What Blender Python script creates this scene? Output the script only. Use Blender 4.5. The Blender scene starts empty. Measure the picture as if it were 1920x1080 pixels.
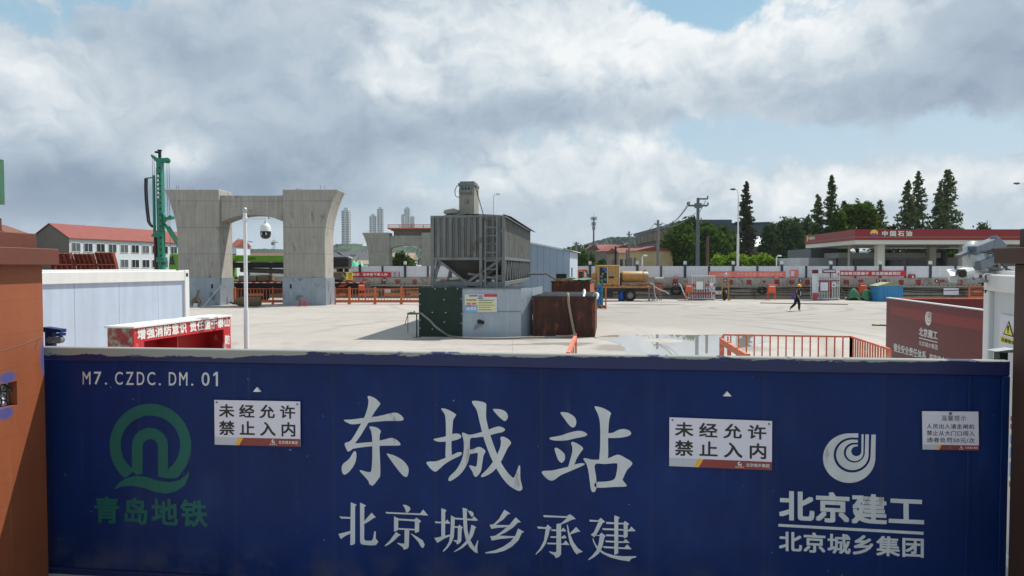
import bpy, math, random
import numpy as np
from mathutils import Vector, Matrix
from mathutils.geometry import tessellate_polygon
SC = bpy.context.scene
COL = SC.collection
R = math.radians
random.seed(7)

# ---------------------------------------------------------------- camera
F, CX, CY, CAMH = 1300.0, 960.0, 540.0, 3.0
PITCH = math.atan(41.0 / F)
cd = bpy.data.cameras.new('camera')
cd.sensor_width = 36.0
cd.lens = 36.0 * F / 1920.0
cd.clip_start, cd.clip_end = 0.1, 20000
cam = bpy.data.objects.new('camera', cd)
cam.location = (0, 0, CAMH)
cam.rotation_euler = (math.pi / 2 - PITCH, 0, 0)
COL.objects.link(cam)
SC.camera = cam

# ---------------------------------------------------------------- sun, sky, exposure
SUN_DIR = Vector((3.0, 2.1, 5.3)).normalized()          # towards the sun
sd = bpy.data.lights.new('sun', 'SUN')
sd.energy, sd.angle, sd.color = 4.2, R(0.53), (1.0, 0.95, 0.87)
sun = bpy.data.objects.new('sun', sd)
sun.rotation_euler = SUN_DIR.to_track_quat('Z', 'Y').to_euler()
sun.location = (30, 20, 60)
COL.objects.link(sun)
SC.view_settings.view_transform = 'Standard'
SC.view_settings.look = 'None'
SC.view_settings.gamma = 1.0
SC.view_settings.exposure = 0.30
EXPO = 2 ** 0.30

def lin(v):
    v /= 255.0
    return v / 12.92 if v <= 0.04045 else ((v + 0.055) / 1.055) ** 2.4
def S(r, g, b):
    return (lin(r), lin(g), lin(b), 1.0)

class NT:
    """small helper that adds nodes to a tree"""
    def __init__(s, tree):
        s.t = tree; s.n = tree.nodes; s.l = tree.links
    def new(s, typ, **kw):
        nd = s.n.new(typ)
        for k, v in kw.items(): setattr(nd, k, v)
        return nd
    def put(s, sock, v):
        if hasattr(v, 'is_output') or isinstance(v, bpy.types.NodeSocket): s.l.new(v, sock)
        else: sock.default_value = v
    def math(s, op, a, b=0.0, c=None, clamp=False):
        nd = s.new('ShaderNodeMath', operation=op, use_clamp=clamp)
        s.put(nd.inputs[0], a); s.put(nd.inputs[1], b)
        if c is not None: s.put(nd.inputs[2], c)
        return nd.outputs[0]
    def vmath(s, op, a, b=None, scale=None):
        nd = s.new('ShaderNodeVectorMath', operation=op)
        s.put(nd.inputs[0], a)
        if b is not None: s.put(nd.inputs[1], b)
        if scale is not None: s.put(nd.inputs['Scale'], scale)
        return nd.outputs['Value'] if op in ('LENGTH', 'DOT_PRODUCT', 'DISTANCE') else nd.outputs[0]
    def noise(s, vec, scale, detail=5.0, rough=0.55, col=False, dist=0.0):
        nd = s.new('ShaderNodeTexNoise')
        s.put(nd.inputs['Vector'], vec)
        nd.inputs['Scale'].default_value = scale
        nd.inputs['Detail'].default_value = detail
        nd.inputs['Roughness'].default_value = rough
        nd.inputs['Distortion'].default_value = dist
        return nd.outputs['Color' if col else 'Fac']
    def ramp(s, v, a, b, lo=0.0, hi=1.0, smooth=True):
        nd = s.new('ShaderNodeMapRange', interpolation_type='SMOOTHSTEP' if smooth else 'LINEAR')
        s.put(nd.inputs[0], v)
        for i, x in enumerate((a, b, lo, hi)): nd.inputs[i + 1].default_value = x
        return nd.outputs[0]
    def mix(s, f, a, b, mode='MIX'):
        nd = s.new('ShaderNodeMix', data_type='RGBA', blend_type=mode)
        s.put(nd.inputs[0], f); s.put(nd.inputs[6], a); s.put(nd.inputs[7], b)
        return nd.outputs[2]
    def combine(s, x, y, z):
        nd = s.new('ShaderNodeCombineXYZ')
        s.put(nd.inputs[0], x); s.put(nd.inputs[1], y); s.put(nd.inputs[2], z)
        return nd.outputs[0]
    def sep(s, v):
        nd = s.new('ShaderNodeSeparateXYZ'); s.put(nd.inputs[0], v)
        return nd.outputs

world = bpy.data.worlds.new('World')
SC.world = world
world.use_nodes = True
def build_sky():
    w = NT(world.node_tree)
    w.n.clear()
    out = w.new('ShaderNodeOutputWorld')
    bg = w.new('ShaderNodeBackground')
    w.l.new(bg.outputs[0], out.inputs[0])
    sky = w.new('ShaderNodeTexSky', sky_type='NISHITA', sun_disc=False)
    sky.sun_elevation = math.asin(SUN_DIR.z)
    sky.sun_rotation = math.atan2(SUN_DIR.x, SUN_DIR.y)
    sky.air_density, sky.dust_density, sky.ozone_density = 1.0, 1.6, 1.2
    bg.inputs['Strength'].default_value = 0.1
    K = 10.0 / EXPO                                       # cloud radiances are written as seen; 0.1 is the background strength
    g = w.new('ShaderNodeTexCoord').outputs['Generated']
    d = w.vmath('NORMALIZE', g)
    x, y, z = w.sep(d)
    # azimuth and elevation of the direction, bent by noise so that the cloud fields get ragged edges
    azi = w.math('ARCTAN2', x, y)
    ele = w.math('ARCSINE', z)
    wob = w.vmath('SUBTRACT', w.noise(d, 5.0, 6.0, 0.6, col=True), (0.5, 0.5, 0.5))
    wx, wy, wz = w.sep(wob)
    A = w.math('ADD', azi, w.math('MULTIPLY', wx, 0.17))
    E = w.math('ADD', ele, w.math('MULTIPLY', wz, 0.10))
    def blobs(lst, base):
        acc = base
        for (px, py, rx, ry, wt) in lst:
            a0 = math.atan((px - CX) / F)
            e0 = math.atan((499 - py) / F * math.cos(a0))
            dx = w.math('MULTIPLY', w.math('SUBTRACT', A, a0), F / rx)
            dy = w.math('MULTIPLY', w.math('SUBTRACT', E, e0), F / ry)
            r2 = w.math('ADD', w.math('MULTIPLY', dx, dx), w.math('MULTIPLY', dy, dy))
            gg = w.math('POWER', 2.71828, w.math('MULTIPLY', r2, -1.0))
            acc = w.math('MULTIPLY_ADD', gg, wt, acc)
        return acc
    # cloud detail: soft fields for the mass, rounded cells for the puffs, lit from the sun's side
    warp = w.vmath('ADD', d, w.vmath('SCALE', w.vmath('SUBTRACT', w.noise(d, 7.0, 5.0, 0.6, col=True), (0.5, 0.5, 0.5)), scale=0.11))
    warp = w.vmath('MULTIPLY', warp, (1.0, 1.0, 1.5))
    def puff(v, sc):
        a = w.math('ABSOLUTE', w.math('MULTIPLY_ADD', w.noise(v, sc, 2.0, 0.5), 2.0, -1.0))
        b = w.math('ABSOLUTE', w.math('MULTIPLY_ADD', w.noise(v, sc * 2.7, 3.0, 0.55), 2.0, -1.0))
        return w.math('MULTIPLY_ADD', b, 0.55, a)
    n1 = w.noise(warp, 3.0, 8.0, 0.55)
    b1 = w.noise(warp, 7.0, 8.0, 0.56)
    pf = puff(warp, 7.5)
    relief = w.math('SUBTRACT', pf, puff(w.vmath('ADD', warp, (0.016, 0.0, 0.03)), 7.5))
    cov = blobs([(1312, 30, 76, 46, -1.5), (40, 24, 70, 28, -0.6), (215, 20, 60, 18, -0.55), (95, 72, 50, 16, -0.25),
                 (1330, 272, 200, 34, -0.55), (1500, 260, 260, 40, -0.5), (1750, 266, 240, 34, -0.45),
                 (760, 345, 160, 60, -0.28), (1120, 262, 90, 22, -0.3), (1150, 305, 150, 40, 0.5), (1250, 280, 70, 24, 0.4),
                 (1450, 350, 260, 34, 0.35), (1750, 330, 160, 40, 0.35), (620, 200, 420, 150, 0.5), (1250, 130, 330, 90, 0.45),
                 (1750, 130, 240, 90, 0.5), (150, 300, 240, 130, 0.4), (730, 372, 60, 26, 0.3)], 0.12)
    cov = w.math('ADD', cov, w.math('MULTIPLY', w.math('SUBTRACT', n1, 0.5), 1.5))
    cov = w.math('ADD', cov, w.math('MULTIPLY', w.math('SUBTRACT', b1, 0.5), 1.0))
    cov = w.math('ADD', cov, w.math('MULTIPLY', w.math('SUBTRACT', pf, 0.33), 0.9))
    mask = w.ramp(cov, -0.40, 0.06)
    shade = blobs([(560, 190, 300, 110, -0.02), (330, 110, 220, 60, -0.10), (430, 330, 330, 60, -0.28), (800, 260, 230, 60, -0.10), (120, 390, 260, 70, -0.22),
                   (1760, 110, 190, 100, -0.10), (1850, 60, 100, 90, -0.08), (1650, 190, 230, 44, -0.08), (1010, 205, 170, 36, -0.12), (1180, 215, 220, 30, -0.06),
                   (1100, 70, 220, 70, 0.34), (1330, 115, 190, 70, 0.34), (1540, 40, 150, 60, 0.34), (770, 100, 60, 90, 0.20), (760, 165, 70, 30, 0.22), (880, 110, 200, 110, 0.10),
                   (300, 285, 70, 36, 0.34), (340, 290, 40, 20, 0.24), (40, 200, 80, 70, 0.20), (110, 110, 110, 60, 0.14), (1215, 270, 150, 36, 0.30),
                   (1040, 300, 120, 50, 0.16), (1720, 320, 220, 40, 0.14), (1430, 350, 260, 40, 0.26), (1750, 350, 200, 40, 0.16), (800, 345, 110, 40, 0.26), (1000, 330, 200, 50, 0.14), (960, 330, 900, 40, 0.04)], 0.50)
    bright = w.ramp(shade, 0.38, 0.75, 0.3, 1.0)
    shade = w.math('ADD', shade, w.math('MULTIPLY', relief, w.math('MULTIPLY', bright, 0.55)))
    shade = w.math('ADD', shade, w.math('MULTIPLY', w.math('SUBTRACT', b1, 0.5), 0.34))
    shade = w.math('ADD', shade, w.math('MULTIPLY', w.math('SUBTRACT', n1, 0.5), 0.26))
    cr = w.new('ShaderNodeValToRGB')
    w.l.new(shade, cr.inputs[0])
    el = cr.color_ramp.elements
    cols = [(0.0, S(122, 140, 166)), (0.25, S(146, 163, 184)), (0.45, S(180, 195, 209)), (0.7, S(214, 224, 231)), (1.0, S(246, 249, 250))]
    el[0].position, el[0].color = cols[0]; el[1].position, el[1].color = cols[-1]
    for p, c in cols[1:-1]:
        e = el.new(p); e.color = c
    cloud = w.vmath('SCALE', cr.outputs[0], scale=K)
    # clear air between the clouds: the physical sky, paled by humid air near the horizon
    low = w.ramp(ele, 0.0, 0.42)
    humid = w.mix(low, S(202, 218, 228), S(150, 197, 222))
    clear = w.mix(0.8, sky.outputs[0], w.vmath('SCALE', humid, scale=K))
    colr = w.mix(mask, clear, cloud)
    hz = w.ramp(ele, -0.01, 0.10, 0.6, 0.0)
    colr = w.mix(hz, colr, w.vmath('SCALE', S(214, 227, 235)[:3], scale=K))
    w.l.new(colr, bg.inputs['Color'])
    world.cycles.sampling_method = 'MANUAL'
    world.cycles.sample_map_resolution = 512
build_sky()

# ---------------------------------------------------------------- pixel measuring -> places in the yard
_c, _s = math.cos(PITCH), math.sin(PITCH)
CAM = Vector((0, 0, CAMH))
def ray(px, py):
    a, b = (px - CX) / F, (CY - py) / F
    return Vector((a, _c + b * _s, -_s + b * _c))
def gp(px, py, z=0.0):
    r = ray(px, py)
    return CAM + r * ((z - CAMH) / r.z)
def at(px, py, Y):
    r = ray(px, py)
    return CAM + r * (Y / r.y)
def XA(px, Y, py=540): return at(px, py, Y).x
def ZA(py, Y): return at(960, py, Y).z
class Plane:
    """an upright plane through two ground points; local x runs along it, local y behind it, z up"""
    def __init__(s, p0, p1):
        s.p = Vector((p0[0], p0[1], 0)); d = Vector((p1[0] - p0[0], p1[1] - p0[1], 0))
        s.len = d.length; s.u = d.normalized(); s.rot = math.atan2(s.u.y, s.u.x)
        s.n = Vector((-s.u.y, s.u.x, 0))
    def at(s, px, py):
        r = ray(px, py)
        t = (s.p - CAM).dot(s.n) / r.dot(s.n)
        q = CAM + r * t
        return ((q - s.p).dot(s.u), q.z)

# ---------------------------------------------------------------- mesh builder
class MB:
    def __init__(s): s.v = []; s.f = []
    def poly(s, pts):
        i = len(s.v); s.v += [tuple(p) for p in pts]; s.f.append(tuple(range(i, i + len(pts)))); return s
    def box(s, x0, x1, y0, y1, z0, z1):
        i = len(s.v)
        s.v += [(x0, y0, z0), (x1, y0, z0), (x1, y1, z0), (x0, y1, z0), (x0, y0, z1), (x1, y0, z1), (x1, y1, z1), (x0, y1, z1)]
        s.f += [(i, i + 3, i + 2, i + 1), (i + 4, i + 5, i + 6, i + 7), (i, i + 1, i + 5, i + 4), (i + 1, i + 2, i + 6, i + 5),
                (i + 2, i + 3, i + 7, i + 6), (i + 3, i, i + 4, i + 7)]
        return s
    def bar(s, p0, p1, w, h=None, up=(0, 0, 1)):
        """square bar from p0 to p1"""
        h = h or w
        p0, p1 = Vector(p0), Vector(p1); d = (p1 - p0).normalized(); u = Vector(up)
        if abs(d.dot(u)) > 0.98: u = Vector((0, 1, 0))
        a = d.cross(u).normalized() * w / 2; b = a.cross(d).normalized() * h / 2
        i = len(s.v)
        for p in (p0, p1):
            s.v += [tuple(p - a - b), tuple(p + a - b), tuple(p + a + b), tuple(p - a + b)]
        s.f += [(i, i + 1, i + 2, i + 3), (i + 7, i + 6, i + 5, i + 4)]
        for k in range(4):
            j = (k + 1) % 4; s.f.append((i + k, i + 4 + k, i + 4 + j, i + j))
        return s
    def tube(s, pts, r, n=8, cap=True):
        """round tube along points; r a number or one per point"""
        pts = [Vector(p) for p in pts]; m = len(pts)
        rr = r if isinstance(r, (list, tuple)) else [r] * m
        i0 = len(s.v); a = None
        for k, p in enumerate(pts):
            d = (pts[min(k + 1, m - 1)] - pts[max(k - 1, 0)]).normalized()
            if a is None:
                u = Vector((0, 0, 1)) if abs(d.z) < 0.9 else Vector((1, 0, 0))
                a = d.cross(u).normalized()
            else:
                a = (a - d * a.dot(d)).normalized()
            b = d.cross(a)
            for q in range(n):
                t = 2 * math.pi * q / n
                s.v.append(tuple(p + (a * math.cos(t) + b * math.sin(t)) * rr[k]))
        for k in range(m - 1):
            for q in range(n):
                w = (q + 1) % n; o = i0 + k * n
                s.f.append((o + q, o + w, o + n + w, o + n + q))
        if cap:
            s.f.append(tuple(i0 + q for q in range(n))[::-1]); s.f.append(tuple(i0 + (m - 1) * n + q for q in range(n)))
        return s
    def cyl(s, p0, p1, r0, r1=None, n=12): return s.tube([p0, p1], [r0, r0 if r1 is None else r1], n)
    def lathe(s, prof, c=(0, 0, 0), n=16, axis='z'):
        i0 = len(s.v)
        for (r, z) in prof:
            for q in range(n):
                t = 2 * math.pi * q / n; p = (r * math.cos(t), r * math.sin(t), z)
                if axis == 'y': p = (p[0], p[2], p[1])
                if axis == 'x': p = (p[2], p[0], p[1])
                s.v.append((c[0] + p[0], c[1] + p[1], c[2] + p[2]))
        for k in range(len(prof) - 1):
            for q in range(n):
                w = (q + 1) % n; o = i0 + k * n; s.f.append((o + q, o + w, o + n + w, o + n + q))
        if prof[0] != prof[-1]:
            s.f.append(tuple(i0 + q for q in range(n))[::-1]); s.f.append(tuple(i0 + (len(prof) - 1) * n + q for q in range(n)))
        return s
    def prism(s, prof, y0, y1):
        """profile in x,z pushed from y0 to y1"""
        n = len(prof); i = len(s.v)
        s.v += [(p[0], y0, p[1]) for p in prof] + [(p[0], y1, p[1]) for p in prof]
        for t in tessellate_polygon([[Vector((p[0], p[1], 0)) for p in prof]]):
            s.f.append((i + t[0], i + t[1], i + t[2])); s.f.append((i + n + t[2], i + n + t[1], i + n + t[0]))
        for k in range(n):
            j = (k + 1) % n; s.f.append((i + k, i + j, i + n + j, i + n + k))
        return s
    def prism_z(s, prof, z0, z1):
        n = len(prof); i = len(s.v)
        s.v += [(p[0], p[1], z0) for p in prof] + [(p[0], p[1], z1) for p in prof]
        for t in tessellate_polygon([[Vector((p[0], p[1], 0)) for p in prof]]):
            s.f.append((i + t[0], i + t[1], i + t[2])); s.f.append((i + n + t[2], i + n + t[1], i + n + t[0]))
        for k in range(n):
            j = (k + 1) % n; s.f.append((i + k, i + j, i + n + j, i + n + k))
        return s
    def flat(s, prof, y):
        """filled outline in x,z standing at depth y"""
        i = len(s.v); s.v += [(p[0], y, p[1]) for p in prof]
        for t in tessellate_polygon([[Vector((p[0], p[1], 0)) for p in prof]]): s.f.append(tuple(i + k for k in t))
        return s
    def add(s, o, M=None):
        i = len(s.v)
        s.v += [tuple(M @ Vector(p)) for p in o.v] if M is not None else list(o.v)
        s.f += [tuple(i + k for k in f) for f in o.f]
        return s
    def build(s, name, m, parent=None, smooth=False, bevel=0.0, loc=None):
        me = bpy.data.meshes.new(name)
        me.from_pydata(s.v, [], s.f); me.validate(clean_customdata=False)
        import bmesh
        bm = bmesh.new(); bm.from_mesh(me)
        bmesh.ops.recalc_face_normals(bm, faces=bm.faces)
        if bevel:
            bmesh.ops.bevel(bm, geom=[e for e in bm.edges if len(e.link_faces) == 2 and e.calc_face_angle(0) > 0.6], offset=bevel, segments=1, affect='EDGES', profile=0.5)
        bm.to_mesh(me); bm.free()
        me.materials.append(m)
        if smooth:
            me.shade_smooth()
            try: me.set_sharp_from_angle(angle=R(40))
            except Exception: pass
        o = bpy.data.objects.new(name, me); COL.objects.link(o)
        if parent is not None: o.parent = parent
        if loc is not None: o.location = loc
        return o

def tag(o, label=None, cat=None, group=None, kind=None):
    for k, v in (('label', label), ('category', cat), ('group', group), ('kind', kind)):
        if v: o[k] = v
    return o
def thing(name, label, cat, loc=(0, 0, 0), rot=0.0, group=None):
    o = bpy.data.objects.new(name, None); o.empty_display_size = 0.2
    COL.objects.link(o); o.location = loc; o.rotation_euler = (0, 0, rot)
    return tag(o, label, cat, group, 'thing')
def kids(o): return [c for c in bpy.data.objects if c.parent == o]
def copy_tree(o, parent=None):
    c = o.copy(); COL.objects.link(c)
    if parent is not None: c.parent = parent
    for k in kids(o): copy_tree(k, c)
    return c

# ---------------------------------------------------------------- lettering
_fc = {}
def glyphs(txt, space=1.0):
    key = (txt, space)
    if key not in _fc:
        c = bpy.data.curves.new('lettering', 'FONT'); c.body = txt; c.size = 1.0
        c.space_character = space; c.resolution_u = 4
        o = bpy.data.objects.new('lettering', c); COL.objects.link(o)
        bpy.context.view_layer.update()
        me = bpy.data.meshes.new_from_object(o.evaluated_get(bpy.context.evaluated_depsgraph_get()))
        v = [(p.co.x, p.co.y) for p in me.vertices]; f = [tuple(p.vertices) for p in me.polygons]
        bpy.data.objects.remove(o); bpy.data.meshes.remove(me); bpy.data.curves.remove(c)
        xs = [p[0] for p in v]; ys = [p[1] for p in v]
        x0, x1, y0, y1 = min(xs), max(xs), min(ys), max(ys)
        _fc[key] = ([((p[0] - x0) / (x1 - x0), (p[1] - y0) / (y1 - y0)) for p in v], f, x1 - x0, y1 - y0)
    return _fc[key]
def letter(mb, txt, q, y, bold=0.0, space=1.0, dy=0.0004):
    """lettering stretched into the quad q = (top-left, top-right, bottom-right, bottom-left), each (x, z), standing at depth y;
    bold strokes are thickened by overlaid copies, each a hair in front of the one before"""
    v, f, gw, gh = glyphs(txt, space)
    tl, tr, br, bl = q
    r = bold * 1.1
    for k, (sx, sy) in enumerate(((-1, -1), (1, -1), (1, 1), (-1, 1)) if bold else ((0, 0),)):
        i = len(mb.v)
        for (a, b) in v:
            a = (a * (gw - 2 * r) + r + sx * r) / gw; b = (b * (gh - 2 * r) + r + sy * r) / gh
            x = (tl[0] * (1 - a) + tr[0] * a) * b + (bl[0] * (1 - a) + br[0] * a) * (1 - b)
            z = (tl[1] * (1 - a) + tr[1] * a) * b + (bl[1] * (1 - a) + br[1] * a) * (1 - b)
            mb.v.append((x, y - dy * k, z))
        mb.f += [tuple(i + k for k in t) for t in f]
def rect(x0, x1, z0, z1): return ((x0, z1), (x1, z1), (x1, z0), (x0, z0))
def crom(pts, n=5):
    out = []; m = len(pts)
    for i in range(m):
        p0, p1, p2, p3 = pts[i - 1], pts[i], pts[(i + 1) % m], pts[(i + 2) % m]
        for k in range(n):
            t = k / n
            out.append(tuple(0.5 * ((2 * p1[j]) + (-p0[j] + p2[j]) * t + (2 * p0[j] - 5 * p1[j] + 4 * p2[j] - p3[j]) * t * t + (-p0[j] + 3 * p1[j] - 3 * p2[j] + p3[j]) * t ** 3) for j in (0, 1)))
    return out

# ---------------------------------------------------------------- materials
def mat(name, col, rough=0.65, metal=0.0, var=0.14, scale=3.0, bump=0.0, bscale=30.0, streak=0.0, stain=None, stain_amt=0.5, stain_scale=2.0, spec=0.5, stain_stretch=1.0, extra=None):
    m = bpy.data.materials.new(name); m.use_nodes = True
    n = NT(m.node_tree); b = n.n['Principled BSDF']
    co = n.new('ShaderNodeTexCoord').outputs['Object']
    c = col
    if var:
        f = n.ramp(n.noise(co, scale, 6.0, 0.6), 0.3, 0.7, 1 - var, 1 + var, False)
        f2 = n.ramp(n.noise(co, scale * 7.3, 4.0, 0.6), 0.3, 0.7, 1 - var * 0.5, 1 + var * 0.5, False)
        c = n.vmath('SCALE', c[:3], scale=n.math('MULTIPLY', f, f2))
    if streak:
        mp = n.vmath('MULTIPLY', co, (6.0, 6.0, 0.35))
        f = n.ramp(n.noise(mp, 1.0, 5.0, 0.65), 0.35, 0.68, 1 - streak, 1 + streak * 0.35, False)
        c = n.vmath('SCALE', c if not isinstance(c, tuple) else c[:3], scale=f)
    if stain is not None:
        v = co if stain_stretch == 1.0 else n.vmath('MULTIPLY', co, (stain_stretch, stain_stretch, 1.0))
        f = n.ramp(n.noise(v, stain_scale, 8.0, 0.65), 0.62 - 0.25 * stain_amt, 0.72 - 0.2 * stain_amt)
        c = n.mix(f, c, stain)
    if extra: c = extra(n, co, c, b)
    n.put(b.inputs['Base Color'], c)
    b.inputs['Roughness'].default_value = rough
    b.inputs['Metallic'].default_value = metal
    b.inputs['Specular IOR Level'].default_value = spec
    if bump:
        bp = n.new('ShaderNodeBump'); bp.inputs['Strength'].default_value = bump; bp.inputs['Distance'].default_value = 0.02
        n.put(bp.inputs['Height'], n.noise(co, bscale, 5.0, 0.6)); n.l.new(bp.outputs[0], b.inputs['Normal'])
    return m
def leafmat(name, dark, light, trans=0.25):
    m = bpy.data.materials.new(name); m.use_nodes = True
    n = NT(m.node_tree); n.n.clear()
    out = n.new('ShaderNodeOutputMaterial')
    rnd = n.new('ShaderNodeNewGeometry').outputs['Random Per Island']
    co = n.new('ShaderNodeTexCoord').outputs['Object']
    f = n.math('ADD', n.math('MULTIPLY', rnd, 0.6), n.math('MULTIPLY', n.noise(co, 0.8, 3.0), 0.4))
    c = n.mix(f, dark, light)
    d = n.new('ShaderNodeBsdfDiffuse'); t = n.new('ShaderNodeBsdfTranslucent'); mx = n.new('ShaderNodeMixShader')
    n.put(d.inputs[0], c); n.put(t.inputs[0], c); mx.inputs[0].default_value = trans
    n.l.new(d.outputs[0], mx.inputs[1]); n.l.new(t.outputs[0], mx.inputs[2]); n.l.new(mx.outputs[0], out.inputs[0])
    return m

def form_lines(n, co, c, b):                              # board joints cast into the concrete
    x, y, z = n.sep(co)
    fr = n.math('FRACT', n.math('DIVIDE', n.math('ADD', z, 0.13), 2.02))
    j = n.math('LESS_THAN', fr, 0.02)
    c = n.mix(n.math('MULTIPLY', j, 0.5), c, S(84, 82, 78))
    fx = n.math('FRACT', n.math('DIVIDE', n.math('ADD', x, 0.3), 1.42))
    j2 = n.math('LESS_THAN', fx, 0.012)
    return n.mix(n.math('MULTIPLY', j2, 0.22), c, S(84, 82, 78))
def seam_lines(step, w, colr, amt=0.6, axis=0, off=0.0):
    def f(n, co, c, b):
        v = n.sep(co)[axis]
        fr = n.math('FRACT', n.math('DIVIDE', n.math('ADD', v, 100.0 + off), step))
        return n.mix(n.math('MULTIPLY', n.math('LESS_THAN', fr, w / step), amt), c, colr)
    return f
def hazard(step, c2, ax=(1, 0, 1)):
    def f(n, co, c, b):
        v = n.vmath('DOT_PRODUCT', co, ax)
        fr = n.math('FRACT', n.math('DIVIDE', n.math('ADD', v, 200.0), step))
        return n.mix(n.math('LESS_THAN', fr, 0.5), c, c2)
    return f
M = {}
M['concrete'] = mat('cast_concrete', S(164, 160, 152), 0.85, var=0.09, scale=0.9, bump=0.15, bscale=14, streak=0.20, stain=S(124, 117, 107), stain_amt=0.2, stain_scale=0.8, stain_stretch=2.2, extra=form_lines)
M['concrete_wall'] = mat('grey_wall_concrete', S(166, 160, 150), 0.9, var=0.1, scale=1.5, streak=0.2, stain=S(120, 112, 102), stain_amt=0.3, stain_scale=1.0)
M['clad'] = mat('galvanised_sheet', S(150, 162, 172), 0.45, 0.35, var=0.1, scale=1.2, bump=0.25, bscale=3.0, streak=0.12, stain=S(112, 120, 126), stain_amt=0.3, stain_scale=0.9, spec=0.4)
M['white'] = mat('white_paint', S(226, 226, 222), 0.5, var=0.05, scale=1.5, streak=0.06)
M['whitepanel'] = mat('pale_panel_paint', S(186, 197, 214), 0.45, var=0.05, scale=1.2, streak=0.10, stain=S(160, 168, 180), stain_amt=0.15, stain_scale=0.8, stain_stretch=4.0)
M['hoard'] = mat('white_hoarding_sheet', S(214, 216, 222), 0.5, var=0.05, scale=1.0, streak=0.12)
M['rustbrown'] = mat('brown_stone_paint', S(150, 84, 52), 0.7, var=0.13, scale=1.6, bump=0.1, bscale=20, stain=S(58, 76, 128), stain_amt=-0.05, stain_scale=2.2, streak=0.08)
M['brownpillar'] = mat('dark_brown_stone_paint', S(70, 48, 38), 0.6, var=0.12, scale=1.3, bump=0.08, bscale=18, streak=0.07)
M['captop'] = mat('cap_tile', S(96, 50, 36), 0.6, var=0.12, scale=3)
M['red'] = mat('red_paint', S(176, 34, 38), 0.5, var=0.12, scale=3)
M['redrack'] = mat('worn_red_paint', S(186, 40, 46), 0.5, var=0.08, scale=3, stain=S(186, 168, 162), stain_amt=0.32, stain_scale=2.6)
M['redpatch'] = mat('red_and_primer_paint', S(140, 40, 42), 0.6, var=0.1, scale=3, stain=S(140, 158, 142), stain_amt=0.72, stain_scale=2.4)
M['darkred'] = mat('maroon_board', S(102, 28, 31), 0.42, var=0.05, scale=1.0, spec=0.4)
M['maroonband'] = mat('maroon_board_band', S(130, 40, 38), 0.42, var=0.04, scale=1.0, spec=0.4)
M['letter'] = mat('white_lettering', S(226, 226, 222), 0.5, var=0.05, scale=4)
M['gateletter'] = mat('weathered_white_lettering', S(204, 208, 210), 0.4, var=0.07, scale=3.0, streak=0.10, stain=S(150, 142, 128), stain_amt=0.10, stain_scale=1.4, stain_stretch=4.0, spec=0.3)
M['redletter'] = mat('red_wall_lettering', S(150, 36, 38), 0.8, var=0.2, scale=5)
M['blackletter'] = mat('black_lettering', S(42, 40, 40), 0.6, var=0.05)
M['steel'] = mat('grey_painted_steel', S(122, 126, 126), 0.5, 0.3, var=0.14, scale=2.5, streak=0.18, stain=S(96, 90, 82), stain_amt=0.25, stain_scale=1.5)
M['hopper'] = mat('dusty_grey_steel', S(118, 119, 116), 0.65, 0.15, var=0.12, scale=1.4, streak=0.34, stain=S(86, 82, 76), stain_amt=0.3, stain_scale=1.1)
M['dust'] = mat('cement_dust', S(150, 145, 135), 0.95, var=0.12, scale=2.0, bump=0.4, bscale=8)
M['darkmetal'] = mat('dark_metal', S(44, 45, 47), 0.5, 0.3, var=0.2, scale=4)
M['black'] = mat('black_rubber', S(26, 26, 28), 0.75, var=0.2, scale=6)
M['post'] = mat('navy_grey_post', S(52, 60, 72), 0.5, 0.1, var=0.1, scale=3)
M['green'] = mat('green_net', S(33, 52, 43), 0.85, var=0.16, scale=2.2, bump=0.5, bscale=2.4)
M['greentarp'] = mat('green_tarpaulin', S(62, 118, 82), 0.5, var=0.2, scale=5, bump=0.5, bscale=6)
M['rig'] = mat('teal_machine_paint', S(28, 122, 98), 0.4, var=0.12, scale=3, stain=S(84, 70, 54), stain_amt=0.2, stain_scale=4)
M['rust'] = mat('rusty_steel', S(74, 44, 34), 0.8, 0.1, var=0.28, scale=1.8, streak=0.3, stain=S(122, 66, 44), stain_amt=0.3, stain_scale=1.3, stain_stretch=2.5, bump=0.3, bscale=9)
M['rustlight'] = mat('light_rusty_steel', S(158, 82, 58), 0.8, var=0.15, scale=3, stain=S(110, 56, 40), stain_amt=0.4, stain_scale=2)
M['formwork'] = mat('red_oxide_formwork', S(124, 54, 42), 0.7, var=0.2, scale=3, stain=S(176, 140, 112), stain_amt=0.15, stain_scale=3)
M['orange'] = mat('orange_barrier_paint', S(196, 100, 48), 0.5, var=0.1, scale=4, stain=S(160, 92, 60), stain_amt=0.25, stain_scale=4)
M['orangebox'] = mat('orange_box_paint', S(226, 92, 48), 0.5, var=0.08, scale=4)
M['rail'] = mat('faded_orange_rail', S(206, 110, 78), 0.6, var=0.1, scale=5, stain=S(214, 160, 140), stain_amt=0.3, stain_scale=5)
M['lime'] = mat('lime_green_paint', S(100, 156, 36), 0.4, var=0.06, scale=3)
M['yellow'] = mat('yellow_machine_paint', S(178, 131, 64), 0.5, var=0.1, scale=2, stain=S(146, 124, 96), stain_amt=0.5, stain_scale=1.1, streak=0.16)
M['yellowsign'] = mat('yellow_sign', S(236, 222, 40), 0.5, var=0.03)
M['dirt'] = mat('dirty_geotextile', S(112, 92, 70), 0.95, var=0.35, scale=6, bump=0.8, bscale=10)
M['plank'] = mat('weathered_timber', S(128, 108, 84), 0.85, var=0.2, scale=4, streak=0.2)
M['block'] = mat('grey_counterweight', S(120, 114, 106), 0.8, var=0.15, scale=3)
M['bluedrum'] = mat('blue_plastic', S(34, 92, 176), 0.4, var=0.08, scale=4)
M['bluehut'] = mat('blue_sheet_paint', S(46, 128, 178), 0.5, var=0.1, scale=3, extra=seam_lines(0.22, 0.03, S(30, 90, 132), 0.6))
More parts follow.
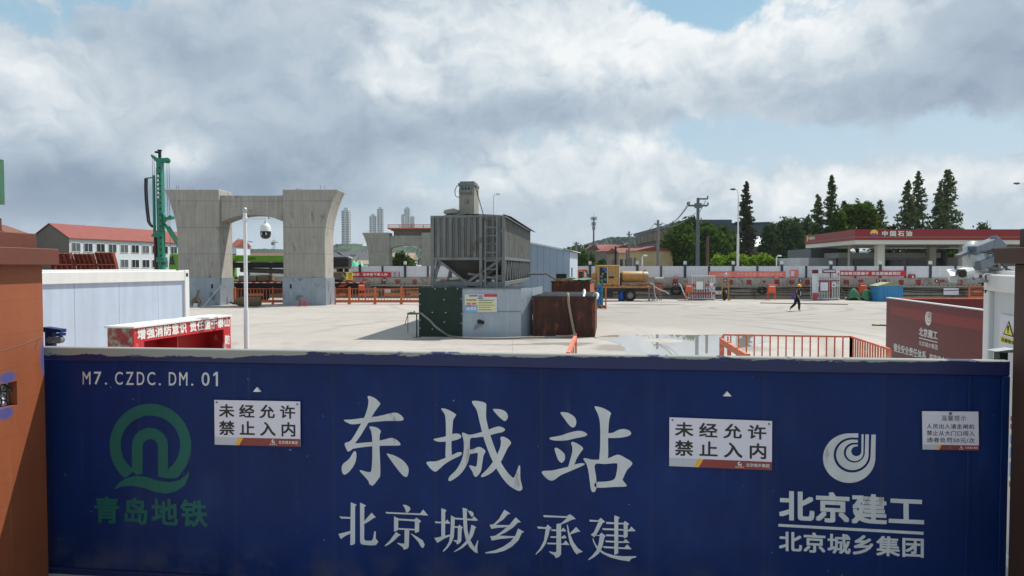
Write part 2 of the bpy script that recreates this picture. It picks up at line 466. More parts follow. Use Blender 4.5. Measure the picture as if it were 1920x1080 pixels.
M['hutroof'] = mat('pale_green_roof', S(148, 160, 118), 0.7, var=0.1, scale=4)
M['shed'] = mat('blue_grey_ribbed_sheet', S(164, 182, 202), 0.45, 0.1, var=0.05, scale=1, streak=0.08, extra=seam_lines(0.42, 0.045, S(120, 136, 156), 0.6))
M['roofred'] = mat('red_roof_sheet', S(134, 66, 56), 0.7, var=0.12, scale=0.8, streak=0.15)
M['rooftile'] = mat('orange_roof_tile', S(116, 72, 56), 0.8, var=0.2, scale=1.5)
M['wallwhite'] = mat('white_render', S(206, 212, 220), 0.8, var=0.05, scale=0.3, streak=0.05, stain=S(170, 172, 172), stain_amt=0.1, stain_scale=0.4)
M['wallgrey'] = mat('grey_and_shaded_render', S(116, 112, 106), 0.9, var=0.08, scale=0.4)  # true grey on the terrace houses; stands for shade on the dormitory gable
M['wallbeige'] = mat('beige_render', S(188, 168, 128), 0.85, var=0.1, scale=0.5)
M['walltan'] = mat('tan_render', S(150, 130, 112), 0.85, var=0.1, scale=0.5)
M['factory'] = mat('dark_blue_grey_cladding', S(78, 88, 102), 0.6, 0.1, var=0.1, scale=0.4, streak=0.12)
M['fascia'] = mat('brown_grey_cladding', S(108, 98, 90), 0.7, var=0.1, scale=0.5, streak=0.15)
M['darkroof'] = mat('dark_roof_sheet', S(70, 74, 80), 0.7, var=0.12, scale=0.5)
M['window'] = mat('window_glass', S(40, 48, 56), 0.15, 0.0, var=0.2, scale=1.5, spec=0.6)
M['canopyred'] = mat('canopy_red', S(142, 28, 40), 0.35, var=0.03, scale=0.5)
M['canopywhite'] = mat('canopy_white', S(214, 214, 206), 0.5, var=0.04, scale=0.6)
M['gold'] = mat('gold_stripe', S(150, 104, 70), 0.5, var=0.05)
M['emblem_yellow'] = mat('emblem_yellow', S(240, 206, 92), 0.5, var=0.05)
M['emblem_purple'] = mat('emblem_purple', S(150, 60, 130), 0.5, var=0.05)
M['stationwall'] = mat('station_wall', S(176, 178, 182), 0.7, var=0.06, scale=0.5)
M['tower'] = mat('tower_facade', S(196, 198, 200), 0.7, var=0.05, scale=0.05)
M['towerband'] = mat('tower_glazing', S(112, 126, 140), 0.4, var=0.1, scale=0.08)
M['pole'] = mat('white_pole_paint', S(222, 222, 224), 0.4, var=0.04, scale=3)
M['greypole'] = mat('grey_concrete_pole', S(128, 128, 126), 0.8, var=0.1, scale=2)
M['darkpole'] = mat('dark_pole', S(92, 100, 108), 0.5, 0.3, var=0.1, scale=2)
M['glassdark'] = mat('black_dome_glass', S(18, 18, 20), 0.08, var=0.0)
M['galv'] = mat('galvanised_rail', S(176, 182, 184), 0.4, 0.5, var=0.1, scale=4)
M['camgrey'] = mat('camera_housing', S(214, 218, 216), 0.4, var=0.05, scale=4)
M['floodgrey'] = mat('floodlight_aluminium', S(104, 112, 122), 0.4, 0.4, var=0.15, scale=5)
M['skin'] = mat('skin', S(176, 122, 96), 0.6, var=0.05)
M['navy'] = mat('navy_cloth', S(36, 40, 62), 0.9, var=0.15, scale=8)
M['blackcloth'] = mat('black_cloth', S(26, 28, 32), 0.9, var=0.15, scale=8)
M['helmet'] = mat('yellow_helmet', S(244, 166, 30), 0.35, var=0.03)
M['shoe'] = mat('pale_shoe', S(190, 188, 184), 0.7, var=0.1)
M['bark'] = mat('bark', S(88, 74, 62), 0.9, var=0.25, scale=5)
M['mintnet'] = mat('mint_dust_net', S(86, 190, 148), 0.8, var=0.2, scale=1.2, bump=0.6, bscale=1.5)
M['leaf_dark'] = leafmat('dark_leaves', S(34, 52, 32), S(86, 108, 58))
M['leaf_mid'] = leafmat('mid_leaves', S(34, 54, 24), S(100, 126, 52))
M['leaf_bright'] = leafmat('bright_leaves', S(76, 108, 34), S(148, 178, 62), 0.4)
M['leaf_conifer'] = leafmat('conifer_needles', S(52, 70, 50), S(124, 140, 94))
M['leaf_brown'] = leafmat('browned_needles', S(40, 48, 32), S(92, 92, 58))
M['hilltree'] = mat('hill_woodland', S(84, 104, 92), 0.95, var=0.3, scale=0.05, stain=S(60, 82, 72), stain_amt=0.5, stain_scale=0.03)
M['haze_town'] = mat('far_house_render', S(172, 172, 172), 0.9, var=0.08, scale=0.3)

# ================================================================ ground
def yard_material():
    m = bpy.data.materials.new('yard_concrete'); m.use_nodes = True
    n = NT(m.node_tree); b = n.n['Principled BSDF']
    co = n.new('ShaderNodeTexCoord').outputs['Object']
    x, y, z = n.sep(co)
    wv0 = n.vmath('ADD', co, n.vmath('SCALE', n.vmath('SUBTRACT', n.noise(co, 0.12, 5.0, 0.6, col=True), (0.5, 0.5, 0.5)), scale=14.0))
    base = S(170, 164, 157)
    f = n.ramp(n.noise(co, 0.16, 7.0, 0.6), 0.3, 0.7, 0.9, 1.08, False)
    f2 = n.ramp(n.noise(co, 1.9, 8.0, 0.65), 0.3, 0.7, 0.93, 1.06, False)
    c = n.vmath('SCALE', base[:3], scale=n.math('MULTIPLY', f, f2))
    c = n.mix(n.ramp(n.noise(co, 0.5, 8.0, 0.7), 0.46, 0.7, 0.0, 0.6), c, S(150, 145, 138))
    c = n.mix(n.ramp(n.noise(n.vmath('MULTIPLY', co, (0.35, 1.0, 1.0)), 0.9, 8.0, 0.7), 0.5, 0.75, 0.0, 0.25), c, S(128, 122, 114))
    dx = n.math('DIVIDE', n.math('SUBTRACT', n.sep(wv0)[0], 19.0), 21.0); dy = n.math('DIVIDE', n.math('SUBTRACT', n.sep(wv0)[1], 42.0), 13.0)
    worn = n.ramp(n.math('ADD', n.math('MULTIPLY', dx, dx), n.math('MULTIPLY', dy, dy)), 0.3, 1.3, 1.0, 0.0)
    c = n.mix(n.math('MULTIPLY', worn, 0.55), c, S(138, 135, 131))
    wv = n.vmath('ADD', co, n.vmath('SCALE', n.vmath('SUBTRACT', n.noise(co, 0.5, 4.0, 0.6, col=True), (0.5, 0.5, 0.5)), scale=2.2))
    # tyre arcs: dark rubber rings round two turning centres, worn through by noise
    for (cx, cy, r0, r1, step) in ((9.0, 56.0, 5.0, 21.0, 2.1), (20.0, 48.0, 3.0, 15.0, 2.0), (2.0, 30.0, 9.0, 19.0, 2.3)):
        r = n.vmath('LENGTH', n.vmath('SUBTRACT', n.vmath('MULTIPLY', co, (1, 1, 0)), (cx, cy, 0)))
        w = n.noise(co, 0.12, 3.0, 0.5)
        rr = n.math('MULTIPLY_ADD', w, 3.0, r)
        band = n.ramp(n.math('ABSOLUTE', n.math('SUBTRACT', n.math('FRACT', n.math('DIVIDE', rr, step)), 0.5)), 0.04, 0.2, 1.0, 0.0)
        lim = n.math('MULTIPLY', n.ramp(r, r0, r0 + 2), n.ramp(r, r1 - 4, r1, 1.0, 0.0))
        wear = n.ramp(n.noise(co, 0.16, 5.0, 0.6), 0.40, 0.6)
        c = n.mix(n.math('MULTIPLY', n.math('MULTIPLY', band, lim), n.math('MULTIPLY', wear, 0.36)), c, S(100, 96, 92))
    # slab joints
    for ax, step in ((0, 6.0), (1, 5.0)):
        v = (x, y)[ax]
        fr = n.math('FRACT', n.math('DIVIDE', n.math('ADD', v, 300.0), step))
        c = n.mix(n.math('MULTIPLY', n.math('LESS_THAN', fr, 0.03 / step), 0.45), c, S(110, 104, 96))
    # damp and oily patches with a shape of their own
    wx, wy, wz = n.sep(wv)
    wet = None
    for (cx, cy, rx, ry) in ((6.2, 25.3, 3.6, 1.5), (1.9, 26.6, 1.5, 0.55), (0.2, 26.4, 1.6, 0.25), (10.5, 54.0, 3.8, 1.3), (7.5, 50.3, 3.4, 0.5), (13.5, 57.5, 3.0, 1.0), (-1.5, 28.3, 3.5, 0.35), (26.0, 56.0, 5.0, 0.7), (30.0, 30.0, 3.0, 1.0)):
        dx = n.math('DIVIDE', n.math('SUBTRACT', wx, cx), rx); dy = n.math('DIVIDE', n.math('SUBTRACT', wy, cy), ry)
        q = n.ramp(n.math('ADD', n.math('MULTIPLY', dx, dx), n.math('MULTIPLY', dy, dy)), 0.5, 1.1, 1.0, 0.0)
        wet = q if wet is None else n.math('MAXIMUM', wet, q)
    c = n.mix(n.math('MULTIPLY', wet, 0.62), c, S(112, 104, 94))
    n.put(b.inputs['Base Color'], c)
    n.put(b.inputs['Roughness'], n.math('MULTIPLY_ADD', wet, -0.35, 0.86))
    bp = n.new('ShaderNodeBump'); bp.inputs['Strength'].default_value = 0.12; bp.inputs['Distance'].default_value = 0.02
    n.put(bp.inputs['Height'], n.noise(co, 5.0, 6.0, 0.6)); n.l.new(bp.outputs[0], b.inputs['Normal'])
    return m
mb = MB(); mb.poly([(-60, -12, 0), (70, -12, 0), (70, 75, 0), (-60, 75, 0)])
tag(mb.build('yard_pavement', yard_material()), 'pale worn concrete yard slab with tyre arcs', 'pavement', None, 'structure')
mb = MB(); mb.poly([(-2600, -200, -0.03), (2600, -200, -0.03), (2600, 2400, -0.03), (-2600, 2400, -0.03)])
tag(mb.build('ground', mat('dry_earth', S(120, 112, 92), 0.95, var=0.2, scale=0.05, stain=S(74, 92, 56), stain_amt=0.5, stain_scale=0.02)), 'flat earth and scrub beyond the yard', 'ground', None, 'structure')
# puddle: a mirror-still film of water with a dry island and ragged rim
pm = bpy.data.materials.new('puddle_water'); pm.use_nodes = True
_n = NT(pm.node_tree); _b = _n.n['Principled BSDF']
_b.inputs['Base Color'].default_value = S(146, 144, 140); _b.inputs['Roughness'].default_value = 0.02; _b.inputs['IOR'].default_value = 1.45
_b.inputs['Specular IOR Level'].default_value = 0.9
def px_outline(pts, z, jit=0.1, n=4):
    g = [gp(px, py, z) for px, py in pts]
    c = crom([(p.x, p.y) for p in g], n)
    return [(p[0] + random.uniform(-jit, jit), p[1] + random.uniform(-jit, jit)) for p in c]
outer = px_outline([(1112, 633), (1150, 628.5), (1230, 627), (1300, 628), (1352, 627.5), (1420, 631), (1442, 638), (1420, 646), (1380, 654), (1330, 672), (1230, 676), (1180, 664), (1172, 655), (1160, 644), (1130, 637)], 0.004, 0.06)
inner = px_outline([(1206, 637.2), (1232, 634), (1262, 635), (1282, 638.5), (1268, 642), (1232, 641.5)], 0.004, 0.03)
mb = MB()
v3 = [[Vector((p[0], p[1], 0)) for p in outer], [Vector((p[0], p[1], 0)) for p in inner]]
allp = outer + inner
mb.v = [(p[0], p[1], 0.004) for p in allp]
mb.f = [tuple(t) for t in tessellate_polygon(v3)]
tag(mb.build('puddle_water', pm), 'shallow puddle mirroring the sky in the yard', 'puddle', None, 'structure')
# yellow strip kerb in front of the far wall
a, b_ = gp(1425, 568.5), gp(1590, 571.5)
t = Plane(a, b_); rr = thing('cable_ramp', 'low yellow and black cable ramp lying behind the walking worker', 'cable ramp', t.p, t.rot)
mb = MB(); mb.prism([(0, 0), (0, 0.05), (t.len, 0.05), (t.len, 0)], -0.12, 0.12); mb.build('ramp_body', mat('ramp_black', S(58, 52, 40), 0.8), rr, bevel=0.02)
mb = MB()
for k in range(int(t.len / 0.5)): mb.box(k * 0.5, k * 0.5 + 0.25, -0.09, 0.09, 0.05, 0.056)
mb.build('ramp_stripes', M['yellow'], rr)
g0 = gp(1634, 610); rr = thing('cable_ramp', 'black and yellow speed hump left of the maroon boards', 'cable ramp', (g0.x, g0.y, 0), R(-28))
mb = MB(); mb.prism([(0, 0), (0.05, 0.055), (2.6, 0.055), (2.65, 0)], -0.2, 0.2); mb.build('ramp_body', mat('ramp_rubber', S(40, 38, 34), 0.8), rr, bevel=0.015)
mb = MB()
for k in range(5): mb.box(0.12 + k * 0.5, 0.37 + k * 0.5, -0.17, 0.17, 0.056, 0.061)
mb.build('ramp_stripes', M['yellow'], rr)

# ================================================================ blue sliding gate
HT = 2.22
TL, TR = gp(84, 650, HT), gp(1890, 676, HT)
G = Plane(TL, TR)
def chipped(n, co, c, b):
    x, y, z = n.sep(co)
    v = n.combine(n.math('MULTIPLY', x, 1.6), 0.0, n.math('MULTIPLY', z, 9.0))
    f = n.noise(v, 1.0, 9.0, 0.7)
    lim = n.ramp(z, HT - 0.125, HT - 0.01, -0.32, 0.26, False)
    lim2 = n.ramp(x, 1.7, 2.9, 0.13, -0.15)
    k = n.ramp(n.math('ADD', n.math('ADD', f, lim), lim2), 0.555, 0.575)
    return n.mix(k, c, S(146, 150, 144))
def gate_stain(n, co, c, b):
    x, y, z = n.sep(co)
    fr = n.math('FRACT', n.math('DIVIDE', n.math('ADD', x, 0.02), 0.965))
    c = n.mix(n.math('MULTIPLY', n.math('LESS_THAN', fr, 0.006), 0.55), c, S(14, 20, 48))
    c = n.mix(n.math('MULTIPLY', n.ramp(fr, 0.0, 0.05, 1.0, 0.0), 0.24), c, S(54, 62, 84))
    run = n.noise(n.vmath('MULTIPLY', co, (9.0, 1.0, 0.5)), 1.0, 4.0, 0.6)
    c = n.mix(n.math('MULTIPLY', n.ramp(run, 0.6, 0.78), n.math('MULTIPLY', n.ramp(z, 0.3, 2.1), 0.16)), c, S(120, 124, 122))
    c = n.mix(n.math('MULTIPLY', n.ramp(z, 0.06, 0.5, 1.0, 0.0), n.ramp(n.noise(co, 3.0, 6.0, 0.6), 0.35, 0.7, 0.0, 0.4)), c, S(92, 90, 84))
    spot = n.ramp(n.noise(co, 26.0, 2.0, 0.5), 0.775, 0.79)
    c = n.mix(n.math('MULTIPLY', spot, 0.5), c, S(170, 176, 186))
    return n.mix(n.ramp(n.noise(n.vmath('MULTIPLY', co, (1.4, 1, 0.5)), 1.4, 6.0, 0.6), 0.50, 0.75, 0.0, 0.34), c, S(44, 64, 112))
M['gateblue'] = mat('blue_gate_paint', S(9, 39, 94), 0.40, var=0.24, scale=0.55, bump=0.04, bscale=2.0, streak=0.10, spec=0.2, extra=gate_stain)
M['gaterail'] = mat('chipped_blue_rail', S(20, 32, 82), 0.4, var=0.1, scale=3, extra=chipped)
L = G.len
gate = thing('sliding_gate', 'dark blue steel sliding gate with white station lettering across the foreground', 'gate', (G.p.x, G.p.y, 0), G.rot)
mb = MB(); mb.box(-0.3, L, 0.012, 0.052, 0.06, HT - 0.13); mb.build('gate_panel', M['gateblue'], gate)
mb = MB(); mb.box(-0.32, L + 0.01, -0.018, 0.07, HT - 0.128, HT); mb.build('top_rail', M['gaterail'], gate, bevel=0.008)
mb = MB(); mb.box(-0.32, L + 0.01, -0.018, 0.07, 0.0, 0.058); mb.build('bottom_rail', M['gaterail'], gate, bevel=0.006)
mb = MB(); mb.box(L - 0.30, L - 0.27, 0.0, 0.010, 0.06, HT - 0.13); mb.box(L - 0.05, L + 0.01, -0.02, 0.066, 0.06, HT - 0.13); mb.build('end_stile', M['gateblue'], gate, bevel=0.004)
mb = MB()
for k in range(10): mb.box(k * 0.9651 - 0.012, k * 0.9651 + 0.012, 0.053, 0.09, 0.06, HT - 0.13)
mb.build('back_stiffeners', M['gateblue'], gate)
def gz(ox, oy, sc):                                       # photo zoom -> place on the gate face
    return lambda p: G.at(ox + p[0] / sc, oy + p[1] / sc)
def strokes(name, lst, conv, m, parent, smooth=True, y0=0.0095, thick=0.0):
    mb = MB()
    for i, st in enumerate(lst):
        pts = [conv(p) for p in st]
        if smooth: pts = crom(pts, 5)
        mb.flat(pts, y0 - 0.0006 * i)
    return mb.build(name, m, parent)
dong = [[(370, 78), (392, 70), (450, 95), (495, 140), (494, 160), (440, 235), (378, 342), (300, 470), (248, 545), (235, 590), (178, 632), (155, 605), (138, 560), (150, 542), (205, 515), (290, 375), (335, 290), (370, 190), (380, 115)],
        [(130, 312), (200, 308), (330, 292), (470, 275), (560, 255), (640, 238), (690, 250), (733, 292), (712, 320), (560, 322), (400, 336), (230, 356), (170, 342)],
        [(388, 385), (415, 378), (470, 392), (505, 425), (494, 470), (492, 600), (500, 850), (480, 910), (425, 975), (388, 960), (375, 925), (292, 830), (310, 824), (380, 840), (408, 825), (418, 700), (418, 520), (408, 430)],
        [(205, 560), (300, 545), (420, 534), (520, 515), (610, 494), (660, 510), (700, 548), (690, 570), (560, 572), (420, 578), (290, 592), (215, 606), (180, 615)],
        [(245, 626), (258, 660), (248, 740), (200, 820), (145, 865), (118, 850), (108, 800), (125, 755), (185, 705), (222, 645)],
        [(568, 660), (590, 656), (650, 675), (725, 718), (775, 775), (788, 825), (775, 880), (755, 888), (715, 860), (640, 765)]]
cheng = [[(200, 150), (215, 140), (270, 155), (346, 200), (340, 225), (320, 265), (312, 360), (302, 500), (302, 640), (246, 650), (246, 480), (246, 300), (235, 205)],
         [(120, 455), (150, 445), (230, 428), (300, 404), (365, 396), (402, 420), (385, 448), (300, 472), (200, 480), (150, 474)],
         [(50, 695), (75, 680), (150, 676), (235, 645), (300, 618), (370, 586), (408, 590), (395, 618), (320, 655), (240, 702), (175, 760), (140, 782), (95, 755)],
         [(410, 398), (430, 388), (488, 408), (580, 388), (660, 364), (730, 336), (790, 324), (845, 350), (825, 378), (760, 394), (660, 420), (560, 436), (496, 448), (490, 540), (490, 610), (455, 720), (390, 810), (300, 874), (272, 866), (290, 825), (350, 765), (400, 680), (425, 590), (428, 480)],
         [(490, 565), (530, 550), (580, 530), (620, 545), (648, 575), (628, 620), (615, 700), (600, 780), (555, 834), (530, 818), (515, 780), (480, 725), (500, 718), (545, 730), (560, 710), (570, 600), (545, 594), (490, 600)],
         [(512, 72), (530, 63), (590, 68), (650, 88), (656, 130), (655, 230), (680, 350), (710, 450), (765, 600), (830, 730), (920, 840), (950, 815), (985, 725), (1000, 735), (1002, 850), (1022, 945), (1005, 972), (965, 970), (870, 905), (780, 785), (700, 630), (630, 440), (590, 280), (560, 160), (525, 105)],
         [(800, 440), (820, 426), (870, 445), (908, 490), (870, 550), (800, 690), (720, 785), (640, 830), (605, 834), (612, 810), (680, 740), (750, 640), (795, 540), (805, 480)],
         [(725, 152), (745, 145), (810, 152), (860, 180), (876, 230), (850, 268), (820, 255), (765, 205)]]
zhan = [[(248, 135), (270, 124), (330, 135), (385, 170), (407, 215), (398, 265), (370, 280), (335, 255), (285, 190)],
        [(136, 388), (160, 378), (250, 362), (330, 335), (420, 315), (480, 322), (518, 350), (490, 372), (400, 390), (310, 410), (210, 414), (150, 404)],
        [(188, 498), (208, 486), (255, 515), (290, 555), (290, 605), (260, 638), (225, 610), (202, 550)],
        [(355, 438), (375, 425), (425, 448), (477, 490), (450, 535), (410, 600), (370, 700), (322, 710), (340, 630), (366, 530), (366, 475)],
        [(58, 738), (80, 720), (160, 716), (250, 696), (330, 676), (420, 648), (475, 642), (492, 655), (440, 682), (340, 725), (250, 764), (190, 808), (150, 818), (105, 795)],
        [(594, 75), (615, 66), (690, 88), (757, 130), (750, 165), (737, 240), (730, 400), (724, 610), (646, 615), (650, 480), (650, 280), (640, 190), (620, 130)],
        [(722, 342), (780, 332), (840, 302), (900, 296), (950, 315), (963, 345), (930, 368), (840, 384), (722, 382)],
        [(480, 602), (500, 590), (575, 606), (660, 602), (740, 588), (800, 562), (840, 556), (900, 585), (976, 642), (920, 715), (885, 790), (880, 815), (915, 860), (905, 878), (800, 882), (612, 888), (606, 836), (720, 826), (785, 808), (810, 765), (825, 660), (805, 642), (700, 650), (598, 656), (610, 790), (610, 900), (585, 935), (558, 915), (545, 830), (530, 720), (510, 650)]]
strokes('lettering', dong, gz(620, 730, 5.4), M['gateletter'], gate)
strokes('lettering', cheng, gz(790, 740, 5.4), M['gateletter'], gate)
strokes('lettering', zhan, gz(1005, 750, 5.4), M['gateletter'], gate)
bei = [[(315, 72), (360, 92), (424, 118), (394, 148), (392, 835), (350, 858), (305, 862)], [(106, 328), (135, 336), (314, 346), (314, 376), (135, 372)],
       [(86, 655), (200, 628), (314, 598), (314, 645), (220, 690), (130, 750)],
       [(486, 78), (540, 100), (598, 130), (566, 158), (562, 750), (590, 778), (690, 780), (722, 755), (750, 605), (776, 608), (778, 740), (824, 798), (780, 860), (690, 866), (560, 856), (505, 840), (488, 800)],
       [(562, 420), (640, 330), (702, 262), (778, 350), (740, 360), (640, 430), (562, 472)]]
jing = [[(1272, 115), (1330, 122), (1390, 152), (1414, 190), (1400, 230), (1360, 262), (1335, 264), (1315, 190)],
        [(954, 246), (1000, 252), (1590, 278), (1650, 206), (1742, 318), (1590, 308), (970, 280)],
        [(1112, 330), (1200, 372), (1490, 388), (1522, 352), (1614, 420), (1576, 455), (1574, 612), (1510, 636), (1496, 630), (1496, 424), (1190, 404), (1188, 580), (1150, 606), (1110, 608)],
        [(1190, 544), (1496, 562), (1496, 590), (1190, 574)],
        [(1306, 570), (1394, 574), (1384, 895), (1350, 930), (1290, 944), (1275, 900), (1172, 828), (1180, 814), (1250, 832), (1306, 830)],
        [(1150, 618), (1238, 674), (1200, 692), (1120, 770), (1030, 842), (950, 884), (942, 868), (1030, 782)],
        [(1420, 650), (1432, 646), (1540, 706), (1640, 770), (1678, 850), (1660, 900), (1635, 914), (1610, 890), (1560, 800), (1480, 710)]]
cheng2 = [[(216, 84), (270, 100), (316, 126), (288, 152), (286, 600), (216, 615)], [(94, 326), (216, 334), (216, 362), (110, 360)], [(288, 336), (326, 290), (386, 368), (288, 368)],
          [(86, 632), (216, 604), (290, 588), (380, 566), (380, 600), (290, 632), (145, 722)],
          [(394, 212), (476, 256), (620, 266), (620, 294), (466, 290), (460, 440), (446, 620), (400, 730), (330, 820), (256, 886), (244, 872), (310, 790), (360, 700), (382, 580), (392, 400)],
          [(690, 274), (784, 276), (820, 228), (894, 304), (860, 314), (690, 304)],
          [(456, 412), (530, 414), (550, 382), (618, 438), (594, 460), (584, 690), (550, 732), (510, 750), (490, 715), (442, 680), (450, 668), (510, 672), (520, 640), (522, 444), (456, 440)],
          [(610, 72), (660, 84), (710, 104), (688, 130), (690, 300), (700, 480), (740, 650), (828, 800), (890, 668), (900, 672), (880, 800), (888, 912), (830, 890), (740, 800), (670, 660), (632, 480), (620, 260)],
          [(770, 386), (820, 402), (866, 434), (844, 448), (800, 590), (720, 720), (600, 820), (460, 888), (450, 878), (560, 800), (660, 700), (730, 580), (760, 460)],
          [(704, 128), (760, 130), (806, 158), (816, 210), (780, 246)]]
xiang = [[(1378, 110), (1430, 142), (1492, 184), (1440, 200), (1370, 280), (1220, 390), (1230, 392), (1470, 396), (1440, 430), (1240, 446), (1140, 464), (1106, 390), (1180, 380), (1280, 280)],
         [(1586, 252), (1640, 300), (1686, 342), (1630, 348), (1540, 440), (1400, 530), (1284, 588), (1580, 600), (1560, 628), (1300, 650), (1148, 680), (1116, 602), (1210, 590), (1320, 520), (1470, 392)],
         [(1632, 456), (1690, 490), (1748, 520), (1700, 540), (1640, 670), (1520, 790), (1380, 866), (1220, 910), (1030, 916), (1030, 896), (1200, 860), (1360, 790), (1490, 700), (1580, 590)]]
cheng_b = [[(176, 110), (600, 132), (656, 94), (710, 130), (762, 180), (700, 192), (600, 240), (500, 282), (494, 262), (560, 205), (606, 160), (190, 146)],
           [(416, 270), (500, 258), (498, 820), (460, 865), (400, 884), (380, 840), (282, 775), (290, 762), (370, 780), (414, 770)],
           [(66, 314), (220, 328), (260, 280), (328, 344), (296, 370), (270, 480), (220, 630), (140, 740), (50, 820), (38, 812), (120, 710), (190, 570), (224, 358), (84, 352)],
           [(314, 366), (416, 368), (416, 398), (330, 394)], [(500, 376), (544, 336), (594, 402), (500, 402)], [(306, 490), (416, 490), (416, 518), (312, 518)], [(500, 506), (560, 466), (600, 515), (560, 530), (500, 526)],
           [(244, 604), (416, 606), (416, 636), (256, 632)], [(500, 620), (540, 618), (580, 562), (652, 646), (500, 640)],
           [(604, 278), (620, 282), (650, 420), (720, 590), (800, 700), (890, 766), (860, 778), (815, 790), (784, 816), (740, 770), (660, 620), (620, 440)],
           [(656, 436), (720, 370), (770, 318), (848, 404), (800, 408), (660, 456)]]
jian = [[(1006, 194), (1170, 204), (1214, 158), (1294, 234), (1250, 250), (1180, 380), (1130, 470), (1186, 470), (1226, 426), (1306, 488), (1280, 510), (1240, 690), (1180, 800), (1090, 872), (996, 922), (986, 910), (1060, 840), (1140, 740), (1180, 600), (1196, 486), (1120, 480), (1096, 512), (1034, 462), (1090, 420), (1172, 230), (1020, 228)],
        [(1064, 532), (1076, 528), (1120, 630), (1200, 730), (1300, 790), (1450, 836), (1600, 852), (1850, 850), (1852, 872), (1780, 890), (1750, 912), (1728, 944), (1560, 918), (1380, 870), (1240, 800), (1140, 720), (1080, 600)],
        [(1458, 114), (1510, 130), (1560, 156), (1530, 180), (1528, 800), (1458, 828)],
        [(1304, 232), (1458, 240), (1458, 270), (1320, 268)], [(1530, 246), (1620, 250), (1650, 214), (1730, 270), (1698, 296), (1698, 500), (1640, 526), (1626, 516), (1626, 276), (1530, 274)],
        [(1238, 344), (1458, 352), (1458, 382), (1254, 376)], [(1530, 356), (1624, 360), (1624, 388), (1530, 384)], [(1700, 372), (1724, 370), (1764, 312), (1844, 396), (1700, 400)],
        [(1304, 452), (1458, 460), (1458, 490), (1320, 486)], [(1530, 464), (1624, 468), (1624, 498), (1530, 494)],
        [(1292, 562), (1458, 570), (1458, 602), (1308, 594)], [(1530, 576), (1620, 578), (1660, 534), (1740, 606), (1530, 606)],
        [(1254, 664), (1458, 676), (1458, 708), (1272, 698)], [(1530, 682), (1640, 686), (1690, 632), (1770, 720), (1530, 712)]]
for lst, ox, oy, sc in ((bei, 625, 935, 9.8158), (jing, 625, 935, 9.8158), (cheng2, 805, 945, 9.8158), (xiang, 805, 945, 9.8158), (cheng_b, 1000, 955, 9.6), (jian, 1000, 955, 9.6)):
    strokes('lettering', lst, gz(ox, oy, sc), M['gateletter'], gate, smooth=False)
def gquad(x0, y0, x1, y1, x2, y2, x3, y3): return (G.at(x0, y0), G.at(x1, y1), G.at(x2, y2), G.at(x3, y3))
mb = MB()
for k, (ch, x0, x1) in enumerate((('M', 153.5, 168.5), ('7', 175, 189), ('.', 195.5, 199.5), ('C', 214.5, 229), ('Z', 235, 249.5), ('D', 255.5, 269.5), ('C', 275, 290), ('.', 296.5, 300.5), ('D', 315.5, 329.5), ('M', 335, 350.5), ('.', 357.5, 361.5), ('0', 377, 392))):
    yt, yb = 697 + k * 0.12, 721 + k * 0.25
    if ch == '.': yt = yb - 4
    letter(mb, ch, gquad(x0, yt, x1, yt + .1, x1, yb + .1, x0, yb), 0.0095, 0.005)
mb.flat([G.at(*p) for p in ((403.6, 697.5), (407.6, 697.5), (407.6, 724.3), (403.7, 724.2), (403.7, 703), (398.8, 705.5), (398.8, 702))], 0.0092)
mb.build('lettering', M['gateletter'], gate)
mb = MB(); letter(mb, '北京建工', gquad(1461, 919, 1733, 931, 1733.5, 988.5, 1461, 976), 0.0095, 0.026, 1.02); mb.build('lettering', M['gateletter'], gate)
mb = MB(); letter(mb, '北京城乡集团', gquad(1461, 996, 1733, 1009, 1733, 1047, 1461, 1034), 0.0095, 0.02, 1.05); mb.build('lettering', M['gateletter'], gate)
mb = MB(); mb.flat(list(gquad(1460, 983, 1732.5, 998, 1732.5, 1003.5, 1460, 988)), 0.0095); mb.build('lettering', M['gateletter'], gate)
# hooked ring emblem of the builder
def arcpts(cx, cy, rx, ry, a0, a1, n=40): return [(cx + rx * math.cos(R(a0 + (a1 - a0) * k / n)), cy + ry * math.sin(R(a0 + (a1 - a0) * k / n))) for k in range(n + 1)]
hook = []
for (xt, yt, yb, cxo, cyo, rxo, ryo, cxi, cyi, rxi, ryi, xr, xl, ytop) in (
        (720, 117, 190, 566, 536, 442, 418, 617, 484, 313, 296, 1016, 942, 138), (712, 226, 274, 620, 480, 274, 258, 653, 443, 178, 168, 899, 840, 135), (712, 304, 334, 658, 446, 147, 140, 687, 420, 86, 82, 810, 775, 132)):
    o1 = [(xr, ytop + 8)] + arcpts(cxo, cyo, rxo, ryo, 0 if xr < 1000 else 3, 270) + [(xt, yt)]
    i1 = [(xt, yb)] + arcpts(cxi, cyi, rxi, ryi, 270, 0) + [(xl, ytop)]
    hook.append(o1 + i1 + [(xr, ytop)])
strokes('emblem', hook, gz(1530, 800, 9.0), M['gateletter'], gate, smooth=False)
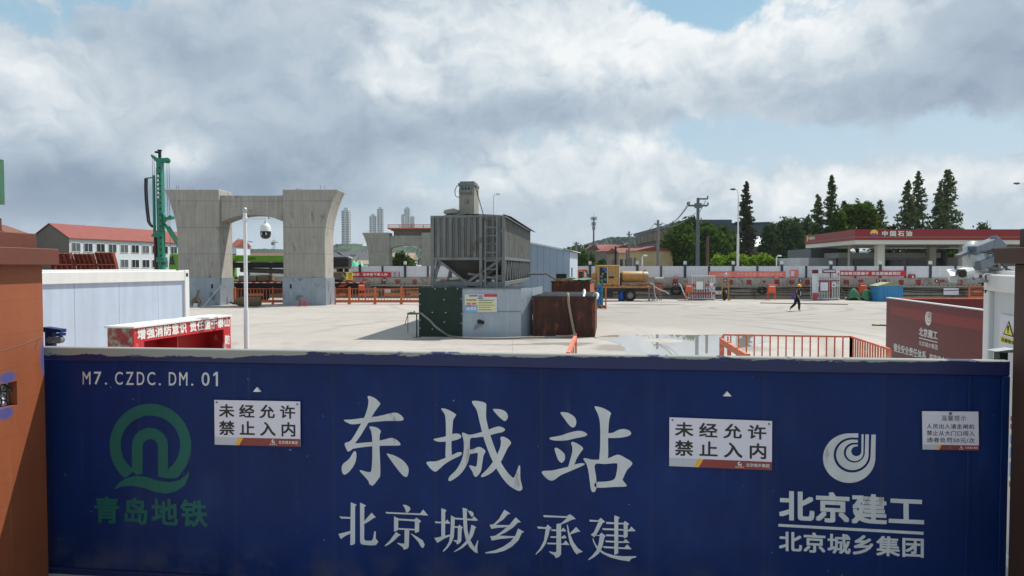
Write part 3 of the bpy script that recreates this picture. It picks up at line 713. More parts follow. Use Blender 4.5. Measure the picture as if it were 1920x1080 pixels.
# green rail emblem and its caption
M['gategreen'] = mat('green_gate_lettering', S(22, 92, 84), 0.4, var=0.08, scale=3, streak=0.08, spec=0.3)
q = gz(160, 740, 4.1538)
ring_o = arcpts(502, 400, 318, 328, 128, 400, 60)
ring_i = arcpts(502, 395, 232, 230, 415 - 25, 128 + 6, 60)
arch_r = [(640, 606), (640, 400)] + arcpts(499, 400, 141, 140, 0, -180, 30) + [(358, 600), (396, 628), (442, 616), (442, 410)] + arcpts(502, 408, 60, 60, -180, 0, 20) + [(562, 640)]
ringfull = [(300, 655)] + arcpts(502, 400, 318, 328, 131, 410, 60) + [(640, 655), (562, 640), (640, 606)] + arcpts(502, 395, 232, 230, 411, 129, 60)[0:] + [(358, 610)]
wave = [(220, 740), (255, 690), (320, 650), (390, 634), (470, 640), (560, 672), (650, 684), (730, 668), (780, 630), (804, 590), (802, 640), (770, 710), (700, 756), (620, 774), (540, 760), (450, 728), (360, 712), (280, 716)]
strokes('emblem', [ringfull, arch_r, wave], q, M['gategreen'], gate, smooth=False)
mb = MB(); letter(mb, '青岛地铁', gquad(176, 931, 387, 938, 389, 990, 176, 981), 0.0095, 0.022, 1.16); mb.build('lettering', M['gategreen'], gate)
# small white folded tabs above the two large notices
for px, py in ((483, 730), (1363, 738)):
    mb = MB(); x, z = G.at(px, py); mb.prism([(x - 0.035, z - 0.02), (x, z + 0.022), (x + 0.035, z - 0.02)], -0.02, 0.008); mb.build('hook_tab', M['white'], gate)

# notices on the gate
def cells(TLq, TRq, BRq, BLq):
    def f(a, b):
        return tuple((TLq[j] * (1 - a) + TRq[j] * a) * (1 - b) + (BLq[j] * (1 - a) + BRq[j] * a) * b for j in (0, 1))
    return f
M['noticewhite'] = mat('notice_white', S(216, 214, 226), 0.35, var=0.02, scale=3)
M['noticegrey'] = mat('notice_grey', S(186, 190, 196), 0.4, var=0.03)
M['noticebrown'] = mat('notice_brown', S(136, 56, 50), 0.4, var=0.03)
M['noticegold'] = mat('notice_gold', S(236, 170, 50), 0.4, var=0.03)
def notice(label, c4, rows, small=False):
    q = [G.at(*p) for p in c4]; f = cells(*q)
    x0 = (q[0][0] + q[3][0]) / 2; z0 = min(p[1] for p in q)
    r = thing('notice_board', label, 'notice', gate.matrix_basis @ Vector((x0, -0.012, z0)), G.rot)
    L_ = lambda a, b: (f(a, b)[0] - x0, f(a, b)[1] - z0)
    mb = MB(); mb.prism([L_(0, 0), L_(1, 0), L_(1, 1), L_(0, 1)], 0.0, 0.0085); mb.build('board', M['noticewhite'], r)
    y = -0.0012
    k = 0.83 if not small else 0.87
    mb = MB(); mb.flat([L_(0, k), L_(0.3, k), L_(0.26, 1), L_(0, 1)], y); mb.build('footer_band', M['noticegrey'], r)
    mb = MB(); mb.flat([L_(0.28, k), L_(0.34, k), L_(0.29, 1), L_(0.245, 1)], y - 0.0008); mb.build('footer_stripe', M['noticegold'], r)
    mb = MB(); mb.flat([L_(0.338, k), L_(1, k), L_(1, 1), L_(0.29, 1)], y - 0.0012); mb.build('footer_band', M['noticebrown'], r)
    for (txt, a0, a1, b0, b1, bold, sp) in rows: mb = MB(); letter(mb, txt, (L_(a0, b0), L_(a1, b0), L_(a1, b1), L_(a0, b1)), y, bold, sp); mb.build('lettering', M['blackletter'], r)
    mb = MB(); kk = (1 - k)
    letter(mb, '北京城乡集团', (L_(0.75, k + kk * .25), L_(0.975, k + kk * .25), L_(0.975, k + kk * .68), L_(0.75, k + kk * .68)), y - 0.002, 0.01); mb.build('lettering', M['letter'], r); mb = MB()
    letter(mb, '北京建工', (L_(0.645, k + kk * .64), L_(0.735, k + kk * .64), L_(0.735, k + kk * .86), L_(0.645, k + kk * .86)), y - 0.002, 0.01)
    a, b = 0.69, k + kk * 0.36; ra, rb = 0.02, kk * 0.24
    ring = [L_(a + ra * math.cos(t) , b + rb * math.sin(t)) for t in [R(x) for x in range(0, 290, 15)]] + [L_(a + ra * .45 * math.cos(t), b + rb * .45 * math.sin(t)) for t in [R(x) for x in range(285, -1, -15)]]
    mb.build('lettering', M['letter'], r); mb = MB(); mb.flat(ring, y - 0.002); mb.build('emblem', M['letter'], r)
    for (a, b) in ((0.03, 0.05), (0.97, 0.06), (0.975, 0.96)) if not small else ((0.5, 0.05), (0.49, 0.94)):
        x, z = L_(a, b); mb = MB(); mb.cyl((x, 0.0, z), (x, -0.006, z), 0.009 if not small else 0.012, n=10); mb.build('screw', M['floodgrey'], r)
    return r
big = [('未经允许', 0.055, 0.945, 0.085, 0.385, 0.018, 1.55), ('禁止入内', 0.055, 0.945, 0.46, 0.78, 0.018, 1.55)]
notice('white no-entry notice nearest the green rail emblem on the blue gate', [(403, 749.5), (563.5, 752.5), (564, 837), (404, 833)], big)
notice('white no-entry notice between the big station name and the ring emblem', [(1255, 782), (1447, 789), (1446.5, 881), (1254.5, 873)], big)
notice('small white visitor notice with four rows of text at the right end of the gate', [(1728, 770.5), (1833, 771.5), (1834, 844), (1729, 842)],
       [('温馨提示', 0.34, 0.78, 0.1, 0.24, 0.0, 1.1), ('人员出入请走闸机', 0.075, 0.925, 0.325, 0.45, 0.004, 1.1), ('禁止从大门口闯入', 0.075, 0.925, 0.5, 0.63, 0.004, 1.1), ('违者处罚50元/次', 0.075, 0.925, 0.68, 0.81, 0.004, 1.1)], True)

# ================================================================ brick pillars at the gate ends
PY = 6.56
PX = XA(83, PY, 700)
def at_side(px, py):                                      # point on the pillar side that faces the yard, local y and z
    r = ray(px, py); t = (PX) / r.x; p = CAM + r * t; return p.y - PY, p.z
def pillar_paint(n, co, c, b):
    x, y, z = n.sep(co)
    def spot(cy, cz, ry, rz):
        dy = n.math('DIVIDE', n.math('SUBTRACT', y, cy), ry); dz = n.math('DIVIDE', n.math('SUBTRACT', z, cz), rz)
        r2 = n.math('ADD', n.math('ADD', n.math('MULTIPLY', dy, dy), n.math('MULTIPLY', dz, dz)), n.math('MULTIPLY', n.noise(co, 9.0, 4.0), 0.7))
        return n.ramp(r2, 0.5, 1.5, 0.85, 0.0)
    f = n.math('MAXIMUM', n.math('MAXIMUM', spot(0.0, 2.12, 0.06, 0.20), spot(*at_side(14, 708), 0.13, 0.06)), spot(*at_side(10, 775), 0.12, 0.07))
    crs = n.math('LESS_THAN', n.math('FRACT', n.math('DIVIDE', n.math('ADD', z, 0.01), 0.30)), 0.018)
    c = n.mix(n.math('MULTIPLY', crs, 0.28), c, S(70, 42, 30))
    c = n.mix(n.ramp(n.noise(n.vmath('MULTIPLY', co, (7.0, 7.0, 0.6)), 1.0, 6.0, 0.65), 0.58, 0.75, 0.0, 0.3), c, S(150, 112, 88))
    c = n.mix(n.ramp(n.noise(co, 60.0, 2.0, 0.5), 0.74, 0.77, 0.0, 0.6), c, S(176, 150, 130))
    return n.mix(f, c, S(48, 74, 138))
M['pillarpaint'] = mat('orange_brown_paint', S(140, 76, 44), 0.65, var=0.10, scale=1.3, bump=0.1, bscale=16, streak=0.07, extra=pillar_paint)
lp = thing('gate_pillar', 'orange-brown gate pillar with stepped cap and cable recess at the left', 'pillar', (PX, PY, 0))
# shaft built as four faces round a recessed opening
oy1, oz1 = at_side(31.5, 714); _, oz0 = at_side(32.5, 759)
oy0 = oy1 - 0.34
mb = MB()
mb.box(-1.25, 0, -1.3, oy0, 0, 3.01); mb.box(-1.25, 0, oy1, 0, 0, 3.01); mb.box(-1.25, 0, oy0, oy1, 0, oz0); mb.box(-1.25, 0, oy0, oy1, oz1, 3.01); mb.box(-1.25, -0.085, oy0, oy1, oz0, oz1)
mb.build('shaft', M['pillarpaint'], lp)
mb = MB(); mb.box(-0.083, -0.077, oy0 + .005, oy1 - .005, oz0 + .005, oz1 - .005)
mb.build('recess_back', mat('bright_recess_metal', S(226, 232, 240), 0.4, 0.0, var=0.3, scale=9), lp)
mb = MB()
for k in range(5):
    z = oz0 + 0.04 + k * 0.035
    mb.tube([(-0.05 + random.uniform(-.015, .015), oy0 + 0.03 + j * 0.06, z + random.uniform(-0.03, 0.05)) for j in range(6)], 0.007, 6)
for k in range(4):
    y = oy0 + 0.06 + k * 0.07
    mb.tube([(-0.04, y + random.uniform(-.02, .02), oz0 + 0.01 + j * 0.045) for j in range(5)], 0.008, 6)
mb.build('recess_cables', M['darkmetal'], lp)
mb = MB(); mb.box(-1.37, 0.10, -1.42, 0.10, 3.01, 3.165); mb.build('cap', M['captop'], lp, bevel=0.006)
mb = MB(); mb.box(-1.24, -0.03, -1.29, -0.02, 3.165, 3.305); mb.build('cap', M['captop'], lp, bevel=0.006)
mb = MB(); mb.box(-1.05, -0.22, -1.10, -0.20, 3.305, 3.44); mb.build('cap', M['captop'], lp, bevel=0.006)
# thin wire tied round the pillar
mb = MB(); mb.tube([(0.004, -0.55, 2.26), (0.004, -0.28, 2.29), (0.006, -0.06, 2.33), (0.008, -0.01, 2.335)], 0.0013, 5); mb.tube([(0.008, -0.07, 2.33), (0.006, -0.12, 2.22)], 0.0022, 5)
mb.build('tie_wire', M['steel'], lp)
RY = 5.62
RX = XA(1897, RY, 700)
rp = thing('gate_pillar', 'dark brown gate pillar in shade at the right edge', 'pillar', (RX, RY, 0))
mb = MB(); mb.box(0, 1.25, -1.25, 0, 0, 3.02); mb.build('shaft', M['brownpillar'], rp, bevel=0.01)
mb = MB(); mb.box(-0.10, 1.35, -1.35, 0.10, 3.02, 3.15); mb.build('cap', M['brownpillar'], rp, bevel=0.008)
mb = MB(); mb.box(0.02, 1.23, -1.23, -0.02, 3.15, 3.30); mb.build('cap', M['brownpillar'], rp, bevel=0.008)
# catch post and roller guides for the gate
rg = thing('gate_catch', 'dark green steel catch post with bright angled plate at the gate end', 'gate catch', (XA(1884, 5.82, 680), 5.82, 0))
mb = MB(); mb.box(-0.03, 0.04, 0.02, 0.09, 0, 2.27); mb.build('catch_post', mat('dark_green_steel', S(50, 74, 66), 0.5, 0.2), rg)
mb = MB(); mb.prism([(-0.09, 2.285), (-0.02, 2.275), (0.10, 2.275), (0.10, 2.335), (0.07, 2.305), (-0.02, 2.295)], -0.03, 0.10); mb.build('catch_plate', M['galv'], rg)
gg = thing('gate_roller', 'blue gate roller bracket beside the left pillar', 'bracket', (PX - 0.15, PY + 0.25, 0))
mb = MB(); mb.box(-0.02, 0.05, 0.02, 0.09, 0, 2.36); mb.build('bracket_post', M['gateblue'], gg)
mb = MB(); mb.prism([(-0.02, 2.40), (0.15, 2.375), (0.15, 2.345), (-0.02, 2.35)], 0.0, 0.09); mb.box(0.10, 0.145, 0.0, 0.09, 2.31, 2.338); mb.build('bracket_arm', M['gateblue'], gg)
mb = MB(); mb.lathe([(0.0, -0.03), (0.035, -0.03), (0.035, 0.03), (0.0, 0.03)], (0.11, 0.045, 2.27), 14, 'y'); mb.lathe([(0.0, -0.03), (0.035, -0.03), (0.035, 0.03), (0.0, 0.03)], (0.03, 0.045, 2.27), 14, 'y'); mb.build('rollers', M['steel'], gg, True)

# ================================================================ things close behind the gate, left side
ZC = 2.9
cp = Plane((-883 / F * 14.2, 14.2), (-8.42, 18.1))
c0 = thing('site_cabin', 'white flat-roofed container cabin behind the left pillar', 'container cabin', cp.p, cp.rot)
CL = cp.len; CX0 = -1.9
mb = MB(); mb.box(CX0 + .1, CL - .16, 0.05, 2.30, 0.12, ZC - 0.28); mb.build('wall_panels', mat('cabin_panel', S(188, 200, 218), 0.45, var=0.04, scale=1.0, streak=0.10, spec=0.4, extra=seam_lines(1.15, 0.014, S(112, 124, 140), 0.7, 0, 0.42)), c0)
mb = MB(); mb.box(CX0, CL - .16, 0.0, 0.2, ZC - 0.28, ZC - 0.02); mb.box(CX0, CL, 2.2, 2.4, ZC - 0.28, ZC - 0.02); mb.box(CL - .16, CL, 0.2, 2.2, ZC - .28, ZC - .02); mb.build('roof_beams', M['white'], c0, bevel=0.012)
mb = MB(); mb.box(CX0, CL - .2, 0.24, 2.16, ZC - 0.06, ZC + 0.012); mb.build('roof', M['white'], c0)
mb = MB(); mb.box(CL - .16, CL, 0.0, 0.2, 0, ZC); mb.build('corner_post', M['white'], c0, bevel=0.012)
mb = MB(); mb.box(CL - .16, CL, 2.2, 2.4, 0, ZC - .29); mb.box(CX0, CX0 + .1, 0, .2, 0, ZC - .29); mb.build('corner_post', M['white'], c0, bevel=0.012)
mb = MB(); mb.box(CL - .12, CL - .05, -0.004, 0.03, ZC - 0.17, ZC - 0.08); mb.build('lifting_slot', M['darkmetal'], c0)
mb = MB(); mb.box(CX0, CL - .16, 0.0, 0.14, 0.0, 0.12); mb.build('floor_beam', M['white'], c0)

rk = Plane((gp(250.5, 612, 2.0).x, gp(250.5, 612, 2.0).y), (gp(432, 590.5, 2.0).x, gp(432, 590.5, 2.0).y))
rt = thing('fire_equipment_rack', 'open red fire-equipment rack with white slogan beside the white cabin', 'fire rack', rk.p, rk.rot)
RL = rk.len; RD = 0.5
zf = rk.at(250.5, 643)[1]
mb = MB(); mb.box(0, RL, 0.0, 0.03, zf, 1.97); mb.build('fascia_board', M['redrack'], rt)
mb = MB(); mb.box(0, 0.24, 0.0, 0.03, 0, zf); mb.build('side_pillar', M['redrack'], rt)
mb = MB(); mb.box(RL - 0.24, RL, 0.0, 0.03, 0, zf); mb.build('side_pillar', M['redrack'], rt)
mb = MB(); mb.box(0, 0.03, 0.031, RD, 0, 1.97); mb.build('end_panel', M['redpatch'], rt)
mb = MB(); mb.box(RL - .03, RL, 0.031, RD, 0, 1.97); mb.build('end_panel', M['redrack'], rt)
mb = MB(); mb.box(0.03, RL - .03, RD - .03, RD, 0, 1.97); mb.build('back_panel', M['red'], rt)
mb = MB(); mb.box(-0.03, RL + .03, -0.03, RD + .04, 1.97, 2.0); mb.build('roof', M['white'], rt)
mb = MB(); mb.box(RL * .42, RL * .42 + .02, 0.05, RD - .03, 0, zf); mb.box(0.03, RL - .03, 0.05, RD - .03, 1.1, 1.13); mb.build('shelves', M['red'], rt)
def rq(p): return rk.at(*p)
mb = MB(); letter(mb, '增强消防意识', (rq((257, 616.5)), rq((349, 604)), rq((350, 624)), rq((257.5, 638))), -0.004, 0.03, 1.1); mb.build('slogan', M['letter'], rt)
mb = MB(); letter(mb, '责任重于泰山', (rq((355, 603.5)), rq((430, 594.5)), rq((430, 612.5)), rq((356, 622.5))), -0.004, 0.03, 1.1); mb.build('slogan', M['letter'], rt)
mb = MB(); letter(mb, '防', (rq((421.5, 628.5)), rq((430.5, 627)), rq((430.5, 645)), rq((421.5, 646.5))), -0.004, 0.03)
mb.build('slogan', M['letter'], rt)
rs = thing('timber_batten', 'short timber batten lying on the shelf of the red rack', 'batten', rt.matrix_basis @ Vector((RL * .55, .25, 1.145)), rk.rot)
mb = MB(); mb.bar((-.2, 0, .02), (.35, .1, .03), .06, .03); mb.build('batten', M['plank'], rs)

# camera mast with dome
CY_ = 14.0
px_ = XA(461, CY_); zt = ZA(391, CY_); zj = ZA(580, CY_)
t = thing('camera_mast', 'slim white mast carrying a dome camera in front of the portal', 'camera mast', (px_, CY_, 0))
mb = MB(); mb.cyl((0, 0, 0), (0, 0, zj), 0.048, n=16); mb.cyl((0, 0, 0), (0, 0, .03), .14, n=16); mb.build('lower_pole', M['pole'], t, True)
mb = MB(); mb.cyl((0, 0, zj), (0, 0, zt - 0.09), 0.036, n=16); mb.build('upper_pole', M['pole'], t, True)
mb = MB(); mb.lathe([(0.0, 0), (0.026, 0.0), (0.026, 0.03), (0.034, 0.045), (0.043, 0.075), (0.036, 0.105), (0.015, 0.122), (0.0, 0.125)], (0, 0, zt - 0.10), 16); mb.build('ball_finial', M['galv'], t, True)
za = ZA(410.5, CY_); xd = XA(499, CY_) - px_
mb = MB(); mb.bar((0.03, 0, za), (xd + .03, 0, za), 0.028, 0.022); mb.cyl((-0.0, 0, za - .04), (0, 0, za + .04), 0.048, n=14); mb.build('bracket_arm', M['pole'], t)
dm = thing('dome_camera', 'white and black dome camera hanging from the mast arm', 'camera', (px_ + xd, CY_, 0))
zd = ZA(415, CY_)
mb = MB(); mb.lathe([(0.0, 0), (0.03, 0), (0.035, -0.035), (0.075, -0.06), (0.105, -0.12), (0.108, -0.20), (0.09, -0.20), (0.0, -0.20)], (0, 0, zd), 20); mb.build('housing', M['camgrey'], dm, True)
mb = MB(); mb.lathe([(0.0, 0), (0.102, 0), (0.104, -0.06), (0.092, -0.11), (0.06, -0.145), (0.0, -0.155)], (0, 0, zd - 0.202), 20); mb.build('dome', M['glassdark'], dm, True)
mb = MB()
for k in (-1, 1): mb.box(k * 0.045 - 0.012, k * 0.045 + 0.012, -0.108, -0.07, zd - .28, zd - .23)
mb.build('infrared_lamps', M['galv'], dm)
mb = MB(); mb.cyl((0, 0, zd), (0, 0, za - .02), 0.022, n=10); mb.build('hanger', M['pole'], dm)
mb = MB(); mb.cyl((0.07, 0, za), (0.07, 0, za + .035), .012, n=8); mb.build('microphone', M['darkmetal'], dm)

# framed sign just entering the picture at the upper left
sx = XA(5.5, 8.0); z0 = ZA(383, 8.0); z1 = ZA(298, 8.0)
t = thing('framed_sign', 'edge of a green-framed pale sign high at the left border', 'sign', (sx, 8.0, 0))
mb = MB(); mb.box(-0.80, -0.012, 0.0, 0.05, z0 + .03, z1 - .03); mb.build('sign_panel', mat('pale_sign', S(206, 226, 204), 0.5, var=0.03), t)
mb = MB()
for a in ((-.83, -.0, z0, z0 + .03), (-.83, -.0, z1 - .03, z1), (-.03, .0, z0 + .031, z1 - .031), (-.83, -.801, z0 + .031, z1 - .031)): mb.box(a[0], a[1], -.015, .065, a[2], a[3])
mb.build('sign_frame', mat('green_frame', S(60, 104, 78), 0.5), t, bevel=.004)
mb = MB(); mb.box(-.47, -.39, .07, .13, 0, z0 + .4); mb.build('sign_post', M['darkpole'], t)

# ================================================================ portal piers
def portal(name, label, x, y, dz, group):
    t = thing(name, label, 'bridge pier', (x, y, dz), 0, group)
    H, W, D = 8.86, 3.2, 2.5
    def column(sgn):
        # outline in x,z: inner edge straight, outer edge flaring out near the top
        xi, xo = 2.43, 5.63
        pr = [(xi, 0), (xo, 0), (xo, 5.0)] + [(xo + 0.98 * (k / 10) ** 1.9, 5.0 + 3.86 * k / 10) for k in range(1, 11)] + [(xi, H)]
        return [(sgn * p[0], p[1]) for p in pr]
    for sgn in (-1, 1):
        mb = MB(); mb.prism(column(sgn), 0, D); c = mb.build('column', M['concrete'], t, bevel=0.05)
        mb = MB(); xi, xo = sgn * 2.38, sgn * 5.69
        mb.prism_z([(min(xi, xo), -0.06), (max(xi, xo), -0.06), (max(xi, xo), D + .06), (min(xi, xo), D + .06)], 0, 2.1); sl = mb.build('base_sheeting', M['clad'], c)
        mb = MB()
        mb.box(sgn * 3.0 - .08, sgn * 3.0 + .08, -0.068, -0.062, 1.3, 1.62); mb.build('sheeting_slot', M['darkmetal'], sl)
        mb = MB(); rnd = random.Random(3 + sgn)
        for k in range(5):
            xx = sgn * rnd.uniform(3.0, 5.6); yy = rnd.uniform(.3, 2.0); s_ = rnd.uniform(.08, .2)
            mb.lathe([(0, 0), (s_, 0), (s_ * .8, s_ * .5), (s_ * .3, s_ * .8), (0, s_ * .8)], (xx, yy, H - .01), 7)
        for k in range(2): xx = sgn * rnd.uniform(2.6, 5.8); mb.cyl((xx, .3, H), (xx, .3, H + .32), .016, n=5)
        mb.build('top_rubble', M['dirt'], c)
    pr = [(-2.43, 8.42), (-2.43, 6.38)] + [(-2.43 + 4.86 * k / 14, 6.38 + 0.56 * (1 - (2 * k / 14 - 1) ** 2)) for k in range(1, 14)] + [(2.43, 6.38), (2.43, 8.42)]
    mb = MB(); mb.prism(pr, 0.25, 2.2); mb.build('cross_beam', M['concrete'], t, bevel=0.03)
    return t
pcx = (XA(333, 53) + XA(611, 53)) / 2
portal('portal_pier', 'nearest concrete portal pier with two flared columns, dome camera mast in front', pcx, 53.0, 0, 'concrete portal piers')
p2y = 106.0
p2 = portal('portal_pier', 'farther concrete portal pier rising behind the white hoarding', XA(760.5, p2y), p2y, -0.75, 'concrete portal piers')
# girder deck on the farther pier
gx0 = XA(733, p2y)
gd = thing('bridge_deck', 'grey deck girder with orange edge railing above the farther pier', 'bridge deck', (gx0, p2y + 1.0, ZA(441, p2y)))
mb = MB(); mb.prism([(0.3, 0), (12, 0), (12, .95), (-.1, .95), (-.1, .75), (.3, .7)], 0, 7); mb.build('girder', M['block'], gd)
mb = MB(); mb.box(-.5, 12, -.7, 7.7, .96, 1.16); mb.build('deck_slab', M['concrete_wall'], gd)
mb = MB()
for k in range(7): mb.bar((k * 1.8 - .45, -.6, 1.16), (k * 1.8 - .45, -.6, 1.62), .09)
for z in (1.4, 1.62): mb.bar((-.5, -.6, z), (12, -.6, z), .09)
mb.bar((-.5, -.72, 1.06), (12, -.72, 1.06), .1, .24)
mb.build('edge_railing', mat('red_orange_rail', S(196, 104, 78), 0.7, var=0.3, scale=1), gd)
# small white Y-headed pier
yx = XA(660.5, 108); zt = ZA(481, 108)
t = thing('pier_stub', 'small pale Y-headed pier between the two portal piers', 'pier', (yx, 108, 0))
mb = MB(); mb.prism([(-.33, 0), (.33, 0), (.36, zt - .9), (.95, zt), (.55, zt), (.0, zt - .25), (-.55, zt), (-.95, zt), (-.36, zt - .9)], 0, 1.2); mb.build('pier_shaft', M['canopywhite'], t)
mb = MB()
for k in range(5): mb.bar((-.4 + k * .2, .5, zt - .3), (-.4 + k * .2, .5, zt + .35), .05)
mb.bar((-.5, .5, zt + .2), (.5, .5, zt + .2), .06); mb.build('rebar', M['rust'], t)
# dust net heap
nx0, nx1 = XA(640, 80), XA(684, 80)
t = thing('dust_net', 'mint green dust net heaped over spoil behind the hoarding', 'dust net', (nx0, 80, 0))
mb = MB(); N = 26
for j in range(9):
    for i in range(N + 1):
        u = i / N; v = j / 8
        h = (2.75 + .75 * math.sin(u * 3.1) * (1 if u > .3 else .7)) * math.sin(math.pi * min(1, v * 1.0)) ** .6 if 0 < v < 1 else 0
        mb.v.append((u * (nx1 - nx0) * 1.1 - .3, v * 5, max(0, h + .16 * math.sin(u * 23 + v * 9) + .1 * math.sin(u * 41 - v * 5)) if 0 < v < 1 else 0))
for j in range(8):
    for i in range(N): o = j * (N + 1) + i; mb.f.append((o, o + 1, o + N + 2, o + N + 1))
mb.build('net', M['mintnet'], t)

# rolled geotextile, stool, cart by the pier
Y0 = gp(460, 574.5).y
t = thing('geotextile_roll', 'muddy brown roll of matting lying at the foot of the left pier column', 'roll', (XA(463, Y0), Y0, 0), R(4))
def blobroll():
    mb = MB(); n = 20; rnd = random.Random(5)
    prof = [(-.95, .05), (-.85, .22), (-.62, .3), (-.3, .38), (0.1, .37), (.5, .38), (.8, .36), (.98, .33), (1.0, .1)]
    for (x, r) in prof:
        for q in range(n):
            a = 2 * math.pi * q / n; rr = r * (1 + rnd.uniform(-.1, .1) + .06 * math.sin(3 * a + x * 3))
            mb.v.append((x + rnd.uniform(-.03, .03), rr * math.cos(a), max(0.0, .36 + rr * math.sin(a))))
    for k in range(len(prof) - 1):
        for q in range(n): w = (q + 1) % n; o = k * n; mb.f.append((o + q, o + w, o + n + w, o + n + q))
    mb.f.append(tuple(range(n))); mb.f.append(tuple((len(prof) - 1) * n + q for q in range(n)))
    return mb
blobroll().build('roll_body', M['dirt'], t, True)
mb = MB(); mb.poly([(-.8, -.1, .28), (-1.35, -.05, .36), (-1.1, .1, .2), (-.85, .15, .1)]); mb.poly([(-1.1, -.12, .22), (-1.36, -.05, .35), (-1.12, .08, .25), (-.9, -.18, .12)]); mb.build('loose_flap', M['dirt'], t)
Y0 = gp(567, 574.5).y
t = thing('plastic_stool', 'small red plastic stool in front of the right pier column', 'stool', (XA(567, Y0), Y0, 0))
mb = MB(); mb.box(-.2, .2, -.17, .17, .43, .47); mb.build('seat', M['red'], t, bevel=.02)
for a in (-1, 1):
    for b in (-1, 1):
        mb = MB(); mb.tube([(a * .16, b * .13, .43), (a * .23, b * .19, 0)], [.03, .024], 6); mb.build('leg', M['red'], t)
mb = MB()
for a, b in (((-.205, -.165), (.205, -.165)), ((-.205, .165), (.205, .165)), ((-.205, -.165), (-.205, .165)), ((.205, -.165), (.205, .165))): mb.bar((a[0], a[1], .18), (b[0], b[1], .18), .04)
mb.build('stretchers', M['red'], t)
Y0 = gp(368, 575.5).y
t = thing('handcart', 'old hand cart with spoked wheel leaning by the left pier base', 'hand cart', (XA(368, Y0), Y0, 0))
def ringwheel(mb, c, r, w, n=20, axis='x'):
    mb.lathe([(r * .82, -w), (r, -w), (r, w), (r * .82, w), (r * .82, -w)], c, n, axis)
mb = MB(); ringwheel(mb, (0, 0, .36), .36, .04, axis='y')
for k in range(6): a = k * math.pi / 6; mb.bar((.3 * math.cos(a), 0, .36 + .3 * math.sin(a)), (-.3 * math.cos(a), 0, .36 - .3 * math.sin(a)), .03)
mb.build('wheel', M['plank'], t)
mb = MB(); mb.bar((-.2, .1, .36), (.1, .1, 1.25), .05); mb.bar((-.2, .3, .36), (.1, .3, 1.25), .05); mb.bar((.1, .05, 1.2), (.1, .35, 1.2), .05); mb.box(-.3, .3, .08, .32, .3, .36); mb.build('frame', M['plank'], t)
mb = MB(); mb.lathe([(0, 0), (.15, 0), (.15, .28), (.0, .28)], (.05, -.25, 0), 12); mb.build('white_pail', M['pole'], t, True)
Y0 = gp(381, 576).y
t = thing('leaning_rod', 'thin pale rod leaning on the sheeting of the left pier column', 'rod', (XA(380, Y0), Y0, 0))
mb = MB(); mb.tube([(0, 0, 0), (.38, (53 - .08) - Y0, 1.55)], .02, 6); mb.build('rod', M['pole'], t)

# ================================================================ formwork shells, drill rig, crane, barriers
FY = 40.0
for k, (x0, x1, ytop, lab) in enumerate(((100.5, 144, 474.5, 'red-brown steel formwork shell with ribs, leftmost behind the white cabin'), (145.5, 181, 475.5, 'red-brown ribbed formwork shell, the lower middle one behind the white cabin'), (183, 217.5, 473, 'red-brown ribbed formwork shell, rightmost and tallest behind the white cabin'))):
    X0, X1, zt = XA(x0, FY), XA(x1, FY), ZA(ytop, FY)
    t = thing('formwork_shell', lab, 'formwork', (X0, FY + .15 * k, 0), R(-3), 'formwork shells behind the cabin')
    W = X1 - X0
    def curve(z): return 0.55 * max(0, (z - 1.6) / 2.2) ** 2
    mb = MB(); zs = [0, .8, 1.6, 2.2, 2.8, 3.3, zt]
    for z in zs: mb.v += [(0, .22 - curve(z), z), (W, .22 - curve(z), z), (W, .26 - curve(z), z), (0, .26 - curve(z), z)]
    for i in range(len(zs) - 1):
        o = i * 4
        for q in range(4): w = (q + 1) % 4; mb.f.append((o + q, o + w, o + 4 + w, o + 4 + q))
    mb.f += [(3, 2, 1, 0), tuple(len(mb.v) - 4 + q for q in range(4))]
    mb.build('skin_plate', M['formwork'], t)
    mb = MB()
    for j in range(5):
        x = j * (W - .03) / 4
        for i in range(len(zs) - 1): mb.bar((x + .015, .12 - curve(zs[i]), zs[i]), (x + .015, .12 - curve(zs[i + 1]), zs[i + 1]), .03, .2, up=(0, 1, 0))
    mb.build('upright_ribs', M['formwork'], t)
    mb = MB()
    for z in (.4, 1.1, 1.8, 2.5, 3.1, zt - .03): mb.bar((0, .12 - curve(z), z), (W, .12 - curve(z), z), .19, .035)
    mb.build('cross_ribs', mat('pale_rib_edge', S(170, 120, 92), 0.8, var=0.25, scale=4), t)

RYY = 60.0
rx = XA(304, RYY)
rig = thing('drilling_rig', 'tall teal piling rig with black kelly bar left of the portal pier', 'piling rig', (rx, RYY, 0), 0)
def rX(px): return XA(px, RYY) - rx
def rZ(py): return ZA(py, RYY)
mb = MB(); mb.box(rX(299.5), rX(308.5), -.3, .3, .9, rZ(304)); m_ = mb.build('mast', M['rig'], rig, bevel=.03)
mb = MB()
for k in range(17): z = rZ(490) + k * .5; mb.cyl((rX(306), -.305, z), (rX(306), -.29, z), .085, n=8)
mb.build('lightening_holes', M['black'], m_)
mb = MB(); mb.box(rX(299.5) - .06, rX(299.5), -.2, .2, 1.2, rZ(315)); mb.build('guide_rail', M['darkmetal'], rig)
mb = MB(); mb.prism([(rX(288.5), rZ(293)), (rX(290), rZ(290)), (rX(300), rZ(297)), (rX(308), rZ(297)), (rX(314), rZ(296.5)), (rX(320.5), rZ(298)), (rX(321), rZ(303)), (rX(314), rZ(305)), (rX(300), rZ(305.5)), (rX(296), rZ(302))], -.22, .22); mb.build('mast_head', M['rig'], rig, bevel=.02)
mb = MB(); mb.lathe([(0, -.12), (.24, -.12), (.24, .12), (0, .12)], (rX(317.5), 0, rZ(301)), 14, 'y'); mb.build('head_sheave', M['rig'], rig)
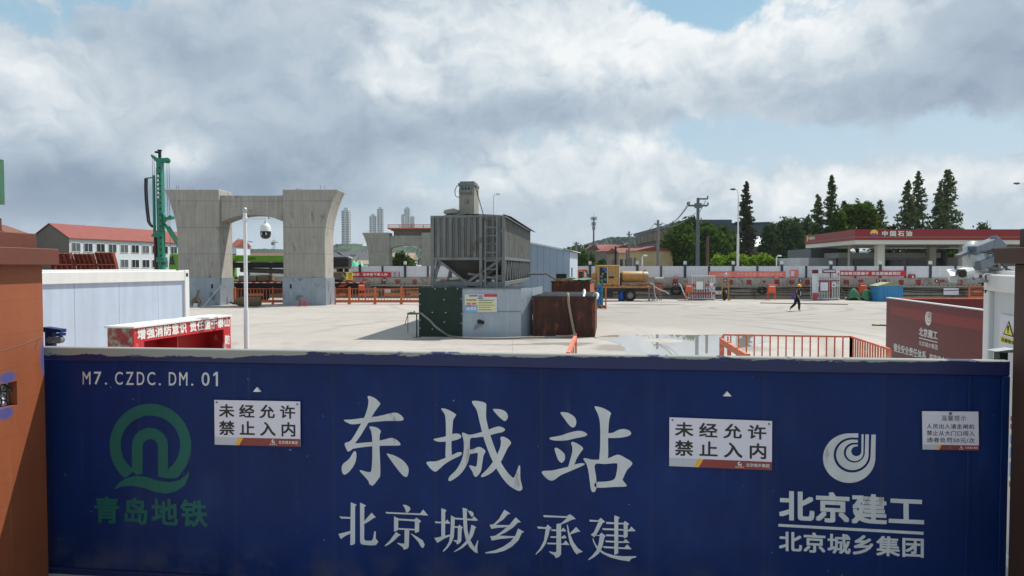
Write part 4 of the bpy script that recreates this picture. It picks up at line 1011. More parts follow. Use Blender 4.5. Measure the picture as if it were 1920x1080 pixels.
mb = MB(); mb.cyl((rX(303.5), 0, rZ(297)), (rX(303.5), 0, rZ(281.5)), .13, n=10); mb.cyl((rX(303.5), 0, rZ(286)), (rX(295), 0, rZ(285)), .09, n=8); mb.cyl((rX(303.5), 0, rZ(283)), (rX(303.5), 0, rZ(281)), .19, n=10); mb.build('kelly_top', M['black'], rig)
mb = MB(); mb.cyl((rX(292.6), -.1, rZ(440)), (rX(292.6), -.1, rZ(329)), .115, n=12); mb.cyl((rX(292.6), -.1, rZ(333)), (rX(276.5), -.1, rZ(335)), .06, n=8); mb.build('leader_tube', M['rig'], rig, True)
mb = MB(); mb.cyl((rX(294.5), -.1, 1.0), (rX(293.8), -.1, rZ(440)), .13, n=12); mb.build('drill_pipe', M['rust'], rig, True)
hp = [(277, 335), (276.4, 352), (277, 375), (278.5, 395), (280.5, 415), (283.5, 421), (288, 425), (292, 425)]
mb = MB(); mb.tube([(rX(a), -.1, rZ(b)) for a, b in hp], .085, 8); mb.tube([(rX(a + 1.2), .1, rZ(b)) for a, b in hp], .06, 8); mb.build('hose', M['black'], rig, True)
mb = MB()
for a, b, c, d in ((320.5, 302, 320.5, 470), (316.5, 304, 317, 430), (289.3, 293, 289.6, 330), (292.5, 294, 293, 331), (297, 300, 297.5, 420)): mb.tube([(rX(a), 0, rZ(b)), (rX(c), 0, rZ(d))], .018, 4)
mb.build('wire_ropes', M['darkmetal'], rig)
mb = MB()
mb.bar((rX(311), 0, rZ(420)), (rX(331), 1.4, rZ(478)), .17); mb.bar((rX(314), .4, rZ(424)), (rX(334), 1.6, rZ(474)), .14); mb.build('back_struts', M['rig'], rig)
mb = MB(); mb.prism([(rX(309), rZ(398)), (rX(312), rZ(406)), (rX(317), rZ(407)), (rX(324), rZ(404)), (rX(325.5), rZ(408)), (rX(322), rZ(412)), (rX(314), rZ(412.5)), (rX(309), rZ(420))], -.2, .2)
mb.prism([(rX(290), rZ(440)), (rX(300), rZ(433)), (rX(309), rZ(435)), (rX(309), rZ(445)), (rX(300), rZ(445)), (rX(289), rZ(444))], -.42, -.1); mb.box(rX(298), rX(312), -.45, .3, rZ(492), rZ(482)); mb.build('mast_brackets', M['rig'], rig, bevel=.03)
mb = MB(); mb.lathe([(0, -.5), (.3, -.5), (.3, -.42), (0, -.42)], (rX(302.5), 0, rZ(440)), 14, 'y'); mb.lathe([(0, -.26), (.17, -.26), (.17, .26), (0, .26)], (rX(323.5), 0, rZ(407.5)), 12, 'y'); mb.build('winch_drum', M['rig'], rig)
mb = MB(); mb.prism([(-.8, 1.0), (1.9, 1.0), (1.9, 2.3), (.9, 2.7), (.6, 2.7), (.4, 2.1), (-.8, 2.0)], .4, 2.6); mb.build('machine_body', M['rig'], rig, bevel=.05)
for y in (.2, 2.5):
    mb = MB(); mb.prism([(-1.6, .15), (-1.4, 0), (2.3, 0), (2.5, .15), (2.5, .6), (2.3, .85), (-1.4, .85), (-1.6, .6)], y, y + .5); mb.build('crawler_track', M['darkmetal'], rig, bevel=.03)
mb = MB()
for k, ch in enumerate('SUNWARD'[:0]): pass
for k in range(6): z = rZ(333) - k * .36; mb.box(rX(301), rX(304.5), -.304, -.301, z, z + .2)
mb.build('mast_marks', M['letter'], m_)

# truck crane
KY = 59.0
kx = XA(480, KY)
def kX(px): return XA(px, KY) - kx
def kZ(py): return ZA(py, KY)
tc = thing('truck_crane', 'lime green mobile crane with black underside parked behind the portal pier', 'crane', (kx, KY, 0))
mb = MB(); mb.box(kX(437), kX(611), -.55, .55, kZ(491), kZ(478.5)); bm_ = mb.build('boom', M['lime'], tc, bevel=.05)
mb = MB(); letter(mb, 'ZT2200V', rect(kX(461.5), kX(485.5), kZ(487.3), kZ(482.6)), -.556, .02); mb.build('lettering', M['blackletter'], bm_)
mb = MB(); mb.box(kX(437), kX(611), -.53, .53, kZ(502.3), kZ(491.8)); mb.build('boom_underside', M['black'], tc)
mb = MB(); mb.cyl((kX(441.8), -.57, kZ(485)), (kX(441.8), -.70, kZ(485)), .2, n=16); mb.cyl((kX(448), -.57, kZ(485.5)), (kX(448), -.66, kZ(485.5)), .09, n=12); mb.build('boom_pivot', M['lime'], tc, True)
mb = MB(); mb.cyl((kX(450), .2, kZ(506)), (kX(600), .2, kZ(512)), .2, n=12); mb.build('luffing_ram', M['block'], tc, True)
mb = MB(); mb.box(kX(330), kX(690), -1.2, 1.4, kZ(531.5), kZ(527.5)); mb.build('chassis_deck', M['rust'], tc)
mb = MB(); mb.box(kX(330), kX(690), -1.22, -1.205, kZ(530), kZ(528.3)); mb.build('reflector_strip', mat('red_white_tape', S(196, 60, 56), .5, extra=hazard(.6, S(214, 206, 200), (1, 0, 0)), var=0), tc)
mb = MB(); mb.box(kX(330), kX(690), -.9, 1.1, .7, kZ(531.6)); mb.build('chassis_frame', M['black'], tc)
for px in (345, 372, 450, 475, 500, 560, 590, 620):
    mb = MB(); mb.lathe([(0, -1.25), (.3, -1.25), (.35, -1.2), (.55, -1.22), (.58, -1.15), (.58, -.85), (0, -.85)], (kX(px), 0, .58), 20, 'y'); mb.build('wheel', M['black'], tc, True)
mb = MB()
for a, b in ((456, 472.5), (473.2, 488.3)): mb.box(kX(a), kX(b), -1.0, .9, kZ(527), kZ(516.5))
mb.build('counterweight', M['block'], tc, bevel=.03)
mb = MB(); mb.box(kX(490), kX(505), -.9, .9, kZ(527), kZ(515.5)); mb.box(kX(505.6), kX(509), -.95, .9, kZ(526), kZ(516)); mb.build('counterweight', M['plank'], tc, bevel=.03)
mb = MB(); mb.prism([(kX(436), kZ(514)), (kX(445), kZ(515)), (kX(451), kZ(519.5)), (kX(449), kZ(523)), (kX(436), kZ(524))], -1.1, -.4); mb.build('cab_front', M['lime'], tc, bevel=.04)
mb = MB(); mb.prism([(kX(323), kZ(500)), (kX(325), kZ(478)), (kX(330), kZ(475)), (kX(337), kZ(476)), (kX(437), kZ(484)), (kX(437), kZ(527)), (kX(323), kZ(527))], -.6, .9); mb.build('slewing_frame', M['lime'], tc, bevel=.05)
mb = MB(); mb.prism([(kX(325), kZ(496)), (kX(326.5), kZ(484)), (kX(331), kZ(480)), (kX(335), kZ(496))], -.66, -.605); mb.build('cab_window', M['window'], tc)
mb = MB()
for px in (632, 641, 650): mb.lathe([(0, -.5), (.34, -.5), (.34, -.42), (.16, -.42), (.16, .3), (.34, .3), (.34, .4), (0, .4)], (kX(px), 0, kZ(489)), 14, 'y')
mb.build('winch_drums', M['darkmetal'], tc)
mb = MB(); mb.box(kX(612), kX(657), -.6, .6, kZ(501), kZ(483)); mb.build('boom_head', M['darkmetal'], tc, bevel=.06)
mb = MB(); mb.box(kX(600), kX(661), -.65, .65, kZ(504), kZ(500.2)); mb.build('boom_rest', M['plank'], tc)
for a, b in ((636.5, 642), (647.5, 652.5)):
    mb = MB(); mb.box(kX(a), kX(b), -.3, .3, kZ(510), kZ(503)); mb.build('rest_post', M['rust'], tc)
mb = MB(); mb.box(kX(600), kX(648), -1.3, -.6, kZ(523.5), kZ(510)); mb.build('outrigger_box', mat('brown_outrigger', S(112, 98, 84), .8, var=.2, scale=3, streak=.2), tc, bevel=.03)
mb = MB(); mb.box(kX(648.2), kX(655.5), -1.3, -.6, kZ(523.5), kZ(510)); mb.build('outrigger_end', mat('brown_white_hazard', S(150, 138, 124), .8, extra=hazard(.55, S(84, 70, 60)), var=.1), tc)
mb = MB(); mb.prism([(kX(640), kZ(537)), (kX(657), kZ(524)), (kX(667), kZ(524)), (kX(666), kZ(529)), (kX(660), kZ(530)), (kX(650), kZ(537.5))], -1.2, -.8); mb.build('outrigger_strut', M['rustlight'], tc)
mb = MB(); mb.box(kX(600), kX(641), -1.0, .6, kZ(545), kZ(524)); mb.build('engine_deck', M['black'], tc)
ys = thing('warning_placard', 'yellow square placard hung on the crane outrigger box', 'sign', (kx + kX(662.3), KY - 1.33, 0))
mb = MB(); w = kX(668) - kX(656.8); mb.box(-w / 2, w / 2, -.03, 0, kZ(523.6), kZ(510.4)); mb.build('placard', M['yellowsign'], ys)
mb = MB()
for k, (a, b) in enumerate(((.1, .3), (.4, .5), (.58, .68), (.76, .86))): mb.box(-w * .15, w * .38, -.034, -.031, kZ(523.6) + (kZ(510.4) - kZ(523.6)) * (1 - b), kZ(523.6) + (kZ(510.4) - kZ(523.6)) * (1 - a))
mb.build('placard_text', M['gold'], ys)

# orange yard barriers: one built, the rest copied
def make_barrier(label):
    t = thing('yard_barrier', label, 'barrier', (0, 0, 0), 0, 'orange barriers along the back of the yard')
    mb = MB(); mb.box(0.0, 2.0, -.02, .02, .14, .30); mb.build('kick_plate', M['orange'], t)
    mb = MB(); mb.bar((0, 0, 1.22), (2.0, 0, 1.22), .05); mb.bar((0, 0, .32), (2.0, 0, .32), .04); mb.build('rails', M['orange'], t)
    mb = MB()
    for k in range(1, 12): mb.bar((k * 2.0 / 12, 0, .30), (k * 2.0 / 12, 0, 1.2), .022)
    mb.build('bars', M['orange'], t)
    mb = MB(); mb.box(.5, 1.5, -.03, -.014, .66, .86); mb.build('plaque', M['orange'], t)
    mb = MB(); mb.box(-.06, .06, -.06, .06, .1, 1.28); mb.lathe([(0, 0), (.06, 0), (.03, .08), (0, .09)], (0, 0, 1.28), 8); mb.build('post', M['orange'], t)
    mb = MB(); mb.box(-.07, .07, -.22, .22, 0.0, .1); mb.build('foot', M['rail'], t)
    return t
proto = None
BY = gp(700, 570.5).y
bl = ['orange barrier panel left in the gap under the portal arch', 'orange barrier panel right in the gap under the portal arch', 'orange barrier panel beside the right pier column', 'orange barrier panel second from the right pier column', 'orange barrier panel third from the right pier column', 'orange barrier panel just left of the green net']
for k, (px, lab) in enumerate(((440, bl[0]), (511.5, bl[1]), (628.5, bl[2]), (655, bl[3]), (703, bl[4]), (752.5, bl[5]))):
    if proto is None: proto = t = make_barrier(lab)
    else: t = copy_tree(proto); t['label'] = lab
    X = XA(px, BY)
    t.location = (X, BY, 0)
    if k == 0: t.scale = ((XA(511.5, BY) - X) / 2.0, 1, 1)
    if k == 1: t.scale = (.72, 1, 1)
    if k == 2: t.scale = ((XA(655, BY) - X) / 2.0, 1, 1)

# ================================================================ cement silo on its frame
TH = R(6.3)
HY = 30.0
hx = XA(944, HY)
silo = thing('cement_silo', 'dusty grey horizontal cement silo with filter tower raised on a steel frame', 'silo', (hx, HY, 0), -TH)
# local: x to the right along the front (front right corner at 0), y back
SW, SLN = 3.12, 13.0
zb0, zb1 = ZA(536, HY), ZA(528.5, HY)
zr0, zr1 = ZA(487.7, HY), ZA(482, HY)
ztp = ZA(403.5, HY)
def ribbed(x0, x1, z0, z1, n, depth, along='x', at_=0.0):
    """trapezoid-ribbed sheet"""
    mb = MB(); pts = []
    w = (x1 - x0) / n
    for k in range(n):
        a = x0 + k * w
        pts += [(a, 0), (a + w * .3, 0), (a + w * .42, -depth), (a + w * .88, -depth)]
    pts.append((x1, 0))
    for p in pts:
        for z in (z0, z1): mb.v.append((p[0], at_ + p[1], z) if along == 'x' else (at_ - p[1], p[0], z))
    for k in range(len(pts) - 1): mb.f.append((2 * k, 2 * k + 2, 2 * k + 3, 2 * k + 1))
    return mb
mb = ribbed(-SW + .09, -.09, zr1, ztp - .06, 11, .075); mb.build('front_wall', M['hopper'], silo)
mb = ribbed(.09, SLN - .09, zr1, ztp - .1, 34, .075, 'y', -.01); mb.build('side_wall', M['hopper'], silo)
mb = ribbed(.09, SLN - .09, zr1, ztp - .1, 34, -.075, 'y', -SW + .01); mb.build('side_wall', M['hopper'], silo)
mb = MB(); mb.box(-SW + .09, -.09, SLN - .12, SLN - .06, zr1, ztp - .1); mb.build('rear_wall', M['hopper'], silo)
for (x, y) in ((-SW, 0), (0, 0), (-SW, SLN), (0, SLN)): mb = MB(); mb.box(x - .075, x + .075, y - .075, y + .075, zb0 if y else 1.6, ztp); mb.build('corner_post', M['steel'], silo, bevel=.01)
mb = MB(); mb.box(-1.04, -.90, -.16, -.04, 1.7, ztp + .02); mb.build('front_post', M['steel'], silo, bevel=.01)
mb = MB()
for y in (0, SLN): mb.box(-SW + .076, -.076, y - .07, y + .07, zb0, zb1); mb.box(-SW + .076, -.076, y - .07, y + .07, zr0, zr1)
for x in (-SW, 0): mb.box(x - .07, x + .07, .076, SLN - .076, zb0, zb1); mb.box(x - .07, x + .07, .076, SLN - .076, zr0, zr1)
mb.box(-SW + .076, -.076, -.06, .06, ztp - .1, ztp); 
mb.build('frame_rails', M['steel'], silo, bevel=.01)
mb = MB()
for a, b, c, d in ((-SW + .25, zr0, -SW + 1.45, zb1), (-.15, zr0, -1.55, zb1), (-SW + .35, zr0 - .05, -SW + .08, zb1 + .05)): mb.bar((a, -.02, b), (c, -.02, d), .10, .07, up=(0, 1, 0))
n = 12; mb.build('front_braces', M['steel'], silo); mb = MB(); ml = MB()
for k in range(n):
    y0 = .1 + k * (SLN - .2) / n; y1 = y0 + (SLN - .2) / n
    mb.bar((0, y0, zb1), (0, (y0 + y1) / 2, zr0), .09); mb.bar((0, (y0 + y1) / 2, zr0), (0, y1, zb1), .09)
    if k % 3 == 0: ml.bar((-SW, y0, zb1), (-SW, y1, zr0), .09)
mb.build('truss_bars', M['steel'], silo); ml.build('truss_bars', M['steel'], silo)
M['cone'] = mat('grimy_shaded_cone_steel', S(72, 73, 71), .7, .1, var=.15, scale=1.5, streak=.2)  # dark with grime, and the shade under the silo is painted in too
for j in range(3):                                        # three discharge cones
    y0 = .15 + j * 4.2; y1 = y0 + 4.1; cx, cy = -SW / 2 - .05, (y0 + y1) / 2 - (1.0 if j == 0 else 0)
    mb = MB(); mb.v = [(-SW + .12, y0, zr0 + .02), (-.12, y0, zr0 + .02), (-.12, y1, zr0 + .02), (-SW + .12, y1, zr0 + .02), (cx - .3, cy - .3, zb1 + .1), (cx + .3, cy - .3, zb1 + .1), (cx + .3, cy + .3, zb1 + .1), (cx - .3, cy + .3, zb1 + .1)]
    mb.f = [(0, 1, 5, 4), (1, 2, 6, 5), (2, 3, 7, 6), (3, 0, 4, 7), (4, 5, 6, 7)]
    mb.cyl((cx, cy, zb1 + .1), (cx, cy, zb0 - .1), .2, n=12)
    mb.build('discharge_cone', M['cone'], silo)
mb = MB(); mb.prism([(-SW - .05, ztp - .05), (-SW / 2, ztp + .10), (.0, ztp + .0), (0.0, ztp - .03), (-SW / 2, ztp + .06), (-SW, ztp - .09)], .0, SLN); mb.build('roof_deck', M['hopper'], silo)
mb = MB(); mb.v = [(-.02, -.1, ztp + .05), (.36, -.1, ztp - .07), (.36, SLN + .9, ztp - .07), (-.02, SLN + .9, ztp + .05), (-.02, -.1, ztp + .03), (.36, -.1, ztp - .09), (.36, SLN + .9, ztp - .09), (-.02, SLN + .9, ztp + .03)]
mb.f = [(0, 1, 2, 3), (7, 6, 5, 4), (0, 4, 5, 1), (1, 5, 6, 2), (2, 6, 7, 3), (3, 7, 4, 0)]; mb.build('edge_flashing', M['darkmetal'], silo)
mb = MB(); N = 18
for j in range(7):
    for i in range(N + 1):
        u, v = i / N, j / 6
        e = min(1, 4 * min(u, 1 - u)) * min(1, 3 * min(v, 1 - v))
        mb.v.append((-SW + .1 + u * (SW - .9), .05 + v * 3.2, ztp - .03 + e * (.16 + .06 * math.sin(u * 9) + .04 * math.sin(v * 7 + u * 13) + .1 * (u < .45))))
for j in range(6):
    for i in range(N): o = j * (N + 1) + i; mb.f.append((o, o + 1, o + N + 2, o + N + 1))
mb.build('dust_heap', M['dust'], silo, True)
mb = MB(); mb.prism([(-2.72, ztp + .12), (-2.15, ztp + .12), (-2.1, ztp + .3), (-2.25, ztp + .35), (-2.6, ztp + .3), (-2.72, ztp + .25)], .4, 1.3); mb.build('hatch_cover', M['dust'], silo, bevel=.03)
# ladder on the front
lx0, lx1 = -.76, -.26
mb = MB()
for x in (lx0, lx1): mb.bar((x, -.2, 1.9), (x, -.2, ztp - .02), .065)
zz = 2.15
while zz < ztp: mb.bar((lx0, -.2, zz), (lx1, -.2, zz), .045); zz += .36
mb.build('ladder', M['steel'], silo)
mb = MB(); mb.bar((-.05, .3, zb1 + .1), (-1.6, .3, zb1 + .35), .1); mb.tube([(-1.9, .9, zb1 + .25), (-.9, .8, zb1 + .3), (-.3, 2.7, zb1 + .15)], .09, 8); mb.tube([(-.5, 12.4, zb1 + .2), (1.0, 12.4, zb1 + .2)], .07, 8); mb.build('screw_feeder', M['steel'], silo)
for k in range(6):
    pass
mb = MB()
for k in range(5): mb.bar((-.9 + .07 * k, .5 + .5 * k, zb1 + .1 + .02 * k), (.0, .6 + .5 * k, zr0 - .1), .07)
mb.build('inner_braces', M['darkmetal'], silo)
# filter tower
fy = 1.0
inv = silo.matrix_basis.inverted()
fx0 = (inv @ at(859, 400, HY + fy)).x; fx1 = (inv @ at(888, 400, HY + fy)).x
zt = ZA(341, HY + fy); zf = ztp + .02
mb = MB(); mb.box(fx0, fx1, fy, fy + 1.3, zf, zt - .14); ft = mb.build('filter_tower', mat('beige_grey_sheet', S(146, 143, 132), .6, .1, var=.08, scale=1.5, streak=.12), silo, bevel=.01)
mb = MB(); mb.box(fx0 - .04, fx1 + .03, fy - .04, fy + 1.34, zt - .14, zt - .03); mb.box(fx0 - .04, fx1 + .06, fy - .02, fy + 1.36, zf - .04, zf + .04); mb.box(fx0 + .02, fx1 - .02, fy + .1, fy + 1.2, zt - .03, zt + .06); mb.build('tower_cap', M['steel'], ft)
mb = MB(); mb.cyl((fx0 + .02, fy - .1, zt - .42), (fx1 - .06, fy - .1, zt - .42), .085, n=12)
for k in range(4): x = fx0 + .1 + k * .15; mb.cyl((x, fy - .06, zt - .34), (x, fy - .06, zt - .16), .035, n=8); mb.box(x - .05, x + .05, fy - .12, fy - .02, zt - .25, zt - .15)
mb.box(fx0 + .25, fx0 + .43, fy - .09, fy - .0, zt - .92, zt - .78); mb.build('air_valves', M['steel'], ft)
mb = MB(); mb.tube([(fx0 + .1, fy - .05, zt - .12), (fx0 - .1, fy, zt - .16), (fx0 - .19, fy, zt - .35), (fx0 - .17, fy, zt - .6), (fx0, fy - .03, zt - .68)], .018, 6)
mb.tube([(fx1 + .02, fy + .1, zt - .1), (fx1 + .12, fy + .1, zt - .2), (fx1 + .17, fy, zt - .35), (fx1 + .14, fy, zt - .6)], .014, 5)
mb.tube([(fx1 + .0, fy + .2, zt - .1), (fx1 + .45, fy - .3, ztp + .12)], .022, 5); mb.build('tower_cables', M['darkmetal'], ft)

# sheet enclosure under the silo
A, B, C_ = gp(786, 631), gp(977, 632), gp(999, 628.3)
zE = ZA(539.5, 30)
en = Plane((A.x, A.y), (B.x, B.y)); EL = en.len
g2 = en.at(867, 600)[0]
t = thing('sheet_enclosure', 'pale galvanised sheet wall boxed round the silo feet', 'enclosure', en.p, en.rot)
def crumple(x0, x1, z0, z1, y, n, amp, seed):
    rnd = random.Random(seed); mb = MB(); nz = 8
    for j in range(nz + 1):
        for i in range(n + 1):
            u = i / n; v = j / nz
            mb.v.append((x0 + u * (x1 - x0), y + amp * math.sin(u * 17 + 2.5 * v + seed) * math.sin(v * 5 + seed) * .6 + rnd.uniform(-amp, amp) * .5, z0 + v * (z1 - z0)))
    for j in range(nz):
        for i in range(n): o = j * (n + 1) + i; mb.f.append((o, o + 1, o + n + 2, o + n + 1))
    return mb
M['sheet'] = mat('pale_sheet', S(164, 176, 186), 0.42, 0.3, var=0.08, scale=1.0, bump=.2, bscale=2.5, streak=.10, stain=S(122, 130, 136), stain_amt=.22, stain_scale=1.3, spec=.4)
crumple(g2 - .05, EL, 0, zE, 0, 24, .008, 1).build('front_sheet', M['sheet'], t, True)
cl = t.matrix_basis.inverted() @ Vector((C_.x, C_.y, 0))
mbx = crumple(0, 1, 0, zE, 0, 8, .03, 2)
ex, ey = cl.x - EL, cl.y
mbx.v = [(EL + p[0] * ex + p[1] * .6, p[0] * ey + p[1], p[2]) for p in mbx.v]
mbx.build('return_sheet', M['sheet'], t, True)
mb = MB(); mb.box(0, EL, 3.4, 3.42, 0, zE); mb.box(0, .02, .02, 3.4, 0, zE); mb.v += [(cl.x, cl.y, 0), (cl.x + .4, 3.4, 0), (cl.x + .4, 3.4, zE), (cl.x, cl.y, zE)]; mb.f.append(tuple(range(len(mb.v) - 4, len(mb.v)))); mb.build('rear_sheets', M['sheet'], t)
mb = MB(); mb.box(g2, EL, -.03, .0, zE * .52, zE * .52 + .02); mb.box(0, EL, -.005, .05, zE - .05, zE); mb.build('seam_rails', M['steel'], t)
mb = MB()
for x, z in ((en.at(899, 603)), (en.at(904.5, 604.5))): mb.cyl((x, -.06, z), (x, .02, z), .10 if x < en.at(902, 600)[0] else .085, n=12); mb.cyl((x, -.12, z), (x, -.05, z), .055, n=10)
mb.build('pipe_port', M['darkmetal'], t)
gn = thing('green_net', 'dark green netting sheet with white ties at the left of the pale sheet wall', 'netting', en.p + en.n * -0.03, en.rot)
crumple(0.0, g2, 0.0, zE + .02, -.02, 18, .025, 4).build('net_sheet', M['green'], gn, True)
mb = MB()
for k, (px, py) in enumerate([(787.7, 551), (787.7, 570), (787.5, 600), (788, 615), (816, 540.5), (836, 541), (858, 541), (833, 562), (811, 585.5), (836, 586), (868, 560), (868.5, 588), (833.5, 603.5), (867, 606), (811, 617)]):
    x, z = en.at(px, py); x = min(max(x, .05), g2 - .04); z = min(z, zE - .03); mb.lathe([(0, -.04), (.02, -.035), (.022, -.005), (0, 0)], (x, -.015, z), 8, 'y')
mb.build('cable_ties', M['letter'], gn)
# poster on the sheet
f = cells(en.at(871.5, 552), en.at(932, 551.5), en.at(932, 585), en.at(871.5, 585.5))
pw = Vector((f(0, 1)[0], 0, f(0, 1)[1]))
po = thing('safety_poster', 'colourful safety poster with blue panel and red title fixed to the sheet wall', 'poster', t.matrix_basis @ Vector((f(0, 1)[0], -.03, f(0, 1)[1])), en.rot)
def pl(a, b): return (f(a, b)[0] - pw.x, f(a, b)[1] - pw.z)
def prect(mb, a0, a1, b0, b1, y): mb.flat([pl(a0, b0), pl(a1, b0), pl(a1, b1), pl(a0, b1)], y)
mb = MB(); mb.prism([pl(0, 0), pl(1, 0), pl(1, 1), pl(0, 1)], -.008, 0.0); mb.build('poster_sheet', mat('poster_pale', S(206, 212, 214), .5, var=.03), po)
for nm, col, lst in (('title_band', S(196, 60, 66), [(.6, 1.0, 0.0, .15)]), ('title_text', S(150, 90, 130), [(.14, .4, .04, .12), (.43, .56, .06, .14)]), ('blue_panel', S(120, 176, 210), [(.0, .4, .6, 1.0)]), ('cream_panel', S(226, 218, 170), [(.02, .38, .18, .6), (.41, .94, .28, .92)]),
                     ):
    mb = MB(); [prect(mb, *q, -.0115) for q in lst]; mb.build(nm, mat('poster_' + nm, col, .5, var=.03), po)
for nm, col, lst in (('text_rows', S(132, 150, 110), [(.43, .9, .31, .37), (.43, .86, .45, .5), (.43, .92, .59, .63), (.43, .8, .71, .75), (.43, .84, .84, .89), (.05, .36, .27, .36)]), ('red_cells', S(214, 110, 104), [(.06, .19, .46, .58), (.22, .35, .46, .58)]), ('photo_cells', S(214, 208, 224), [(.06, .15, .7, .88), (.18, .26, .7, .88), (.28, .36, .7, .88)]), ('navy_heading', S(60, 90, 150), [(.41, .57, .19, .25), (.05, .2, .62, .67)])):
    mb = MB(); [prect(mb, *q, -.015) for q in lst]; mb.build(nm, mat('poster_' + nm, col, .5, var=.03), po)
# trestle stand and grey hose along the front
Sg = gp(783, 631.5)
t = thing('pipe_stand', 'thin black trestle stand with tap pipe left of the green net', 'stand', (Sg.x, Sg.y - .25, 0))
mb = MB(); mb.bar((0, 0, 0), (0, 0, 1.0), .05); mb.bar((-.38, .05, .98), (.25, 0, 1.0), .05); mb.bar((-.38, .05, .98), (-.38, .05, .2), .025); mb.tube([(-.38, .05, .95), (-.44, 0, .75), (-.5, -.02, .5)], .015, 5); mb.bar((-.15, -.1, .0), (.15, .1, 0.02), .04)
mb.build('stand_frame', M['darkmetal'], t)
mb = MB(); mb.tube([(-.4, .05, 1.0), (-.25, .0, 1.04), (0, 0, 1.01), (.2, 0, 1.02)], .035, 8); mb.tube([(-.1, 0, 1.04), (-.1, 0, 1.12)], .03, 6); mb.build('tap', M['steel'], t)
hz = [(796, 593, .28), (806, 601, .3), (816, 612, .3), (828, 621, .32)]
pts = [at(px, py, Sg.y - o) for px, py, o in hz] + [gp(842, 629.5, .05), gp(862, 632.5, .05), gp(900, 634.5, .05), (gp(940, 634.3, .05)), gp(985, 632.8, .05), gp(1050, 632.2, .05), gp(1067, 631.5, .05)]
top = Vector((Sg.x + .2, Sg.y - .26, 1.01))
t = thing('water_hose', 'grey hose sagging from the stand and running along the foot of the sheet wall', 'hose', (Sg.x, Sg.y, 0))
def smooth3(p, n=6):
    p = [Vector(q) for q in p]; out = []
    for i in range(len(p) - 1):
        a, b, c, d = p[max(i - 1, 0)], p[i], p[i + 1], p[min(i + 2, len(p) - 1)]
        for k in range(n):
            u = k / n; out.append(0.5 * ((2 * b) + (c - a) * u + (2 * a - 5 * b + 4 * c - d) * u * u + (3 * b - a - 3 * c + d) * u ** 3))
    return out + [p[-1]]
mb = MB(); mb.tube([q - Vector((Sg.x, Sg.y, 0)) for q in smooth3([top] + pts)], .045, 8); mb.build('hose_tube', mat('grey_hose', S(132, 128, 118), .6, var=.15, scale=4), t, True)

# rusty mud tanks
def mud_tank(name, label, pxl, pxr, yb, ytop, depth, rot, zh, m, mside, ribs=True):
    a = gp(pxl, yb); Y = a.y; X0 = XA(pxl, Y); W = XA(pxr, Y) - X0
    t = thing(name, label, 'tank', (X0, Y, 0), -rot, 'rusty mud tanks')
    mb = MB(); th = .05
    mb.box(0, W, 0, th, 0, zh); mb.build('front_plate', m, t)
    mb = MB(); mb.box(W - th, W, th, depth, 0, zh); mb.box(0, th, th, depth, 0, zh); mb.build('side_plates', mside, t)
    mb = MB(); mb.box(th, W - th, depth - th, depth, 0, zh); mb.box(th, W - th, th, depth - th, .0, .1); mb.build('rear_plate', m, t)
    mb = MB(); mb.box(-.05, W + .05, -.05, .06, zh, zh + .06); mb.box(-.05, W + .05, depth - .06, depth + .05, zh, zh + .06); mb.box(-.05, .06, .061, depth - .061, zh, zh + .06); mb.box(W - .06, W + .05, .061, depth - .061, zh, zh + .06); mb.build('rim', M['darkmetal'] if ribs else m, t)
    if ribs:
        mb = MB()
        for x in (0.0, W * .48, W * .53, W - .12): mb.box(x, x + .11, -.05, -.001, .0, zh)
        mb.box(.12, W - .13, -.045, -.002, .0, .1); mb.box(.12, W - .13, -.045, -.002, zh - .12, zh - .002); mb.build('stiffeners', m, t)
        mb = MB(); mb.box(th, W - th, th, depth - th, zh - .5, zh - .48); mb.build('mud_surface', M['dust'], t)
        mb = MB()
        for y in (1.5, 2.7, 3.9): mb.box(.06, W - .06, y, y + .12, zh - .02, zh + .08)
        mb.build('cross_members', M['steel'], t)
    else:
        mb = MB(); mb.box(th, W - th, th, depth - th, zh - .3, zh - .28); mb.build('mud_surface', M['dirt'], t)
    return t, W
ft_, FW = mud_tank('mud_tank', 'dark rusty open mud tank in front, hose hanging over its rim', 999.5, 1115, 630.5, 556, 4.8, R(8), ZA(557.5, gp(1000, 630.5).y), M['rust'], M['rust'])
mb = MB()
for x, z in ((.7, 1.15), (1.18, 1.13), (2.3, 1.12), (2.1, 1.25)): mb.lathe([(0, -.02), (.07, -.02), (.05, 0), (0, 0)], (x, -.002, z), 10, 'y')
mb.build('bolt_plates', M['darkmetal'], ft_)
tt = thing('slack_hose', 'pale flat hose hanging down the front of the dark mud tank', 'hose', ft_.location, ft_.rotation_euler.z)
zz = ZA(557.5, ft_.location.y)
mb = MB(); mb.tube(smooth3([(1.3, 1.2, zz + .05), (1.45, .4, zz + .14), (1.50, -.06, zz + .10), (1.54, -.12, zz - .3), (1.62, -.13, .9), (1.72, -.14, .4), (1.76, -.2, .1), (1.5, -.35, .05), (1.0, -.4, .05)]), .055, 8); mb.build('hose_tube', mat('tan_hose', S(150, 136, 116), .8, var=.2, scale=6), tt, True)
tt = thing('slack_hose', 'short pale hose loop over the right end of the dark mud tank', 'hose', ft_.location, ft_.rotation_euler.z)
mb = MB(); mb.tube(smooth3([(2.0, 2.4, zz - .1), (2.1, 1.8, zz + .25), (2.15, 1.2, zz + .18), (2.1, .7, zz - .1)]), .05, 8); mb.tube(smooth3([(2.5, 1.6, zz - .1), (2.62, .9, zz + .15), (2.75, .3, zz + .12), (2.7, .1, zz - .05)]), .05, 8); mb.build('hose_tube', M['pole'], tt, True)
bt_, _ = mud_tank('mud_tank', 'lighter rusty open tank standing behind the dark mud tank', 1034, 1106, 601, 528, 3.0, R(11), ZA(529, gp(1034, 601).y), M['rust'], M['rustlight'], False)
